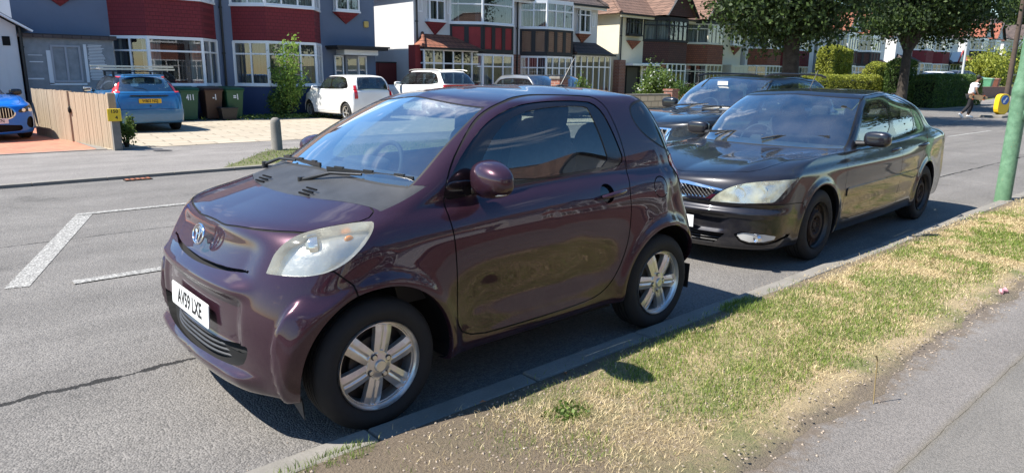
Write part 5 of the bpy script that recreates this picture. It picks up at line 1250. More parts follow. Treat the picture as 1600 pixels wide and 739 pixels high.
def window(parent, p, q, z0, z1, cols=3, tr=.72, fm=None, curtain=None, fw=.055, proud=.012, leaded=False, sash=None):
    """glazed segment between plan points p and q, outside on the right hand of p->q"""
    fm = fm or M_UPVC; p, q = Vector((p[0], p[1])), Vector((q[0], q[1])); d = q - p; L = d.length; d.normalize(); n = Vector((d.y, -d.x))
    M = Matrix(((d.x, -n.x, 0, p.x), (d.y, -n.y, 0, p.y), (0, 0, 1, 0), (0, 0, 0, 1)))      # local: x along, y inward, z up
    b = MB(); y0, y1 = -proud, .055
    b.box((0, y0, z0), (L, y1, z0 + fw * 1.1), M=M); b.box((0, y0, z1 - fw), (L, y1, z1), M=M); zt = z0 + (z1 - z0) * tr
    fr = cols if hasattr(cols, '__len__') else [i / cols for i in range(cols + 1)]
    for i, f in enumerate(fr):
        c = min(max(f * L, fw / 2), L - fw / 2); b.box((c - fw / 2, y0 + .002, z0 + fw * 1.1), (c + fw / 2, y1 - .002, z1 - fw), M=M)
    if tr < 1: b.box((fw, y0 + .004, zt - fw / 2), (L - fw, y1 - .004, zt + fw / 2), M=M)
    if leaded:
        for f in np.arange(.12, L, .12): b.box((f - .003, .020, z0 + .06), (f + .003, .024, z1 - .06), M=M)
    w_ = b.build('window', fm, parent)
    g = MB(); g.add([(fw * .5, .028, z0 + .03), (L - fw * .5, .028, z0 + .03), (L - fw * .5, .028, z1 - .03), (fw * .5, .028, z1 - .03)], [(0, 1, 2, 3)], M=M); g.build('pane', M_HGLASS, w_)
    rr = random.Random(int(p.x * 97 + z0 * 31)); WIN_N[0] += 1
    r = MB(); r.box((.02, .30, z0 - .0), (L - .02, .32, z1), M=M); r.build('room_shade', M_SHADE, w_)  # near-black panel stands in for the shade of the unlit interior
    if curtain:
        c = MB(); k = max(8, int(L / .04))
        spans = [(0, 1)] if curtain[1] == 'full' else [(0, .22), (.78, 1)]
        for a, e in spans:
            V = []; 
            for i in range(k + 1):
                u = (a + (e - a) * i / k) * (L - .06) + .03; yy = .13 + .018 * math.sin(u * 60 + rr.random() * .3) + .008 * math.sin(u * 23); V += [(u, yy, z0 + .02), (u, yy, z1 - .02)]
            c.add(V, [(2 * i, 2 * i + 2, 2 * i + 3, 2 * i + 1) for i in range(k)], M=M)
        c.build('curtain', curtain[0], w_)
    return w_
YW, YF = 22.6, 21.75
def bay(house, xl, fl, fr, xr, cfg):
    """canted two storey bay: plan points wall-left, front-left, front-right, wall-right; cfg holds levels and materials"""
    z = cfg['z']                                            # sill0, head0, sill1, head1
    yf = cfg.get('yf', YF); P = [(xl, YW), (fl, yf), (fr, yf), (xr, YW)]
    def pr(name, z0, z1, m, grow=0, parent=house):
        c = [(xl - grow * 1.4, YW + .05), (xl - grow * 1.2, YW), (fl - grow * .4, yf - grow), (fr + grow * .4, yf - grow), (xr + grow * 1.2, YW), (xr + grow * 1.4, YW + .05)]; b = MB(); b.prism(c, z0, z1); return b.build(name, m, parent)
    pr('bay_base', 0, z[0] - .05, cfg['base'])
    pr('window_sill', z[0] - .05, z[0], cfg.get('trim', M_UPVC), .05)
    pr('bay_band', z[1] + .035, z[2] - .06, cfg['band'])
    pr('band_foot', z[1], z[1] + .035, cfg.get('trim', M_UPVC), .015); pr('window_sill', z[2] - .06, z[2], cfg.get('trim2', cfg.get('trim', M_UPVC)), .05)
    if z[3] < cfg.get('eave', 4.95): pr('bay_fascia', z[3], cfg.get('eave', 4.95), cfg.get('fascia', M_UPVC))
    for lv, (z0, z1) in enumerate(((z[0], z[1]), (z[2], z[3]))):
        fm = cfg.get('frame', (None, None))[lv]; cu = cfg.get('curt', (None, None))[lv]; cl = cfg.get('cols', ((2, 3), (2, 3)))[lv]
        window(house, P[0], P[1], z0, z1, cl[0], cfg.get('tr', .72), fm, cu, leaded=cfg.get('leaded', False)); window(house, P[1], P[2], z0, z1, cl[1], cfg.get('tr', .72), fm, cu, leaded=cfg.get('leaded', False)); window(house, P[2], P[3], z0, z1, cl[0], cfg.get('tr', .72), fm, cu)
        for c in P: b = MB(); b.cyl((c[0], c[1] + .03, z0), (c[0], c[1] + .03, z1), .05, n=8); b.build('corner_post', fm or cfg.get('trim', M_UPVC), house)
    if cfg.get('panels'):                                   # upright timber and panel work on the band
        pm, tm = cfg['panels']
        for (a, c, n_) in ((P[0], P[1], 2), (P[1], P[2], 3)):
            d = Vector((c[0] - a[0], c[1] - a[1])); L = d.length; d.normalize(); nn = Vector((d.y, -d.x)); M = Matrix(((d.x, -nn.x, 0, a[0]), (d.y, -nn.y, 0, a[1]), (0, 0, 1, 0), (0, 0, 0, 1))); b = MB(); q = MB()
            b.box((0, -.03, z[1] + .04), (L, -.003, z[1] + .22), M=M); b.box((0, -.03, z[2] - .16), (L, -.003, z[2] - .065), M=M)
            for i in range(n_ + 1): u = i * L / n_; b.box((max(u - .10, 0), -.028, z[1] + .22), (min(u + .10, L), -.003, z[2] - .16), M=M)
            b.build('timber_frame', tm, house)
def tri_tiles(house, xc, w, z0, z1, m, y=None):
    y = YW if y is None else y; b = MB(); b.add([(xc - w, y - .02, z1), (xc + w, y - .02, z1), (xc, y - .02, z0), (xc - w * .9, y - .22, z1 + .001), (xc + w * .9, y - .22, z1 + .001)], [(0, 2, 3), (3, 2, 4), (4, 2, 1), (0, 3, 4, 1)]); return b.build('tile_corbel', m, house)
def roof(house, x0, x1, eave, ridge, m, y0=None, y1=None, hipL=2.6, hipR=2.6, over=.35, fascia=None):
    y0 = YW - over if y0 is None else y0; y1 = 31 if y1 is None else y1; ym = (y0 + y1) / 2; b = MB(); a, c = x0 - over, x1 + over
    V = [(a, y0, eave), (c, y0, eave), (c, y1, eave), (a, y1, eave), (a + hipL, ym, ridge), (c - hipR, ym, ridge)]; b.add(V, [(0, 1, 5, 4), (1, 2, 5), (2, 3, 4, 5), (3, 0, 4), (3, 2, 1, 0)]); o = b.build('roof', m, house)
    g = MB(); g.box((a - .02, y0 - .10, eave - .09), (c + .02, y0 + .01, eave + .01)); g.build('gutter', M_GUTTER, house)
    g = MB(); g.box((a + .05, y0 + .02, eave - .20), (c - .05, y0 + .06, eave - .015)); g.build('fascia_board', fascia or M_UPVC, house)
    for p_, q_ in (((a, y0, eave), (a + hipL, ym, ridge)), ((c, y0, eave), (c - hipR, ym, ridge)), ((a + hipL, ym, ridge), (c - hipR, ym, ridge))):
        t = MB(); t.tube([Vector(p_) + Vector((0, 0, .03)), Vector(q_) + Vector((0, 0, .03))], .09, 8); t.build('ridge_tiles', m, o)
    return o
def gable(house, xc, w, eave, ridge, m, facem, yf=None, depth=3.5, barge=None):
    yf = (YF - .25) if yf is None else yf; b = MB(); b.add([(xc - w, yf, eave), (xc, yf, ridge), (xc, yf + depth, ridge), (xc - w, yf + depth, eave), (xc + w, yf, eave), (xc + w, yf + depth, eave)], [(0, 3, 2, 1), (1, 2, 5, 4)])
    o = b.build('gable_roof', m, house); f = MB(); f.add([(xc - w + .12, yf + .18, eave), (xc + w - .12, yf + .18, eave), (xc, yf + .18, ridge - .12)], [(0, 1, 2)]); f.build('gable_face', facem, house)
    g = MB()
    for s_ in (-1, 1): g.bar((xc + s_ * w, yf - .01, eave - .05), (xc, yf - .01, ridge - .02), .05, .16, up=(0, 1, 0))
    g.build('barge_board', barge or M_BLACKTIMBER, house)
def block(house, name, x0, x1, z0, z1, m, y0=None, y1=30.9):
    b = MB(); b.box((x0, YW if y0 is None else y0, z0), (x1, y1, z1)); return b.build(name, m, house)
def pipe(house, x, z0, z1, m=None, y=None, name='drainpipe'):
    y = YW - .07 if y is None else y; b = MB(); b.cyl((x, y, z0), (x, y, z1), .038, n=10)
    for z in np.arange(z0 + .6, z1, 1.5): b.box((x - .05, y - .02, z), (x + .05, y + .06, z + .05))
    return b.build(name, m or M_GUTTER, house)
def chimney(house, x, y, z0, z1):
    b = MB(); b.box((x - .5, y - .35, z0), (x + .5, y + .35, z1)); b.box((x - .55, y - .40, z1 - .2), (x + .55, y + .40, z1 - .08)); o = b.build('chimney', M_BRICK, house)
    for i in range(3): b = MB(); b.lathe([(.10, 0), (.12, .05), (.09, .35), (.11, .38), (.08, .38)], 12, M=Matrix.Translation((x - .3 + .3 * i, y, z1))); b.build('chimney_pot', M_ROOFTERRA, o)
def lean_roof(house, name, x0, x1, zf, zb, yf, m, hipL=True, hipR=True, trim=None):
    b = MB(); a = .55 if hipL else 0; c = .55 if hipR else 0; b.add([(x0, yf, zf), (x1, yf, zf), (x1 - c, YW, zb), (x0 + a, YW, zb), (x0, YW, zf), (x1, YW, zf)], [(0, 1, 2, 3), (0, 3, 4), (1, 5, 2), (0, 4, 5, 1)]); o = b.build(name, m, house)
    g = MB(); g.box((x0 - .03, yf - .06, zf - .07), (x1 + .03, yf + .01, zf + .015)); g.build('porch_gutter', M_GUTTER, house)
    if hipL: t = MB(); t.tube([(x0, yf, zf + .03), (x0 + a, YW, zb + .03)], .07, 8); t.build('ridge_tiles', m, o)
    return o
def semi_label(n, l): return thing('semi_detached_house', l, 'house', group='houses across the road')
def oriel(house, x0, x1, z0, z1, trim=None, fm=None):
    y = YW - .22; b = MB(); b.box((x0 - .04, y - .03, z0 - .06), (x1 + .04, YW + .01, z0)); b.build('window_sill', trim or M_UPVC, house)
    window(house, (x0, y), (x1, y), z0, z1, 2, .75, fm, (M_NET, 'full')); 
    for u, v in (((x0, YW), (x0, y)), ((x1, y), (x1, YW))): window(house, u, v, z0, z1, 1, .75, fm)

# grey pair nearest the camera
H = semi_label('A', 'grey blue painted semi with dark red tiled bays, bins outside')
block(H, 'wall', 1.62, 13.46, .75, 5.0, M_GREYWALL); block(H, 'plinth', 1.61, 13.47, 0, .75, M_DKBLUE, y0=YW - .012)
cf = dict(z=(1.125, 2.58, 3.80, 4.86), base=M_DKBLUE, band=M_REDTILE, curt=((M_NET, 'sides'), (M_NET, 'full')), cols=((2, 1), (2, 3)), eave=4.98)
bay(H, 4.09, 4.92, 6.56, 7.30, cf); cf2 = dict(cf); cf2['curt'] = ((M_CURT, 'full'), (M_NET, 'full')); cf2['cols'] = ((2, 3), (2, 3)); bay(H, 7.86, 8.71, 10.50, 11.14, cf2)
pipe(H, 7.50, .05, 4.9); tri_tiles(H, 12.20, .55, 3.38, 3.80, M_REDTILE); oriel(H, 11.72, 12.70, 3.86, 4.75); tri_tiles(H, 2.85, .55, 3.38, 3.80, M_REDTILE); oriel(H, 2.35, 3.35, 3.86, 4.75)
roof(H, 1.62, 13.46, 5.0, 8.1, M_ROOF); chimney(H, 7.5, 27, 7, 9)
b = MB(); b.box((11.35, 21.70, 2.42), (13.50, YW, 2.52)); b.box((11.30, 21.66, 2.50), (13.56, YW, 2.56)); b.build('porch_canopy', M_BLACKTIMBER, H)
b = MB(); b.box((11.75, 21.95, 2.24), (13.20, YW, 2.42)); b.build('porch_fascia', M_UPVC, H)
window(H, (11.62, 22.50), (12.0, 22.50), 1.45, 2.22, 1, 1.0); window(H, (12.62, 22.50), (13.0, 22.50), 1.45, 2.22, 1, 1.0)
b = MB(); b.box((12.05, 22.42, .08), (12.58, 22.56, 2.22)); d = b.build('door', mat('grey_door', (.24, .25, .27), .5), H); b = MB(); b.box((12.12, 22.40, 1.2), (12.50, 22.425, 2.1)); b.build('door_pane', M_HGLASS, d)
b = MB(); superbox(b, (13.06, YW - .05, 3.42), (.10, .05, .12), .4); b.build('alarm_box', mat('yellow_box', (.60, .42, .12), .5), H)
# lean-to with boarded windows beside the grey house
b = MB(); b.box((1.70, 22.02, 0), (4.0, YW - .002, 2.45)); b.build('lean_to_wall', mat('grey_boarding', (.22, .235, .25), .8, var=.15, var_scale=4), H)
b = MB(); b.box((1.60, 21.90, 2.45), (4.10, YW - .004, 2.56)); b.build('lean_to_roof', M_ROOFDK, H)
for a, c, e, f in ((2.36, 3.12, 1.20, 2.26),):
    window(H, (a, 22.0), (c, 22.0), e, f, 2, 1.0, mat('grey_frame', (.30, .31, .34), .5), (M_CURT, 'full'))
b = MB(); rr = random.Random(2)
for i in range(24): z = 1.28 + i * .043; u = rr.uniform(0, .12); b.box((3.30 + rr.uniform(0, .04), 22.008, z), (3.78 - u, 22.014, z + .022))
for (a, c, e, f) in ((2.25, 2.36, 1.15, 2.1), (2.25, 3.2, 1.12, 1.18), (1.72, 2.12, 1.28, 1.32), (1.80, 2.15, 1.95, 1.97), (1.82, 2.15, 1.76, 1.79), (3.2, 3.28, 1.2, 2.3)): b.box((a, 22.005, e), (c, 22.012, f))
b.build('white_paint_patches', mat('patchy_white_paint', (.62, .64, .66), .8), H)
# white house at the far left
H = thing('bungalow_wing', 'white rendered gable wing behind the blue car at far left', 'house', group='houses across the road')
b = MB(); b.box((-9, YW - .6, 0), (1.60, 30, 2.75)); b.prism([(-9, 2.75), (1.60, 2.75), (-3.7, 5.9)], YW - .6, 30, axis='y'); b.build('wall', M_WHITEWALL, H)
b = MB(); b.add([(1.95, 21.75, 2.66), (-3.7, 21.75, 6.1), (-3.7, 30, 6.1), (1.95, 30, 2.66), (-9.4, 21.75, 2.66), (-9.4, 30, 2.66)], [(0, 3, 2, 1), (1, 2, 5, 4)]); b.build('roof', M_ROOFDK, H)
b = MB(); b.bar((1.95, 21.74, 2.60), (-3.7, 21.74, 6.03), .05, .22, up=(0, 1, 0)); b.build('barge_board', M_UPVC, H)
pipe(H, 1.68, .05, 2.70, y=21.92); b = MB(); b.box((1.25, 21.985, 2.20), (1.43, 22.0, 2.45)); b.build('vent', M_GAP, H); window(H, (-.6, 21.99), (1.02, 21.99), 1.1, 2.15, 3, .75, M_BLACKTIMBER, (M_CURT, 'sides'))
# white pair
H = semi_label('B', 'white rendered semi with red and black panelled bays and tiled porches')
block(H, 'wall', 15.30, 26.55, 0, 5.0, M_WHITEWALL)
cf = dict(z=(.85, 2.42, 3.72, 4.86), base=M_BRICK, band=M_BLACKTIMBER, curt=((M_NET, 'sides'), (M_CURT, 'sides')), cols=((3, 3), (1, 1)), eave=4.98, panels=(M_REDPANEL, M_BLACKTIMBER), tr=.68)
bay(H, 17.15, 18.28, 20.02, 20.75, dict(cf, band=M_REDPANEL)); bay(H, 21.20, 22.12, 23.85, 24.65, dict(cf, band=courses('herringbone_brick', (.16, .06, .035), (.10, .035, .025), (.34, .24, .15), .15, .06, .014, .2, diag=True), cols=((3, 4), (2, 3)), leaded=True, curt=((M_CURT, 'sides'), (M_CURT, 'sides'))))
pipe(H, 20.98, .05, 4.9); pipe(H, 15.42, .05, 4.9)
b = MB(); b.box((20.72, YW - .04, 0), (21.24, YW, 2.5)); b.build('brick_pier', M_BRICK, H); b = MB(); b.box((15.02, 22.1, 0), (15.30, YW, 2.72)); b.build('red_pier', mat('red_painted_brick', (.24, .03, .03), .8), H)
tri_tiles(H, 16.35, .52, 3.15, 3.68, M_REDTILE); oriel(H, 15.95, 16.75, 3.74, 4.8); tri_tiles(H, 25.4, .52, 3.15, 3.62, M_RUSTTILE); oriel(H, 25.0, 25.8, 3.68, 4.8)
window(H, (15.50, YW - .02), (15.74, YW - .02), 4.05, 4.8, 1, 1.0); window(H, (17.0, YW - .02), (17.22, YW - .02), 4.05, 4.8, 1, 1.0); window(H, (26.1, YW - .02), (26.34, YW - .02), 4.0, 4.7, 1, 1.0)
for (a, c, mt, apex) in ((15.18, 18.4, M_ROOFTERRA, 3.2), (24.1, 27.0, M_ROOFDK, 3.22)):
    lean_roof(H, 'porch_roof', a, c, 2.62, apex, 21.72, mt); b = MB(); b.box((a + .08, 21.86, 0), (c - .12, 21.98, .72)); b.build('porch_base', M_UPVC if a < 20 else M_BRICK, H)
    window(H, (a + .10, 21.86), (c - .14, 21.86), .72, 2.56, 6, .70, None, (M_CURT, 'sides')); window(H, (a + .10, YW), (a + .10, 21.86), .72, 2.56, 1, .7)
roof(H, 15.30, 26.55, 5.0, 8.1, M_ROOFDK); chimney(H, 21, 27, 7, 9)
# cream pair with gablets
H = semi_label('C', 'cream semi with brown tile hung bays and pointed gables')
block(H, 'wall', 28.30, 40.4, 0, 4.8, M_CREAM)
cf = dict(z=(.80, 2.30, 3.52, 4.62), base=M_BRICK, band=M_BROWNTILE, cols=((2, 4), (2, 4)), eave=4.78, trim=M_BLACKTIMBER, frame=(M_UPVC, M_BLACKTIMBER), curt=((M_CURT, 'full'), (M_NET, 'full')), fascia=M_BLACKTIMBER, tr=.74)
bay(H, 30.35, 31.55, 33.25, 34.2, cf); bay(H, 34.35, 35.35, 37.0, 38.0, dict(cf, band=M_RUSTTILE, trim=M_CREAMTRIM, frame=(M_CREAMTRIM, M_CREAMTRIM), curt=((M_NET, 'sides'), (M_NET, 'full'))))
tri_tiles(H, 29.42, .56, 2.98, 3.46, M_RUSTTILE); tri_tiles(H, 39.6, .5, 2.95, 3.46, M_RUSTTILE); oriel(H, 28.85, 29.95, 3.75, 4.6, M_BLACKTIMBER, M_BLACKTIMBER); oriel(H, 39.1, 40.1, 3.6, 4.6)
pipe(H, 28.40, .05, 4.7)
b = MB(); b.box((27.95, 22.2, 0), (28.45, YW + .02, 2.42)); b.build('brick_pier', M_BRICK, H)
b = MB(); b.box((28.5, 21.75, 2.14), (30.9, YW, 2.24)); b.build('door_canopy', M_UPVC, H); b = MB(); b.box((28.55, YW - .03, 0), (30.2, YW - .002, 2.14)); b.build('porch_shade', M_SHADE, H)  # flat near-black sheet on the wall paints the shade under the canopy
b = MB(); b.box((29.0, YW - .06, .05), (29.9, YW - .03, 2.05)); b.build('door', mat('dark_door', (.04, .035, .03), .5), H)
b = MB(); b.box((38.3, 21.9, .0), (40.3, YW - .003, 2.35)); b.build('porch', M_CREAMTRIM, H); window(H, (38.35, 21.89), (40.25, 21.89), 1.25, 2.25, 4, 1.0, M_CREAMTRIM)
roof(H, 28.30, 40.4, 4.80, 7.9, M_ROOF, fascia=M_CREAMTRIM); gable(H, 32.4, 1.45, 4.85, 6.5, M_ROOF, M_BROWNTILE); gable(H, 36.2, 1.45, 4.85, 6.5, M_ROOF, M_BROWNTILE); chimney(H, 34.3, 27, 7, 8.8)
# the next pair, half hidden by the street tree
H = semi_label('D', 'semi with rust red tiled bays half hidden behind the left street tree')
block(H, 'wall', 41.0, 50.4, 0, 4.9, M_WHITEWALL)
cf = dict(z=(.85, 2.36, 3.50, 4.7), base=M_BRICK, band=M_REDTILE, cols=((2, 4), (2, 4)), eave=4.88, curt=((M_NET, 'full'), (M_NET, 'full')))
bay(H, 41.3, 42.3, 44.0, 45.0, dict(cf, band=M_RUSTTILE)); bay(H, 45.3, 46.3, 48.0, 49.0, cf); roof(H, 41.0, 50.4, 4.9, 8.0, M_ROOF); gable(H, 43.2, 1.4, 4.95, 6.6, M_ROOF, M_WHITEWALL); gable(H, 47.2, 1.4, 4.95, 6.6, M_ROOF, M_WHITEWALL)
# houses further up the rise: each its own colours
def far_pair(x0, x1, dz, label, wallm, bandm, roofm, gables=0, timber=False, pediment=False, face=None):
    H = semi_label('', label); block(H, 'wall', x0, x1, -.5, 4.95, wallm); L = x1 - x0; c = (x0 + x1) / 2
    cf = dict(z=(.85, 2.45, 3.65, 4.75), base=M_BRICK, band=bandm, cols=((3, 4), (3, 4)), eave=4.92, curt=((M_NET, 'full'), (M_NET, 'full')))
    if timber: cf['panels'] = (M_WHITEWALL, M_BLACKTIMBER)
    bay(H, c - 4.1, c - 3.1, c - 1.3, c - .35, cf); bay(H, c + .35, c + 1.3, c + 3.1, c + 4.1, cf)
    for u in (x0 + .5, x1 - 1.5): window(H, (u, YW - .02), (u + 1.0, YW - .02), 3.75, 4.7, 2, .75)
    lean_roof(H, 'porch_roof', x0 - .1, c - 3.9, 2.55, 3.1, 21.75, roofm); window(H, (x0 + .1, 21.88), (c - 4.1, 21.88), .7, 2.5, 4, .7); b = MB(); b.box((x0 + .05, 21.89, -.3), (c - 4.1, 21.95, .7)); b.build('porch_base', M_UPVC, H)
    lean_roof(H, 'porch_roof', c + 3.9, x1 + .1, 2.55, 3.1, 21.75, roofm); window(H, (c + 4.1, 21.88), (x1 - .1, 21.88), .7, 2.5, 4, .7); b = MB(); b.box((c + 4.1, 21.89, -.3), (x1 - .05, 21.95, .7)); b.build('porch_base', M_UPVC, H)
    roof(H, x0, x1, 4.95, 8.0, roofm)
    if gables: gable(H, c - 2.2, 1.5, 5.0, 6.7, roofm, face or wallm); gable(H, c + 2.2, 1.5, 5.0, 6.7, roofm, face or wallm)
    if pediment:
        g = MB(); g.add([(x1 - 2.6, 21.6, 2.75), (x1 - .9, 21.6, 2.75), (x1 - 1.75, 21.6, 3.75), (x1 - 2.6, 22.5, 2.75), (x1 - .9, 22.5, 2.75), (x1 - 1.75, 22.5, 3.75)], [(0, 1, 2), (0, 2, 5, 3), (1, 4, 5, 2)]); g.build('pediment', M_UPVC, H)
        g = MB(); g.bar((x1 - 2.7, 21.58, 2.72), (x1 - 1.75, 21.58, 3.85), .08, .12, up=(0, 1, 0)); g.bar((x1 - .8, 21.58, 2.72), (x1 - 1.75, 21.58, 3.85), .08, .12, up=(0, 1, 0)); g.bar((x1 - 2.6, 21.58, 2.72), (x1 - .9, 21.58, 2.72), .06, .10); g.build('pediment_trim', M_REDPANEL, H)
    H.location.z = dz; return H
far_pair(50.9, 63.2, .12, 'white semi with dark striped timber bands behind the topiary', M_WHITEWALL, M_BROWNTILE, M_ROOFTERRA, 1, True)
far_pair(65.5, 81.5, .62, 'white semi with dark red bays and small red edged pediment', M_WHITEWALL, M_REDTILE, M_ROOFDK, 0, False, True)
far_pair(83.5, 95.0, 1.05, 'far semi with bright red roof and black timbered gables', M_WHITEWALL, M_BLACKTIMBER, M_ROOFRED, 1, True)
far_pair(97.0, 109, 1.4, 'farthest semi with dark roof near the lamp column', M_WHITEWALL, M_REDTILE, M_ROOFDK, 1, False)
# ------------------------------------------------------------------ foliage
def leaf_mat(name, c1, c2, tr=.30):
    m = grass_mat(name, c1, c2, tr); return m
M_LEAFDK = leaf_mat('dark_tree_leaf', (.012, .028, .006), (.065, .110, .016), .3); M_HEDGE = leaf_mat('hedge_leaf', (.03, .07, .012), (.12, .20, .03)); M_HEDGEY = leaf_mat('golden_hedge_leaf', (.14, .17, .02), (.40, .42, .05)); M_SHRUB = leaf_mat('shrub_leaf', (.045, .09, .015), (.18, .26, .05), .4)
M_BARK = mat('bark', (.045, .036, .028), .95, var=.35, var_scale=6, bump=.8, bump_scale=14); M_HEDGECORE = mat('hedge_core_shade', (.012, .016, .007), 1.0); M_FLOWER = mat('white_flower', (.8, .8, .74), .7)
def leaves(name, P, s, m, parent=None, seed=1, up=.35, N=None):
    r = np.random.default_rng(seed); n = len(P); d = r.normal(size=(n, 3)); d[:, 2] = np.abs(d[:, 2]) * up + d[:, 2] * (1 - up)
    if N is not None: d = d * .6 + N
    d /= np.linalg.norm(d, axis=1, keepdims=True); a = np.cross(d, r.normal(size=(n, 3))); a /= np.linalg.norm(a, axis=1, keepdims=True) + 1e-9; b_ = np.cross(d, a); S = (s * (.6 + .8 * r.random(n)))[:, None]
    V = np.stack([P - a * S * .5, P + b_ * S * .30, P + a * S * .5, P - b_ * S * .30], 1).reshape(-1, 3); k = np.arange(n) * 4; T = np.concatenate([np.stack([k, k + 1, k + 2], 1), np.stack([k, k + 2, k + 3], 1)])
    o = mk(name, V, T, m, parent); at = o.data.attributes.new('tone', 'FLOAT', 'POINT'); at.data.foreach_set('value', np.repeat(r.random(n) ** 1.3, 4).astype(np.float32)); return o
def hedge(label, x0, x1, y0, y1, h, m, n, s=.07, zb=0, rounded=.25, seed=3, cat='hedge', dens=None):
    H = thing('hedge', label, cat, ((x0 + x1) / 2, (y0 + y1) / 2, zb)); r = np.random.default_rng(seed); L, W = (x1 - x0) / 2, (y1 - y0) / 2
    A = np.array([4 * L * W, 2 * L * h, 2 * L * h, 2 * W * h, 2 * W * h]); f = r.choice(5, n, p=A / A.sum()); u, v = r.random(n) * 2 - 1, r.random(n)
    P = np.zeros((n, 3)); P[f == 0] = np.stack([u * L, (v * 2 - 1) * W, np.full(n, h)], 1)[f == 0]
    for k, (ax, sg) in enumerate(((1, -1), (1, 1), (0, -1), (0, 1))):
        q = f == k + 1; P[q] = (np.stack([u * L, np.full(n, sg * W), v * h], 1) if ax == 1 else np.stack([np.full(n, sg * L), u * W, v * h], 1))[q]
    # round the edges and roughen with lumps
    e = np.clip((P[:, 2] - (h - rounded)) / rounded, 0, 1); cx = np.clip((np.abs(P[:, 0]) - (L - rounded)) / rounded, 0, 1); cy = np.clip((np.abs(P[:, 1]) - (W - rounded)) / rounded, 0, 1); k_ = e * np.maximum(cx, cy); P[:, 2] -= k_ * rounded * .45; P[:, 0] *= 1 - .10 * k_ * cx; P[:, 1] *= 1 - .10 * k_ * cy
    nn = vnoise(P[:, 0] + 20 + P[:, 2], P[:, 1] + 20, 1.4, seed) - .5; P[:, 2] += nn * .16 * (P[:, 2] / h); P[:, 1] += (vnoise(P[:, 0] + 9, P[:, 2] + 4, 2.2, seed + 1) - .5) * .16; P += r.normal(size=P.shape) * .028
    P[:, 2] = np.maximum(P[:, 2], .02); leaves('foliage', P, s, m, H, seed)
    b = MB(); b.box((-L * .90, -W * .80, 0), (L * .90, W * .80, h * .84)); b.build('dark_core', M_HEDGECORE, H, bevel=min(.2, W * .5)); return H  # near-black solid core stands in for the shade between the leaves
def clump(label, c, rad, m, n, s, name='bush', cat='bush', seed=5, stems=6, flowers=0, group=None):
    H = thing(name, label, cat, (c[0], c[1], c[2]), group=group); r = np.random.default_rng(seed); k = max(6, n // 180); C_ = r.normal(size=(k, 3)); C_ /= np.linalg.norm(C_, axis=1, keepdims=True); C_ *= (r.random(k) ** .5)[:, None] * .78; C_[:, 2] = (C_[:, 2] + 1) / 2 * .85 + .12
    P = C_[r.integers(0, k, n)] + r.normal(size=(n, 3)) * .13; P = P * np.array([rad[0], rad[1], rad[2]]); P = P[P[:, 2] > .02]
    leaves('foliage', P, s, m, H, seed)
    b = MB()
    for i in range(stems): q = C_[i % k] * np.array(rad); b.tube([(q[0] * .15, q[1] * .15, 0), (q[0] * .5, q[1] * .5, q[2] * .5), tuple(q)], [.02, .014, .006], 5)
    b.build('stem', M_BARK, H)
    if flowers: q = P[r.integers(0, len(P), flowers)] * 1.03; leaves('flowers', q, s * 1.1, M_FLOWER, H, seed + 1)
    return H
def tree(label, x, y, trunk_r, h_fork, ells, n, s=.16, seed=1, z=0, lean=(0, 0), m=None, name='street_tree', nb=9):
    T_ = thing(name, label, 'tree', (x, y, z)); r = np.random.default_rng(seed); b = MB(); K = 14
    pts = []; rad = []
    for i in range(K): q = i / (K - 1); pts.append((lean[0] * q + .06 * math.sin(q * 5), lean[1] * q, h_fork * q)); rad.append(trunk_r * (1 + .55 * math.exp(-q * 9)) * (1 - .22 * q))
    b.tube(pts, rad, 18); top = Vector(pts[-1])
    cl = []
    for (c, R3, wgt) in ells:
        k = int(60 * wgt); v = r.normal(size=(k, 3)); v /= np.linalg.norm(v, axis=1, keepdims=True); q = np.array(c) + v * (r.random(k)[:, None] ** .38) * np.array(R3); cl.append(q)
    cl = np.concatenate(cl)
    for i in range(nb):
        t = Vector(cl[r.integers(0, len(cl))]); mid = top.lerp(t, .45) + Vector((0, 0, .3)); b.tube([top - Vector((0, 0, .25)), mid, t], [trunk_r * .5, trunk_r * .30, .04], 8)
        for _ in range(4):
            t2 = Vector(cl[r.integers(0, len(cl))]); t3 = mid.lerp(t2, min(1, 1.6 / max((t2 - mid).length, .1))); b.tube([mid, mid.lerp(t3, .5) + Vector((0, 0, .1)), t3], [trunk_r * .16, .05, .015], 5)
    b.build('trunk', M_BARK, T_, smooth=True, sharp=60)
    cs = .38 + .34 * r.random(len(cl)); j = r.integers(0, len(cl), n); P = cl[j] + r.normal(size=(n, 3)) * cs[j][:, None] * np.array([1, 1, .62])
    leaves('crown', P, s, m or M_LEAFDK, T_, seed, .5); return T_
tree('big street tree with dark crown overhanging the driving black crossover', 24.65, 11.0, .35, 3.2, [((-.6, 0, 5.5), (2.1, 3.4, 2.2), 2.2), ((-.3, 0, 8.0), (2.9, 3.6, 2.8), 2.6), ((.2, .2, 3.7), (1.1, 1.8, .7), .5)], 78000, .15, 2)
tree('street tree with forked trunk nearer the skateboarder', 38.9, 12.1, .27, 3.1, [((1.3, 0, 6.2), (3.0, 3.8, 2.2), 2.4), ((.7, 0, 8.8), (3.8, 4.0, 2.8), 2.6), ((2.8, -.6, 4.6), (1.5, 2.0, .7), .5), ((-1.0, .3, 4.7), (1.0, 1.8, .6), .3)], 78000, .165, 4, lean=(.25, 0))
tree('distant tall tree rising over the far roofs', 118, 38, .5, 4, [((0, 0, 12), (9, 8, 5), 3)], 16000, .5, 6, 1.5, name='background_tree')
tree('street tree on the near verge beyond the lamp column', 23, -2.9, .25, 3, [((0, 0, 6), (3, 2.8, 2.4), 1.8), ((0, 0, 4), (2.6, 2.2, 1.2), .8)], 15000, .2, 14)
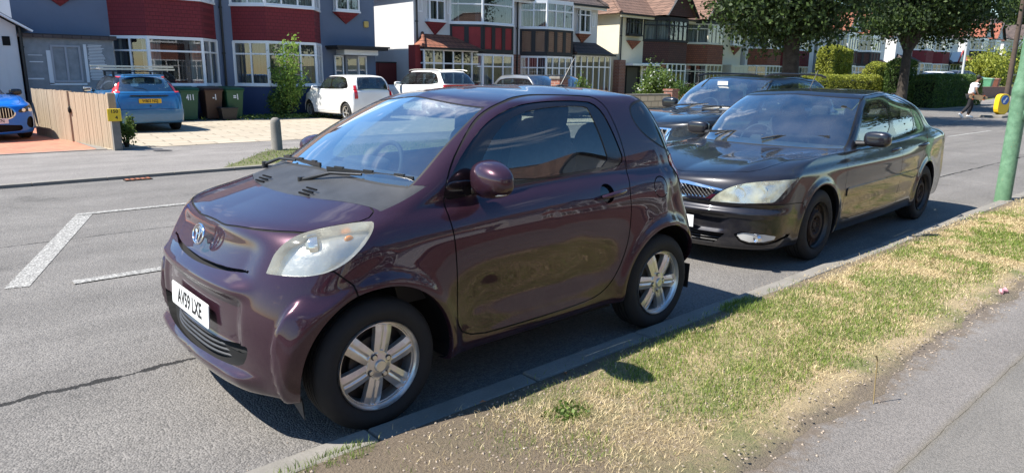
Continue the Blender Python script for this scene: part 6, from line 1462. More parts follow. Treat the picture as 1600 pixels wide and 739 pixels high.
tree('distant tree at right beyond the last roof', 124, 25, .4, 3, [((0, 0, 10), (9, 7, 5), 2.8), ((4, -5, 9), (6, 5, 5), 1.6)], 20000, .5, 8, 1.3, name='background_tree')
tree('tree behind the cream house roof', 60, 40, .4, 4, [((0, 0, 9), (7, 5, 4), 2)], 9000, .4, 9, .4, name='background_tree')
# young tree against the grey house
T_ = thing('young_tree', 'slender young green tree in front of the grey house bay', 'tree', (9.05, 20.9, 0)); r_ = np.random.default_rng(21)
b = MB()
tips = []
for i in range(15):
    a = i * 2.4; rr_ = .5 * r_.random() + .22; hh = [2.85, 2.35, 2.5, 1.9, 2.1, 1.6, 1.75, 1.4, 1.2, 1.45, 1.0, .9, 2.6, 2.0, 1.7][i]; tp = Vector((rr_ * math.cos(a) * (1.25 - hh / 3.2), rr_ * math.sin(a), hh)); b.tube([(0, 0, .02), (tp.x * .35, tp.y * .35, hh * .5), tuple(tp)], [.018, .010, .003], 5); tips.append(tp)
b.build('trunk', M_BARK, T_)
P = []
for tp in tips:
    for _ in range(210): q = r_.random() ** .7; P.append([tp.x * q + r_.normal() * .10, tp.y * q + r_.normal() * .10, tp.z * (.25 + .75 * q) + r_.normal() * .05])
leaves('crown', np.array(P), .085, leaf_mat('young_leaf', (.11, .21, .03), (.36, .50, .10), .5), T_, 3)
clump('low dark shrub at the foot of the young tree', (8.9, 21.3, .04), (.65, .5, .95), M_HEDGE, 3000, .075, seed=31)
clump('pale green climbing bush in front of the white porch', (18.0, 15.6, .04), (.55, .5, 1.45), M_SHRUB, 2600, .085, seed=32)
clump('bright bush with white flowers above the stone garden wall', (22.1, 15.4, .1), (1.15, .8, 1.85), M_SHRUB, 5200, .085, seed=33, flowers=160)
clump('small grey green bush right of the flowering bush', (24.6, 16.2, .1), (1.2, .8, 1.3), M_HEDGE, 3000, .08, seed=34)
hedge('tall golden topiary block before the striped white house', 46.6, 49.7, 19.4, 20.5, 3.95, M_HEDGEY, 22000, .10, 0, .9, 3, cat='topiary')
hedge('long golden clipped hedge right of the black crossover roof', 35.4, 43.6, 14.9, 16.0, 1.75, M_HEDGEY, 22000, .075, 0, .2, 4)
hedge('pale rounded hedge behind the forked street tree', 45.4, 51.0, 16.2, 16.9, 2.85, M_HEDGEY, 15000, .085, 0, .9, 5)
hedge('dark upright hedge just right of the forked trunk', 42.6, 44.2, 13.3, 14.4, 2.75, M_HEDGE, 12000, .075, 0, .35, 6)
hedge('low yellow hedge behind the short brick wall', 44.9, 49.5, 13.9, 15.0, 1.72, M_HEDGEY, 9000, .075, 0, .3, 7)
hedge('big dark green hedge block behind the walking skateboarder', 42.3, 50.6, 11.55, 13.0, 1.86, M_HEDGE, 30000, .075, 0, .35, 8)
clump('large yellow green bush in front of the far houses', (79.5, 18.6, .5), (5.0, 2.5, 4.0), M_HEDGEY, 9000, .22, seed=36)
clump('dark grey bush beside the far timbered house', (91.5, 18.6, .9), (3.5, 2.5, 4.8), M_HEDGE, 6000, .22, seed=37)
clump('weed tuft beside the fence post', (2.12, 13.35, .04), (.30, .32, .62), M_SHRUB, 1300, .05, name='weed', cat='weed', seed=38)
P = np.stack([9.0 + r_.normal(size=1600) * 1.0, 20.9 + r_.normal(size=1600) * .35, .05 + .12 * r_.random(1600)], 1); o = leaves('weeds', P, .07, M_SHRUB, None, 5); o['kind'] = 'stuff'; tag(o, 'bright low weeds between the young tree and the white hatchback', 'weeds')
P = np.stack([.63 + r_.normal(size=130) * .045, -.51 + r_.normal(size=130) * .035, .07 + .035 * r_.random(130)], 1); W_ = thing('weed', 'small leafy weed on bare verge earth beside the front wheel', 'weed', (0, 0, 0)); leaves('foliage', P, .022, M_SHRUB, W_, 9)

# ------------------------------------------------------------------ walls, fences, street furniture
def wall_thing(name, label, cat, x0, x1, y, h, th, m, cope=None, zb=0, piers=()):
    W = thing(name, label, cat, ((x0 + x1) / 2, y, zb)); L = (x1 - x0) / 2; b = MB(); b.box((-L, -th / 2, -.2), (L, th / 2, h - .06)); b.build('wall_body', m, W, bevel=.006)
    b = MB(); b.box((-L - .02, -th / 2 - .025, h - .06), (L + .02, th / 2 + .025, h)); b.build('coping', cope or m, W, bevel=.01)
    for p, hp in piers: b = MB(); b.box((p - .2, -.2, -.2), (p + .2, .2, hp - .07)); b.box((p - .23, -.23, hp - .07), (p + .23, .23, hp)); b.build('pier', M_BRICK, W)
    return W
wall_thing('garden_wall', 'low buff stone block garden wall with brick pier', 'wall', 17.9, 22.2, 14.5, .92, .22, M_STONE, M_KERB, piers=((1.95, 1.10),))
wall_thing('garden_wall', 'dark shaded brick garden wall beside big green hedge', 'wall', 36.0, 46.0, 13.35, .82, .22, M_BRICK)
wall_thing('garden_wall', 'red brick garden wall at far right with bins behind', 'wall', 55.5, 67.2, 13.9, 1.02, .22, M_BRICK, zb=.12)
wall_thing('garden_wall', 'weathered red brick wall between the white houses drives', 'wall', 27.4, 28.0, 18.0, .9, .9, M_BRICK)
P_ = thing('brick_pier', 'lone brick gate pier seen above the purple car roof', 'pier', (15.25, 14.05, 0)); b = MB(); b.box((-.2, -.2, 0), (.2, .2, 1.46)); b.build('shaft', M_BRICK, P_); b = MB(); b.box((-.24, -.24, 1.46), (.24, .24, 1.54)); b.build('cap', M_KERB, P_)
G_ = thing('gate', 'dark red painted double gate between grey and white houses', 'gate', (14.4, 24, 0)); b = MB(); b.box((-.93, -.03, .05), (-.01, .03, 2.0)); b.build('leaf_panel', mat('dark_red_gate', (.13, .02, .018), .7), G_); b = MB(); b.box((.01, -.03, .05), (.90, .03, 2.0)); b.build('leaf_panel', bpy.data.materials['dark_red_gate'], G_); b = MB(); b.box((-.95, -.05, 2.0), (.95, .05, 2.05)); b.build('top_rail', M_GUTTER, G_)
def wood_mat():
    g = NT('weathered_boards'); v = g.co(scale=(1, 1, .06)); n = g.noise(v, 42, 6, .7); n2 = g.noise(g.co(), 1.4, 5, .6); x, y, z = g.sep(g.co()); c = g.mix(n, (.19, .135, .09), (.52, .42, .29)); c = g.mix(g.ramp(n2, [(.4, 0), (.75, .5)]), c, (.36, .28, .19))
    return g.out(c, rough=.9, height=n, bump=.7, dist=.01)
M_WOOD = wood_mat()
F_ = thing('timber_fence', 'weathered close boarded timber fence beside the red drive', 'fence', (1.84, 13.05, 0)); b = MB(); rr = random.Random(4); q0 = Vector((0, 0, 0)); L = 4.6; dirv = Vector((-.14, 1, 0)).normalized(); side = Vector((-dirv.y, dirv.x, 0))
k = 0
d = .02
for part_ in (0, 1):
    b = MB()
    while d < (2.2 if part_ == 0 else L):
        w_ = .076; p = q0 + dirv * d; h = 1.10 + rr.uniform(-.008, .008) + (.0 if part_ == 0 else .02); M = Matrix(((dirv.x, side.x, 0, p.x), (dirv.y, side.y, 0, p.y), (0, 0, 1, 0), (0, 0, 0, 1))); t0 = rr.uniform(-.003, .003); b.add([(0, t0, .03), (w_ + .02, t0 + .012, .03), (w_ + .02, t0 + .020, .03), (0, t0 + .022, .03), (0, t0, h), (w_ + .02, t0 + .012, h), (w_ + .02, t0 + .020, h), (0, t0 + .022, h)], [(0, 1, 5, 4), (1, 2, 6, 5), (2, 3, 7, 6), (3, 0, 4, 7), (4, 5, 6, 7)], M=M); d += w_
    b.build('board_panel', M_WOOD, F_); d += .03
b = MB(); b.box((-.06, -.09, -.1), (.08, .06, 1.13)); b.build('post', M_WOOD, F_, bevel=.012)
b = MB(); p = q0 + dirv * 2.2; b.box((p.x - .05, p.y - .03, 0), (p.x + .05, p.y + .05, 1.12)); b.build('post', M_WOOD, F_)
b = MB(); p = q0 + dirv * 2.14 + side * .02; ellipsoid(b, (p.x - .03, p.y, .72), (.03, .05, .07), 8); b.build('latch', M_GAP, F_)
# yellow hydrant plate and its post
Y_ = thing('hydrant_marker', 'yellow hydrant marker plate on short concrete post by the fence', 'marker', (1.84, 12.86, 0)); b = MB(); b.box((-.065, -.05, 0), (.075, .05, .60)); b.build('post', M_KERB, Y_)
b = MB(); b.box((-.13, -.085, .60), (.11, -.055, .84)); o = b.build('plate', mat('yellow_enamel', (.78, .52, .03), .4, var=.08), Y_, bevel=.015); text_obj('lettering', '150', .09, M_INK, o, frame((-.01, -.087, .785), (1, 0, 0), (0, 0, 1)), .001, .002); text_obj('lettering', '4', .09, M_INK, o, frame((.02, -.087, .67), (1, 0, 0), (0, 0, 1)), .001, .002)
B_ = thing('bollard', 'grey concrete bollard with rounded top across the road', 'bollard', (4.32, 11.15, .03)); b = MB(); b.lathe([(.12, 0), (.110, .02), (.098, .55), (.090, .60), (.065, .635), (.035, .65), (0, .652)], 28); b.build('shaft', M_KERB, B_, smooth=True, sharp=60)
# wheelie bins
def bin_(label, x, y, c, txt, rz=0, group='wheelie bins by the grey house', s=1):
    m = mat('bin_plastic', c, .5, var=.12); B = thing('wheelie_bin', label, 'bin', (x, y, .04), rz, group); b = MB(); b.add([(-.22, -.24, .03), (.22, -.24, .03), (.22, .24, .10), (-.22, .24, .10), (-.28, -.35, .96), (.28, -.35, .96), (.28, .33, .96), (-.28, .33, .96)], [(0, 3, 2, 1), (0, 1, 5, 4), (1, 2, 6, 5), (2, 3, 7, 6), (3, 0, 4, 7)]); b.box((-.30, -.37, .90), (.30, .35, .96)); b.build('bin_body', m, B, bevel=.02)
    b = MB(); b.add([(-.31, -.40, .965), (.31, -.40, .965), (.31, .36, 1.0), (-.31, .36, 1.0), (-.28, -.36, 1.01), (.28, -.36, 1.01), (.28, .34, 1.06), (-.28, .34, 1.06)], [(0, 3, 2, 1), (4, 5, 6, 7), (0, 1, 5, 4), (1, 2, 6, 5), (2, 3, 7, 6), (3, 0, 4, 7)]); b.build('lid', m, B, bevel=.015)
    b = MB(); b.cyl((-.27, .37, .98), (.27, .37, .98), .018, n=8); b.build('handle', m, B)
    for s_ in (-1, 1): b = MB(); b.cyl((s_ * .22, .26, .10), (s_ * .28, .26, .10), .10, n=20); b.build('wheel', M_TYRE, B)
    if txt: text_obj('lettering', txt, .24, M_PLATE_W, B, frame((.02, -.345, .72), (1, 0, 0), (0, .13, 1)), .002, .008, sx=.7)
    return B
bin_('green wheelie bin numbered 411 behind the blue hatchback', 5.72, 21.15, (.018, .085, .045), '411'); bin_('brown wheelie bin between two green bins', 6.48, 21.2, (.060, .030, .018), '-1'); bin_('green wheelie bin on the right, below the bay window', 7.14, 21.15, (.022, .085, .035), '=1')
b = MB(); K_ = thing('recycling_caddy', 'small black box standing between brown and green bins', 'box', (6.82, 20.72, .04)); b.add([(-.20, -.16, 0), (.20, -.16, 0), (.20, .16, 0), (-.20, .16, 0), (-.26, -.20, .36), (.26, -.20, .36), (.26, .20, .36), (-.26, .20, .36)], [(0, 3, 2, 1), (0, 1, 5, 4), (1, 2, 6, 5), (2, 3, 7, 6), (3, 0, 4, 7)]); b.build('box_body', M_TRIM, K_); b = MB(); b.box((-.28, -.22, .36), (.28, .22, .40)); b.build('lid', M_TRIM, K_, bevel=.01)
bin_('pale green wheelie bin behind the far brick wall', 64.1, 14.9, (.10, .28, .16), None, group='bins behind the far brick wall').location.z = .75; bin_('brown wheelie bin behind the far brick wall', 65.9, 14.9, (.16, .06, .04), None, group='bins behind the far brick wall').location.z = .75
# green lamp column at the near kerb
M_GREENPOST = None
g = NT('green_column_paint'); v = g.co(); n = g.noise(v, 14, 6, .7); z = g.sep(v)[2]; c = g.mix(g.ramp(n, [(.40, 0), (.60, 1)]), (.10, .20, .115), (.15, .28, .17)); c = g.mix(g.ramp(g.noise(v, 30, 5, .8), [(.64, 0), (.70, 1)]), c, (.30, .22, .12)); lowd = g.ramp(z, [(.0, .8), (.5, 0)]); c = g.mix(g.math('MULTIPLY', lowd, n), c, (.06, .12, .05)); M_GREENPOST = g.out(c, rough=.5, height=g.noise(v, 40, 4), bump=.2, dist=.004); g.b.inputs['Specular IOR Level'].default_value = .4
L_ = thing('lamp_column', 'green painted steel lamp column rising from the near verge', 'lamp post', (9.27, -.02, .02)); b = MB(); b.lathe([(.100, 0), (.093, .02), (.092, 1.30), (.092, 1.34), (.098, 1.36), (.098, 1.43), (.090, 1.47), (.074, 1.60), (.069, 1.72), (.062, 4), (.05, 8)], 40); b.build('column', M_GREENPOST, L_, smooth=True, sharp=50)
b = MB(); Mo = Matrix.Translation((-.028, -.092, 1.13)) @ Matrix.Rotation(RAD(0), 4, 'Z'); b.tube([(.052 * math.cos(t), -.004 + .012 * abs(math.cos(t)), .085 * math.sin(t) + 0) for t in np.linspace(0, 2 * math.pi, 30, endpoint=False)], .006, 6, closed=True, M=Mo); b.build('cast_emblem', M_GREENPOST, L_, smooth=True)
b = MB(); b.box((-.04, -.096, .58), (.04, -.086, .585)); b.build('door_seam', M_GAP, L_)
b = MB(); b.tube([(0, 0, 7.9), (0, .3, 8.2), (0, 1.2, 8.3)], [.05, .04, .035], 8); b.build('arm', M_GREENPOST, L_); b = MB(); superbox(b, (0, 1.5, 8.3), (.15, .35, .08), .6); b.build('lantern', M_DARKMETAL, L_, smooth=True)
L_ = thing('lamp_column', 'pale grey lamp column in front of the far red houses', 'lamp post', (51.3, 13.0, .1)); b = MB(); b.lathe([(.11, 0), (.10, 1.5), (.075, 1.6), (.06, 6)], 20); b.build('column', mat('galvanised_grey', (.45, .47, .48), .5), L_, smooth=True); b = MB(); b.tube([(0, 0, 5.9), (0, -.3, 6.15), (0, -1.0, 6.2)], [.04, .035, .03], 8); b.build('arm', bpy.data.materials['galvanised_grey'], L_)
T_ = thing('telegraph_pole', 'dark wooden telegraph pole at the right edge of the view', 'pole', (50.0, 10.05, 0)); b = MB(); b.cyl((0, 0, 0), (.25, 0, 9), .16, .11, 16); b.build('pole', mat('tarred_timber', (.09, .065, .05), .9, var=.2), T_, smooth=True); b = MB(); b.bar((-.7, 0, 8.4), (1.1, 0, 8.4), .1, .1); b.build('crossarm', bpy.data.materials['tarred_timber'], T_)
# keep-left bollard on the island
K_ = thing('keep_left_bollard', 'yellow traffic bollard with blue arrow disc in the road', 'traffic bollard', (35.9, 6.75, 0)); b = MB(); pl = chaikin([(-.30, .10), (.30, .10), (.31, .75), (.22, 1.0), (-.22, 1.0), (-.31, .75)], 2); b.prism(pl, -.12, .12, axis='y'); Mk = Matrix.Rotation(RAD(-28), 4, 'Z')
b.v = [tuple(Mk @ Vector(v)) for v in b.v]; b.build('bollard_body', mat('bollard_yellow', (.80, .50, .02), .4), K_, bevel=.02); b = MB(); b.box((-.33, -.15, 0), (.33, .15, .10), M=Mk); b.build('base', M_TRIM, K_)
b = MB(); b.cyl((.02, -.122, .74), (.02, -.135, .74), .20, n=36, M=Mk); d_ = b.build('blue_disc', mat('sign_blue', (.02, .12, .42), .4), K_); b = MB(); b.bar((.10, -.138, .84), (-.03, -.138, .68), .055, .006, up=(0, 1, 0), M=Mk); b.add([(-.10, -.139, .60), (-.095, -.139, .745), (.045, -.139, .625)], [(0, 1, 2)], M=Mk); b.build('arrow', M_PLATE_W, d_)
b = MB(); b.box((34.5, 6.3, -.05), (38.5, 7.2, .10)); o = b.build('traffic_island', M_KERB, bevel=.03); o['kind'] = 'structure'
# small litter and a stray stalk
b = MB(); b.add([(-.03, -.012, 0), (.03, -.016, .004), (.035, .012, .0), (-.02, .018, .006), (0, 0, .016)], [(0, 1, 4), (1, 2, 4), (2, 3, 4), (3, 0, 4)]); o = b.build('litter', mat('white_scrap', (.8, .8, .82), .5), loc=(.28, -.61, .062)); tag(o, 'small white scrap on the bare verge near the kerb', 'litter')
b = MB(); b.tube([(-.06, 0, .008), (-.02, .015, .02), (.02, -.01, .012), (.06, .01, .02)], [.012, .016, .014, .012], 6); o = b.build('litter', mat('pink_wrapper', (.60, .30, .32), .4), loc=(4.42, -1.24, .055)); tag(o, 'crumpled pink wrapper at the edge of the near pavement', 'litter')
b = MB(); b.tube([(0, 0, 0), (.015, .01, .10), (.02, .015, .21), (.012, .02, .235), (-.01, .025, .240)], [.0028, .0026, .003, .004, .001], 6); o = b.build('grass_stalk', M_STRAW, loc=(1.86, -1.35, .045)); tag(o, 'single dry grass stalk standing at the pavement edge', 'stalk')
rr = random.Random(8)
M_DLEAF = mat('dead_leaf', (.34, .13, .05), .8)
for i, (x, y) in enumerate(((.10, -.26), (.42, -.17), (.35, -.68), (.95, -.19), (2.2, -1.1), (3.5, -.5), (.62, -.62))):
    b = MB(); a = rr.uniform(0, 6); s = .018; b.add([(-s, 0, .0), (0, -s * .5, .006), (s, 0, .003), (0, s * .5, .008)], [(0, 1, 2, 3)], M=Matrix.Rotation(a, 4, 'Z')); o = b.build('dead_leaf', M_DLEAF, loc=(x, y, .066)); tag(o, 'curled brown dead leaf lying on the near verge', 'leaf', 'dead leaves on the verge')
b = MB(); b.box((-.18, -.08, 0), (.18, .08, .012)); 
G_ = thing('drain_grate', 'rusty red iron cover at the far kerb', 'drain cover', (1.16, 8.72, .003)); b.build('frame', M_STEELRUST, G_)
for i in range(5): b = MB(); b.box((-.16 + i * .07, -.07, .012), (-.12 + i * .07, .07, .018)); b.build('bar', mat('rust', (.28, .10, .05), .9) if i == 0 else bpy.data.materials['rust'], G_)
b = MB(); C_ = thing('cable_ring', 'small round cover in the far footway', 'cover', (2.5, 12.3, .038)); b.lathe([(0, .002), (.15, .002), (.17, .0)], 24); b.build('plate', M_DARKMETAL, C_)

# ------------------------------------------------------------------ the man with the skateboard
def skin_body(name, verts, edges, radii, m, parent, sub=2):
    me = bpy.data.meshes.new(name); me.from_pydata(verts, edges, []); o = bpy.data.objects.new(name, me); COL.objects.link(o); o.modifiers.new('s', 'SKIN'); sk = me.skin_vertices[0].data
    for i, r in enumerate(radii): sk[i].radius = (r, r) if not hasattr(r, '__len__') else r
    sk[0].use_root = True; ss = o.modifiers.new('ss', 'SUBSURF'); ss.levels = sub; ss.render_levels = sub; bpy.context.view_layer.update(); me2 = bpy.data.meshes.new_from_object(o.evaluated_get(bpy.context.evaluated_depsgraph_get())); me2.name = name; me2.materials.clear(); me2.materials.append(m)
    me2.polygons.foreach_set('use_smooth', np.ones(len(me2.polygons), dtype=bool)); bpy.data.objects.remove(o); o = bpy.data.objects.new(name, me2); COL.objects.link(o)
    if parent is not None: o.parent = parent
    return o
M_SKIN = mat('skin', (.22, .12, .075), .55); M_TSHIRT = mat('white_tshirt', (.78, .78, .80), .85); M_TROUSER = mat('black_trousers', (.012, .012, .015), .85); M_SHOE = mat('white_shoe', (.75, .75, .74), .5); M_HAIR = mat('dark_hair', (.012, .010, .009), .8)
# faces +x locally (walking), leaning forward, head down; thing rotated to walk to the right of the picture
PR = thing('person', 'man in white t-shirt and black trousers walking with a skateboard', 'person', (33.6, 7.35, .0), RAD(-40))
V = [(0, 0, .95), (.02, 0, 1.10), (.06, 0, 1.26), (.11, 0, 1.40), (.17, 0, 1.50), (.235, 0, 1.575), (.255, 0, 1.66), (.225, 0, 1.74),      # pelvis .. head top
     (.11, .17, 1.40), (.08, .23, 1.18), (.13, .25, .98), (.16, .25, .92),       # left arm (local +y)
     (.10, -.17, 1.40), (.02, -.25, 1.17), (.13, -.27, .97), (.19, -.26, .93),   # right arm
     (-.01, .09, .90), (.16, .09, .50), (.05, .09, .13), (.07, .09, .06), (.20, .09, .03),
     (-.01, -.09, .90), (-.10, -.09, .49), (-.36, -.09, .20), (-.40, -.09, .12), (-.32, -.09, .04)]
E_ = [(0, 1), (1, 2), (2, 3), (3, 4), (4, 5), (5, 6), (6, 7), (3, 8), (8, 9), (9, 10), (10, 11), (3, 12), (12, 13), (13, 14), (14, 15), (0, 16), (16, 17), (17, 18), (18, 19), (19, 20), (0, 21), (21, 22), (22, 23), (23, 24), (24, 25)]
R_ = [.125, .115, .125, .13, .052, .075, .085, .060, .060, .046, .034, .030, .060, .046, .034, .030, .095, .062, .042, .040, .035, .095, .062, .042, .040, .035]
body = skin_body('body', V, E_, R_, M_SKIN, PR)
up = lambda ids: [V[i] for i in ids]
skin_body('tshirt', [V[0], V[1], V[2], V[3], (.145, 0, 1.46), V[8], (.09, .215, 1.26), V[12], (.05, -.22, 1.25)], [(0, 1), (1, 2), (2, 3), (3, 4), (3, 5), (5, 6), (3, 7), (7, 8)], [.145, .138, .146, .148, .065, .080, .074, .080, .074], M_TSHIRT, body)
skin_body('trousers', [V[0], V[16], V[17], V[18], V[21], V[22], V[23]], [(0, 1), (1, 2), (2, 3), (0, 4), (4, 5), (5, 6)], [.135, .108, .085, .070, .108, .085, .070], M_TROUSER, body)
for ids in ((19, 20), (24, 25)):
    a, c = Vector(V[ids[0]]), Vector(V[ids[1]]); b = MB(); mdl = (a + c) / 2; dd = (c - a).normalized(); ang = math.atan2(-dd.z, dd.x); superbox(b, (0, 0, 0), (.145, .05, .048), .7, M=Matrix.Translation(mdl) @ Matrix.Rotation(ang, 4, 'Y')); b.build('shoe', M_SHOE, body, smooth=True, sharp=80)
b = MB(); ellipsoid(b, (.222, 0, 1.700), (.098, .085, .085), 12); b.build('hair', M_HAIR, body, smooth=True)
b = MB(); ellipsoid(b, (.345, 0, 1.635), (.018, .012, .020), 6)
for s_ in (-1, 1): ellipsoid(b, (.262, s_ * .088, 1.645), (.018, .010, .028), 6)
b.build('nose_and_ears', M_SKIN, body, smooth=True)
for s_ in (-1, 1): b = MB(); ellipsoid(b, (.330, s_ * .032, 1.672), (.008, .012, .007), 6); b.build('eye', M_INK, body, smooth=True)
b = MB(); b.bar((.335, -.022, 1.600), (.335, .022, 1.600), .006, .008); b.build('mouth', mat('lip', (.25, .09, .07), .6), body)
def hand(base, dirv, sgn):
    b0 = Vector(base); d = Vector(dirv).normalized(); s = Vector((0, 1, 0)) * sgn; u = d.cross(s).normalized(); vs = [tuple(b0), tuple(b0 + d * .05), tuple(b0 + d * .09)]; es = [(0, 1), (1, 2)]; rs = [.026, .034, .036]
    for i, (o_, L) in enumerate(((-.030, .070), (-.010, .080), (.010, .076), (.030, .060))):
        a = b0 + d * .09 + s * o_; k = len(vs); vs += [tuple(a), tuple(a + d * L * .5 + u * .005), tuple(a + d * L * .8 + u * .030)]; es += [(2, k), (k, k + 1), (k + 1, k + 2)]; rs += [.010, .009, .008]
    k = len(vs); a = b0 + d * .04 - s * .035; vs += [tuple(a), tuple(a + d * .03 - s * .02 + u * .01), tuple(a + d * .06 - s * .02 + u * .03)]; es += [(1, k), (k, k + 1), (k + 1, k + 2)]; rs += [.011, .010, .009]
    return skin_body('hand', vs, es, rs, M_SKIN, body, 1)
hand(V[11], (.3, 0, -1), 1); hand(V[15], (.5, 0, -1), -1)
# skateboard carried level at the hip on the camera side
SK = thing('skateboard', 'wooden skateboard held level under the walking man\'s arm', 'skateboard', (33.6, 7.35, .0), RAD(-40)); b = MB(); n_ = 24; pl = []
for i in range(n_): t = 2 * math.pi * i / n_; pl.append((.40 * math.copysign(abs(math.cos(t)) ** .6, math.cos(t)), .10 * math.copysign(abs(math.sin(t)) ** .7, math.sin(t))))
Msk = Matrix.Translation((.10, -.335, .87)) @ Matrix.Rotation(RAD(4), 4, 'Y') @ Matrix.Rotation(RAD(90), 4, 'X'); b.prism(pl, -.006, .006, M=Msk); b.build('deck', mat('maple_deck', (.52, .33, .17), .5, var=.2, var_scale=6), SK)
for x_ in (-.24, .24):
    b = MB(); b.bar((x_, -.08, .035), (x_, .08, .035), .03, .02, M=Msk); b.box((x_ - .03, -.03, .006), (x_ + .03, .03, .035), M=Msk); t_ = b.build('truck', M_DARKMETAL, SK)
    for s_ in (-1, 1): b = MB(); b.cyl((x_, s_ * .075, .035), (x_, s_ * .105, .035), .027, n=16, M=Msk); b.build('wheel', mat('red_wheel', (.55, .10, .03), .4) if (x_ < 0 and s_ < 0) else bpy.data.materials['red_wheel'], t_)
# ------------------------------------------------------------------ the cars
build_city_car()
build_saloon()
def hatch_glass(p, x0, xb, x1, z0, zt, z1=None, q=None):
    """front door glass, rear glass, frame outline for a hatchback"""
    z1 = z1 or z0 + .03
    g1 = [(x0 + .08, z0 + .02), (x0 + .32, z0 + .19), (x0 + .52, zt - .05), (xb - .04, zt - .02), (xb - .04, z0 + .025)]
    g2 = [(xb + .04, z0 + .03), (xb + .04, zt - .02), (x1 - .30, zt - .03), (x1 - .08, z1 + .14), (x1 - .10, z1 + .03)]
    dlo = [(x0 - .03, z0), (x0 + .28, z0 + .22), (x0 + .50, zt - .01), (xb, zt + .01), (x1 - .25, zt), (x1, z1 + .14), (x1 - .04, z1), (xb, z0 + .01)]
    return [g1, g2], dlo
def doors_(x0, xb, x1, z0, zt, wb):
    return [[(x0 - .28, .30), (x0 - .28, z0 - .05), (x0 + .26, z0 + .24), (x0 + .48, zt + .02), (xb, zt + .03), (xb, .30)], [(xb, .30), (xb, zt + .03), (x1 - .22, zt + .02), (x1 + .03, z0 + .15), (x1 - .02, z0 - .1), (wb - .33, .55), (wb - .42, .30)]]
# black crossover in the lane
p = hatch_params(xf=-.86, xr=3.46, w=.895, gv=.77, rv=.60, wb=2.63, zh=.87, zt=1.08, cx=.42, cz=1.08, bx=3.38, bz=1.13, fx=1.22, rx=3.0, roof=1.60, zs=1.0, zr=1.03, zw=1.09, zm=1.02, af=.40, nf=3.0, zb=.24)
C1 = thing('driving_car', 'black crossover with roof rails in the lane beside the saloon', 'car', (7.45, 3.72, 0), RAD(-1))
gl, dlo = hatch_glass(p, .70, 1.75, 3.0, 1.09, 1.51, 1.16)
XG = F_front([(-1, .86), (.33, .84), (.26, .62), (-1, .60)], xmax=0); XV = F_front([(-1, .88), (.40, .86), (.33, .60), (-1, .58)], xmax=0)
XH = F_front(chaikin([(.40, .74), (.43, .87), (.62, .91), (.84, .93), (.86, .84), (.62, .76)], 1), xmax=.1)
sh, bo, outs = build_car(C1, p, P_BLACK, dict(R=.335, r=.22, glass=gl, dlo=dlo, doors=doors_(.70, 1.75, 3.0, 1.09, 1.52, 2.63), mirror=(.92, .95, 1.14, 1.25), rails=(1.15, 3.1, .60, 1.575), grid=(36, 80, 26, 6),
    regs=[('headlight', XH, M_LENS, dict(split=True, off=.002)), ('grille', XG, M_GAP, dict(off=-.03)), ('grille_frame', XV, M_CHROME, dict(off=.004)), ('lower_intake', F_front([(-1, .50), (.6, .50), (.55, .36), (-1, .36)], xmax=0), M_TRIM, dict(off=-.03)), ('tail_lamp', F_side([(3.2, 1.10), (3.5, 1.12), (3.5, .85), (3.3, .87)], .7, 2), M_RED, dict(split=True, off=.003))],
    lines=[F_top(chaikin([(-.78, -.3), (-.76, .3), (-.68, .62), (-.2, .72), (.5, .76), (.40, 0), (.40, -.3)], 1), 5.3)]))
b = MB()
for i in range(9): v_ = -.32 + i * .08; b.bar((-.875 + .05 * (abs(v_) / .4) ** 2, v_ - .05, .63), (-.855, v_ + .05, .85), .012, .012)
for i in range(9): v_ = -.32 + i * .08; b.bar((-.875, v_ + .05, .63), (-.855, v_ - .05, .85), .012, .012)
b.build('grille_bars', M_CHROME, outs['grille'][0]); number_plate(C1, '', frame((-.885, 0, .56), (0, -1, 0), (0, 0, 1)))
for (a, c0, c1) in (((.45, .52, 1.10), (.52, .62, 1.12), (.60, -.02, 1.16)), ((.42, -.02, 1.10), (.50, .02, 1.13), (.62, -.60, 1.13))): wiper2(C1, a, c0, c1)
b = MB(); b.box((.95, -.1, 1.44), (.96, .08, 1.50)); b.build('toll_tag', M_PLATE_W, C1)
# bright blue car at the left edge
P_BLUE = paint('bright_blue_paint', (.003, .15, .60), metal=.2, rough=.3, flake=False, dirt=.01)
p = hatch_params(xf=-.83, xr=3.49, w=.90, gv=.74, rv=.56, wb=2.67, zh=.70, zt=.98, cx=.42, cz=.95, bx=3.35, bz=1.02, fx=1.25, rx=2.9, roof=1.43, zs=.90, zr=.95, zw=.98, zm=.86, af=.50, nf=2.5, zb=.16)
C2 = thing('parked_car', 'bright blue car with twin oval grilles on the red drive', 'car', (.08, 16.75, .04), RAD(100), 'cars parked on the drives')
gl, dlo = hatch_glass(p, .75, 1.75, 3.0, .97, 1.37)
BK = lambda c: np.minimum(1 - np.hypot((c['v'] - .215) / .185, (c['z'] - .605) / .115), -c['x'] * 5) * .12
BK2 = lambda c: np.minimum(1 - np.hypot((c['v'] - .215) / .215, (c['z'] - .605) / .140), -c['x'] * 5) * .12
BH = F_front(chaikin([(.48, .60), (.50, .66), (.62, .71), (.80, .755), (.86, .74), (.78, .64), (.60, .60)], 1), xmax=.1)
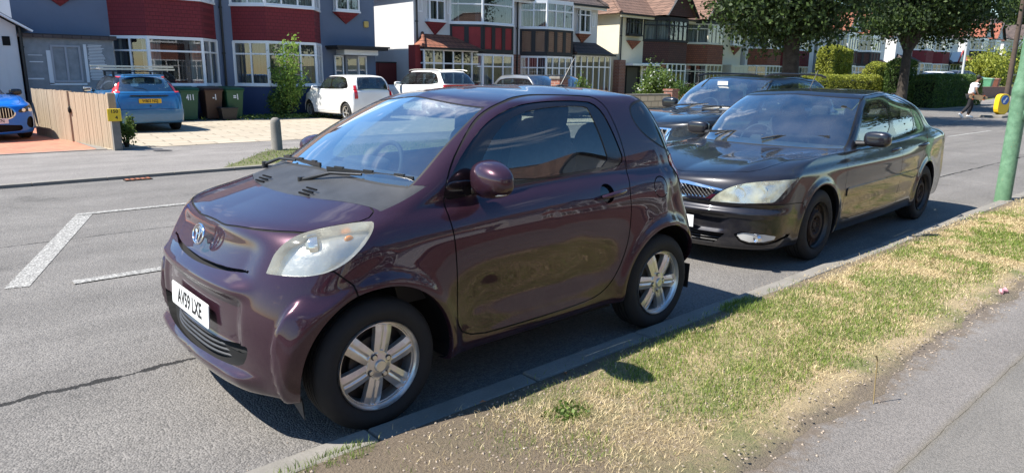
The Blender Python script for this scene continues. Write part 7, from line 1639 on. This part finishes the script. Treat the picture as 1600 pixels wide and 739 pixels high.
sh, bo, outs = build_car(C2, p, P_BLUE, dict(R=.325, r=.215, glass=gl, dlo=dlo, doors=doors_(.75, 1.75, 3.0, .97, 1.38, 2.67), mirror=(.82, .96, 1.0, 1.1), mirP=M_GLOSSBLACK, grid=(44, 70, 22, 6),
    regs=[('headlight', BH, M_LENS, dict(split=True, off=.002)), ('grille', BK, M_GAP, dict(off=-.025, split=True)), ('grille_frame', BK2, M_CHROME, dict(off=.008, wall=.02, split=True)), ('lower_intake', F_front(chaikin([(-1, .36), (.50, .36), (.55, .26), (.45, .20), (-1, .20)], 1), xmax=0), M_GAP, dict(off=-.04)), ('air_curtain', F_front(chaikin([(.66, .50), (.80, .52), (.80, .24), (.62, .30)], 1), xmax=0), M_GAP, dict(off=-.03, split=True))],
    lines=[F_top(chaikin([(-.72, -.3), (-.70, .3), (-.60, .60), (-.2, .70), (.5, .74), (.40, 0), (.40, -.3)], 1), 5.3)]))
for s_, g_ in zip((-1, 1), outs['grille']):
    b = MB()
    for i in range(6): v_ = .085 + i * .052; hz_ = .105 * math.sqrt(max(0, 1 - ((v_ - .215) / .185) ** 2)); b.bar((-.832 + .06 * v_, s_ * v_, .605 - hz_), (-.818 + .06 * v_, s_ * v_, .605 + hz_), .012, .02)
    b.build('kidney_bars', M_CHROME, g_)
for s_, l_ in zip((-1, 1), outs['headlight']):
    P, T, N, A = sh.sub((BH(sh.cent()) > 0) & (np.sign(sh.cent()['y']) == s_)); mk('reflector', P - N * .03, T, M_TRIM, l_, smooth=True)
    for v_ in (.60, .72): b = MB(); b.cyl((-.70, s_ * v_, .66), (-.745, s_ * v_, .655), .040, .036, 18); b.build('lamp_ring', M_CHROME, l_, smooth=True)
number_plate(C2, 'LX21 OTN', frame((-.848, 0, .44), (0, -1, 0), (0, 0, 1)))
# blue hatchback with a ladder on the roof, tail to the road
P_LBLUE = paint('pale_blue_paint', (.028, .16, .36), metal=.4, rough=.34, flake=False)
p = hatch_params(xf=-.80, xr=3.33, w=.85, gv=.76, rv=.60, wb=2.615, zh=.70, zt=.98, cx=.45, cz=.98, bx=3.16, bz=1.0, fx=1.25, rx=2.75, roof=1.44, zs=.92, zr=.98, zw=1.0, nr=3.6, ar=.22)
C3 = thing('parked_car', 'pale blue hatchback carrying a ladder, tail towards the road', 'car', (3.62, 20.25, .04), RAD(-91), 'cars parked on the drives')
gl, dlo = hatch_glass(p, .80, 1.78, 2.95, 1.0, 1.38, 1.05)
TL = F_side(chaikin([(2.74, 1.36), (2.90, 1.38), (3.12, 1.05), (3.20, .985), (3.06, .97), (2.92, 1.02)], 1), .72, .965)
def TLf(c): d = .13 - np.abs(c['v'] - (.60 + (1.38 - c['z']) * .42)) ; return np.minimum(np.minimum(d, np.minimum(c['z'] - .98, 1.37 - c['z'])), (c['t'] - .76))
FR = lambda c: np.minimum(np.minimum((c['k'] - 8.12) * .25, (9.92 - c['k']) * .25), np.minimum(.50 + (1.38 - c['z']) * .40 - c['v'], (c['t'] - .80) * 2))
sh, bo, outs = build_car(C3, p, P_LBLUE, dict(R=.315, r=.19, glass=gl, dlo=dlo, doors=doors_(.80, 1.78, 2.95, 1.0, 1.39, 2.615), mirror=(.95, .93, 1.03, 1.0), mirP=M_TRIM, rear=FR, rg=M_GLASS, grid=(24, 60, 50, 7),
    regs=[('tail_lamp', TLf, M_REDCLEAR, dict(split=True, off=.006)), ('bumper', lambda c: np.minimum(.56 - c['z'], c['x'] - 3.02), paint('sunlit_blue_bumper', (.06, .17, .30), metal=.3, rough=.45, flake=False), dict(off=.012, wall=.012)), ('reflector', F_front([(.68, .42), (.84, .42), (.84, .32), (.68, .32)], xmin=2.9), M_RED, dict(split=True, off=.014))],  # bumper has its own lighter blue, sunlight put into the colour
    lines=[lambda c: np.where(c['x'] > 3.0, sdpoly([(-.66, .58), (.66, .58), (.72, .80), (.66, .96), (-.66, .96), (-.72, .80)], c['y'], c['z']), -1)]))
number_plate(C3, 'W803 NGJ', frame((3.345, 0, .78), (0, 1, 0), (0, 0, 1)), yellow=True)
b = MB(); b.box((3.28, -.44, .90), (3.345, .44, .925)); b.build('boot_strip', M_TRIM, C3); b = MB(); b.cyl((3.34, 0, .66), (3.35, 0, .66), .02); b.build('lock', M_INK, C3)
b = MB(); b.cyl((3.10, -.45, .29), (3.37, -.45, .29), .035, n=14); b.build('exhaust', M_DARKMETAL, C3)
b = MB(); b.tube([(3.20, 0, 1.03), (3.18, -.10, 1.08), (3.14, -.30, 1.10)], .010, 6); b.build('rear_wiper', M_TRIM, C3)
b = MB(); superbox(b, (2.86, 0, 1.405), (.14, .50, .020), .5); b.build('spoiler', P_LBLUE, C3, smooth=True)
for x_ in (1.35, 2.35):
    b = MB(); b.bar((x_, -.60, 1.50), (x_, .60, 1.50), .05, .03); b.cyl((x_, -.56, 1.38), (x_, -.56, 1.50), .03); b.cyl((x_, .56, 1.38), (x_, .56, 1.50), .03); b.build('roof_bar', M_TRIM, C3)
LD = thing('ladder', 'aluminium ladder lashed across the pale blue hatchback roof', 'ladder', (3.55, 18.3, 1.57), RAD(14))
M_ALU = mat('aluminium', (.60, .58, .52), .4, metal=.7)
for (y_, z_) in ((-.22, 0), (.22, 0), (-.17, .07), (.24, .075)): b = MB(); b.box((-.92, y_ - .013, z_), (1.05, y_ + .013, z_ + .042)); b.build('rail', M_ALU, LD)
for i in range(8): b = MB(); x_ = -.80 + i * .24; b.cyl((x_, -.22, .03), (x_, .22, .03), .014, n=8); b.build('rung', M_ALU, LD)
# white city car and the others on the drives
P_WHITE = paint('white_paint', (.72, .72, .70), metal=0, rough=.35, flake=False, dirt=.02)
p = hatch_params(xf=-.62, xr=2.92, w=.82, gv=.73, rv=.60, wb=2.42, zh=.76, zt=1.02, cx=.30, cz=1.02, bx=2.86, bz=1.02, fx=.92, rx=2.66, roof=1.48, zs=.93, zr=.97, zw=1.02, nf=2.4, nr=4, ar=.18, gr=.98)
C4 = thing('parked_car', 'small white hatchback with black glass tailgate by the young tree', 'car', (10.45, 20.75, .04), RAD(-88), 'cars parked on the drives')
gl, dlo = hatch_glass(p, .50, 1.42, 2.45, .99, 1.41)
sh, bo, outs = build_car(C4, p, P_WHITE, dict(R=.29, r=.19, glass=gl, dlo=dlo, doors=doors_(.50, 1.42, 2.35, .98, 1.42, 2.42), mirror=(.62, .90, 1.04, 1.0), grid=(24, 60, 40, 6), rear=F_kt(7.0, 9.95, .84, 2), rg=M_GLASS_DK,
    regs=[('tail_lamp', lambda c: np.minimum(np.minimum(1.14 - c['z'], c['z'] - .72), np.minimum(c['v'] - .60, c['t'] - .80)), M_RED, dict(split=True, off=.006))]))
M_LENSW = M_CLEARWHITE
p = hatch_params(xf=-.90, xr=3.55, w=.91, gv=.80, rv=.64, wb=2.66, zh=.92, zt=1.1, cx=.42, cz=1.12, bx=3.45, bz=1.16, fx=1.2, rx=3.05, roof=1.68, zs=1.02, zr=1.06, zw=1.13, nr=3.6, ar=.2)
C5 = thing('parked_car', 'white sports utility car with roof rails before the dark red gate', 'car', (13.9, 21.3, .04), RAD(-86), 'cars parked on the drives')
gl, dlo = hatch_glass(p, .72, 1.78, 3.05, 1.13, 1.59, 1.18)
build_car(C5, p, P_WHITE, dict(R=.34, r=.22, glass=gl, dlo=dlo, mirror=(.95, .97, 1.16, 1.2), rails=(1.2, 3.05, .62, 1.64), railm=M_ALU, grid=(20, 50, 28, 5), regs=[('tail_lamp', F_side([(3.3, 1.16), (3.6, 1.18), (3.6, .95), (3.4, .97)], .7, 2), M_RED, dict(split=True, off=.003))]))
def simple(label, loc, rz, P, grp='cars parked on the drives', tall=0):
    p = hatch_params(roof=1.47 + tall); C_ = thing('parked_car', label, 'car', loc, rz, grp); gl, dlo = hatch_glass(p, .68, 1.72, 2.95, 1.0, 1.40)
    build_car(C_, p, P, dict(R=.31, r=.2, glass=gl, dlo=dlo, mirror=(.85, .93, 1.03, 1.0), grid=(18, 46, 18, 4), regs=[('tail_lamp', F_side([(3.1, 1.06), (3.6, 1.08), (3.6, .85), (3.25, .87)], .7, 2), M_RED, dict(split=True, off=.003)), ('headlight', F_front([(.45, .66), (.50, .78), (.84, .82), (.84, .70)], xmax=.1), M_CLEARWHITE, dict(split=True))])); return C_
P_SILVER = paint('silver_paint', (.16, .17, .18), metal=.6, rough=.35, flake=False)
simple('silver grey hatchback before the white porch, roof just visible', (17.6, 16.2, .04), RAD(92), P_SILVER, tall=.09)
simple('black hatchback beside the silver one, roof just visible', (19.8, 16.9, .04), RAD(92), P_BLACK, tall=.09)
simple('white hatchback half hidden behind the big dark hedge', (58.5, 15.6, .72), RAD(170), P_WHITE, 'cars behind the far hedge')
simple('white hatchback parked behind the far brick wall', (63.2, 17.2, .80), RAD(165), P_WHITE, 'cars behind the far hedge')
simple('silver saloon parked near the far yellow bush', (71.0, 17.8, .95), RAD(160), P_SILVER, 'cars behind the far hedge')
# houses on the near side of the road, behind the camera: seen only in the paintwork
def near_house(x0, wallm, bandm, label):
    H = thing('semi_detached_house', label, 'house', group='houses on the near side'); block(H, 'wall', 0, 11.0, 0, 5.0, wallm); cf = dict(z=(.9, 2.4, 3.7, 4.8), base=M_BRICK, band=bandm, cols=((2, 2), (2, 3)), eave=4.98, curt=((M_NET, 'sides'), (M_NET, 'full')))
    bay(H, 2.2, 3.0, 4.7, 5.4, cf); bay(H, 5.7, 6.5, 8.2, 9.0, cf); roof(H, 0, 11.0, 5.0, 8.0, M_ROOF); gable(H, 3.9, 1.5, 5.0, 6.7, M_ROOF, M_WHITEWALL); gable(H, 7.4, 1.5, 5.0, 6.7, M_ROOF, M_WHITEWALL)
    lean_roof(H, 'porch_roof', -.1, 2.2, 2.5, 3.1, 21.75, M_ROOFTERRA); b = MB(); b.box((.1, 21.9, 0), (2.1, YW - .01, 2.5)); b.build('porch', M_UPVC, H); H.rotation_euler = (0, 0, math.pi); H.location = (x0 + 11, 9.6, 0); return H
near_house(-13.5, M_WHITEWALL, M_REDTILE, 'white semi with red bays on the near side'); near_house(-1.2, M_CREAM, M_BROWNTILE, 'cream semi with brown bays on the near side'); near_house(11.4, M_WHITEWALL, M_RUSTTILE, 'white semi with rust bays on the near side')
wall_thing('garden_wall', 'brick front garden wall on the near side', 'wall', -16, 30, -3.7, .75, .22, M_BRICK)
b = MB(); b.box((-30, -13.5, -.05), (60, -3.55, .03)); b.build('near_front_garden', mat('near_garden', (.30, .27, .22), .9, var=.3, var_scale=2))['kind'] = 'structure'
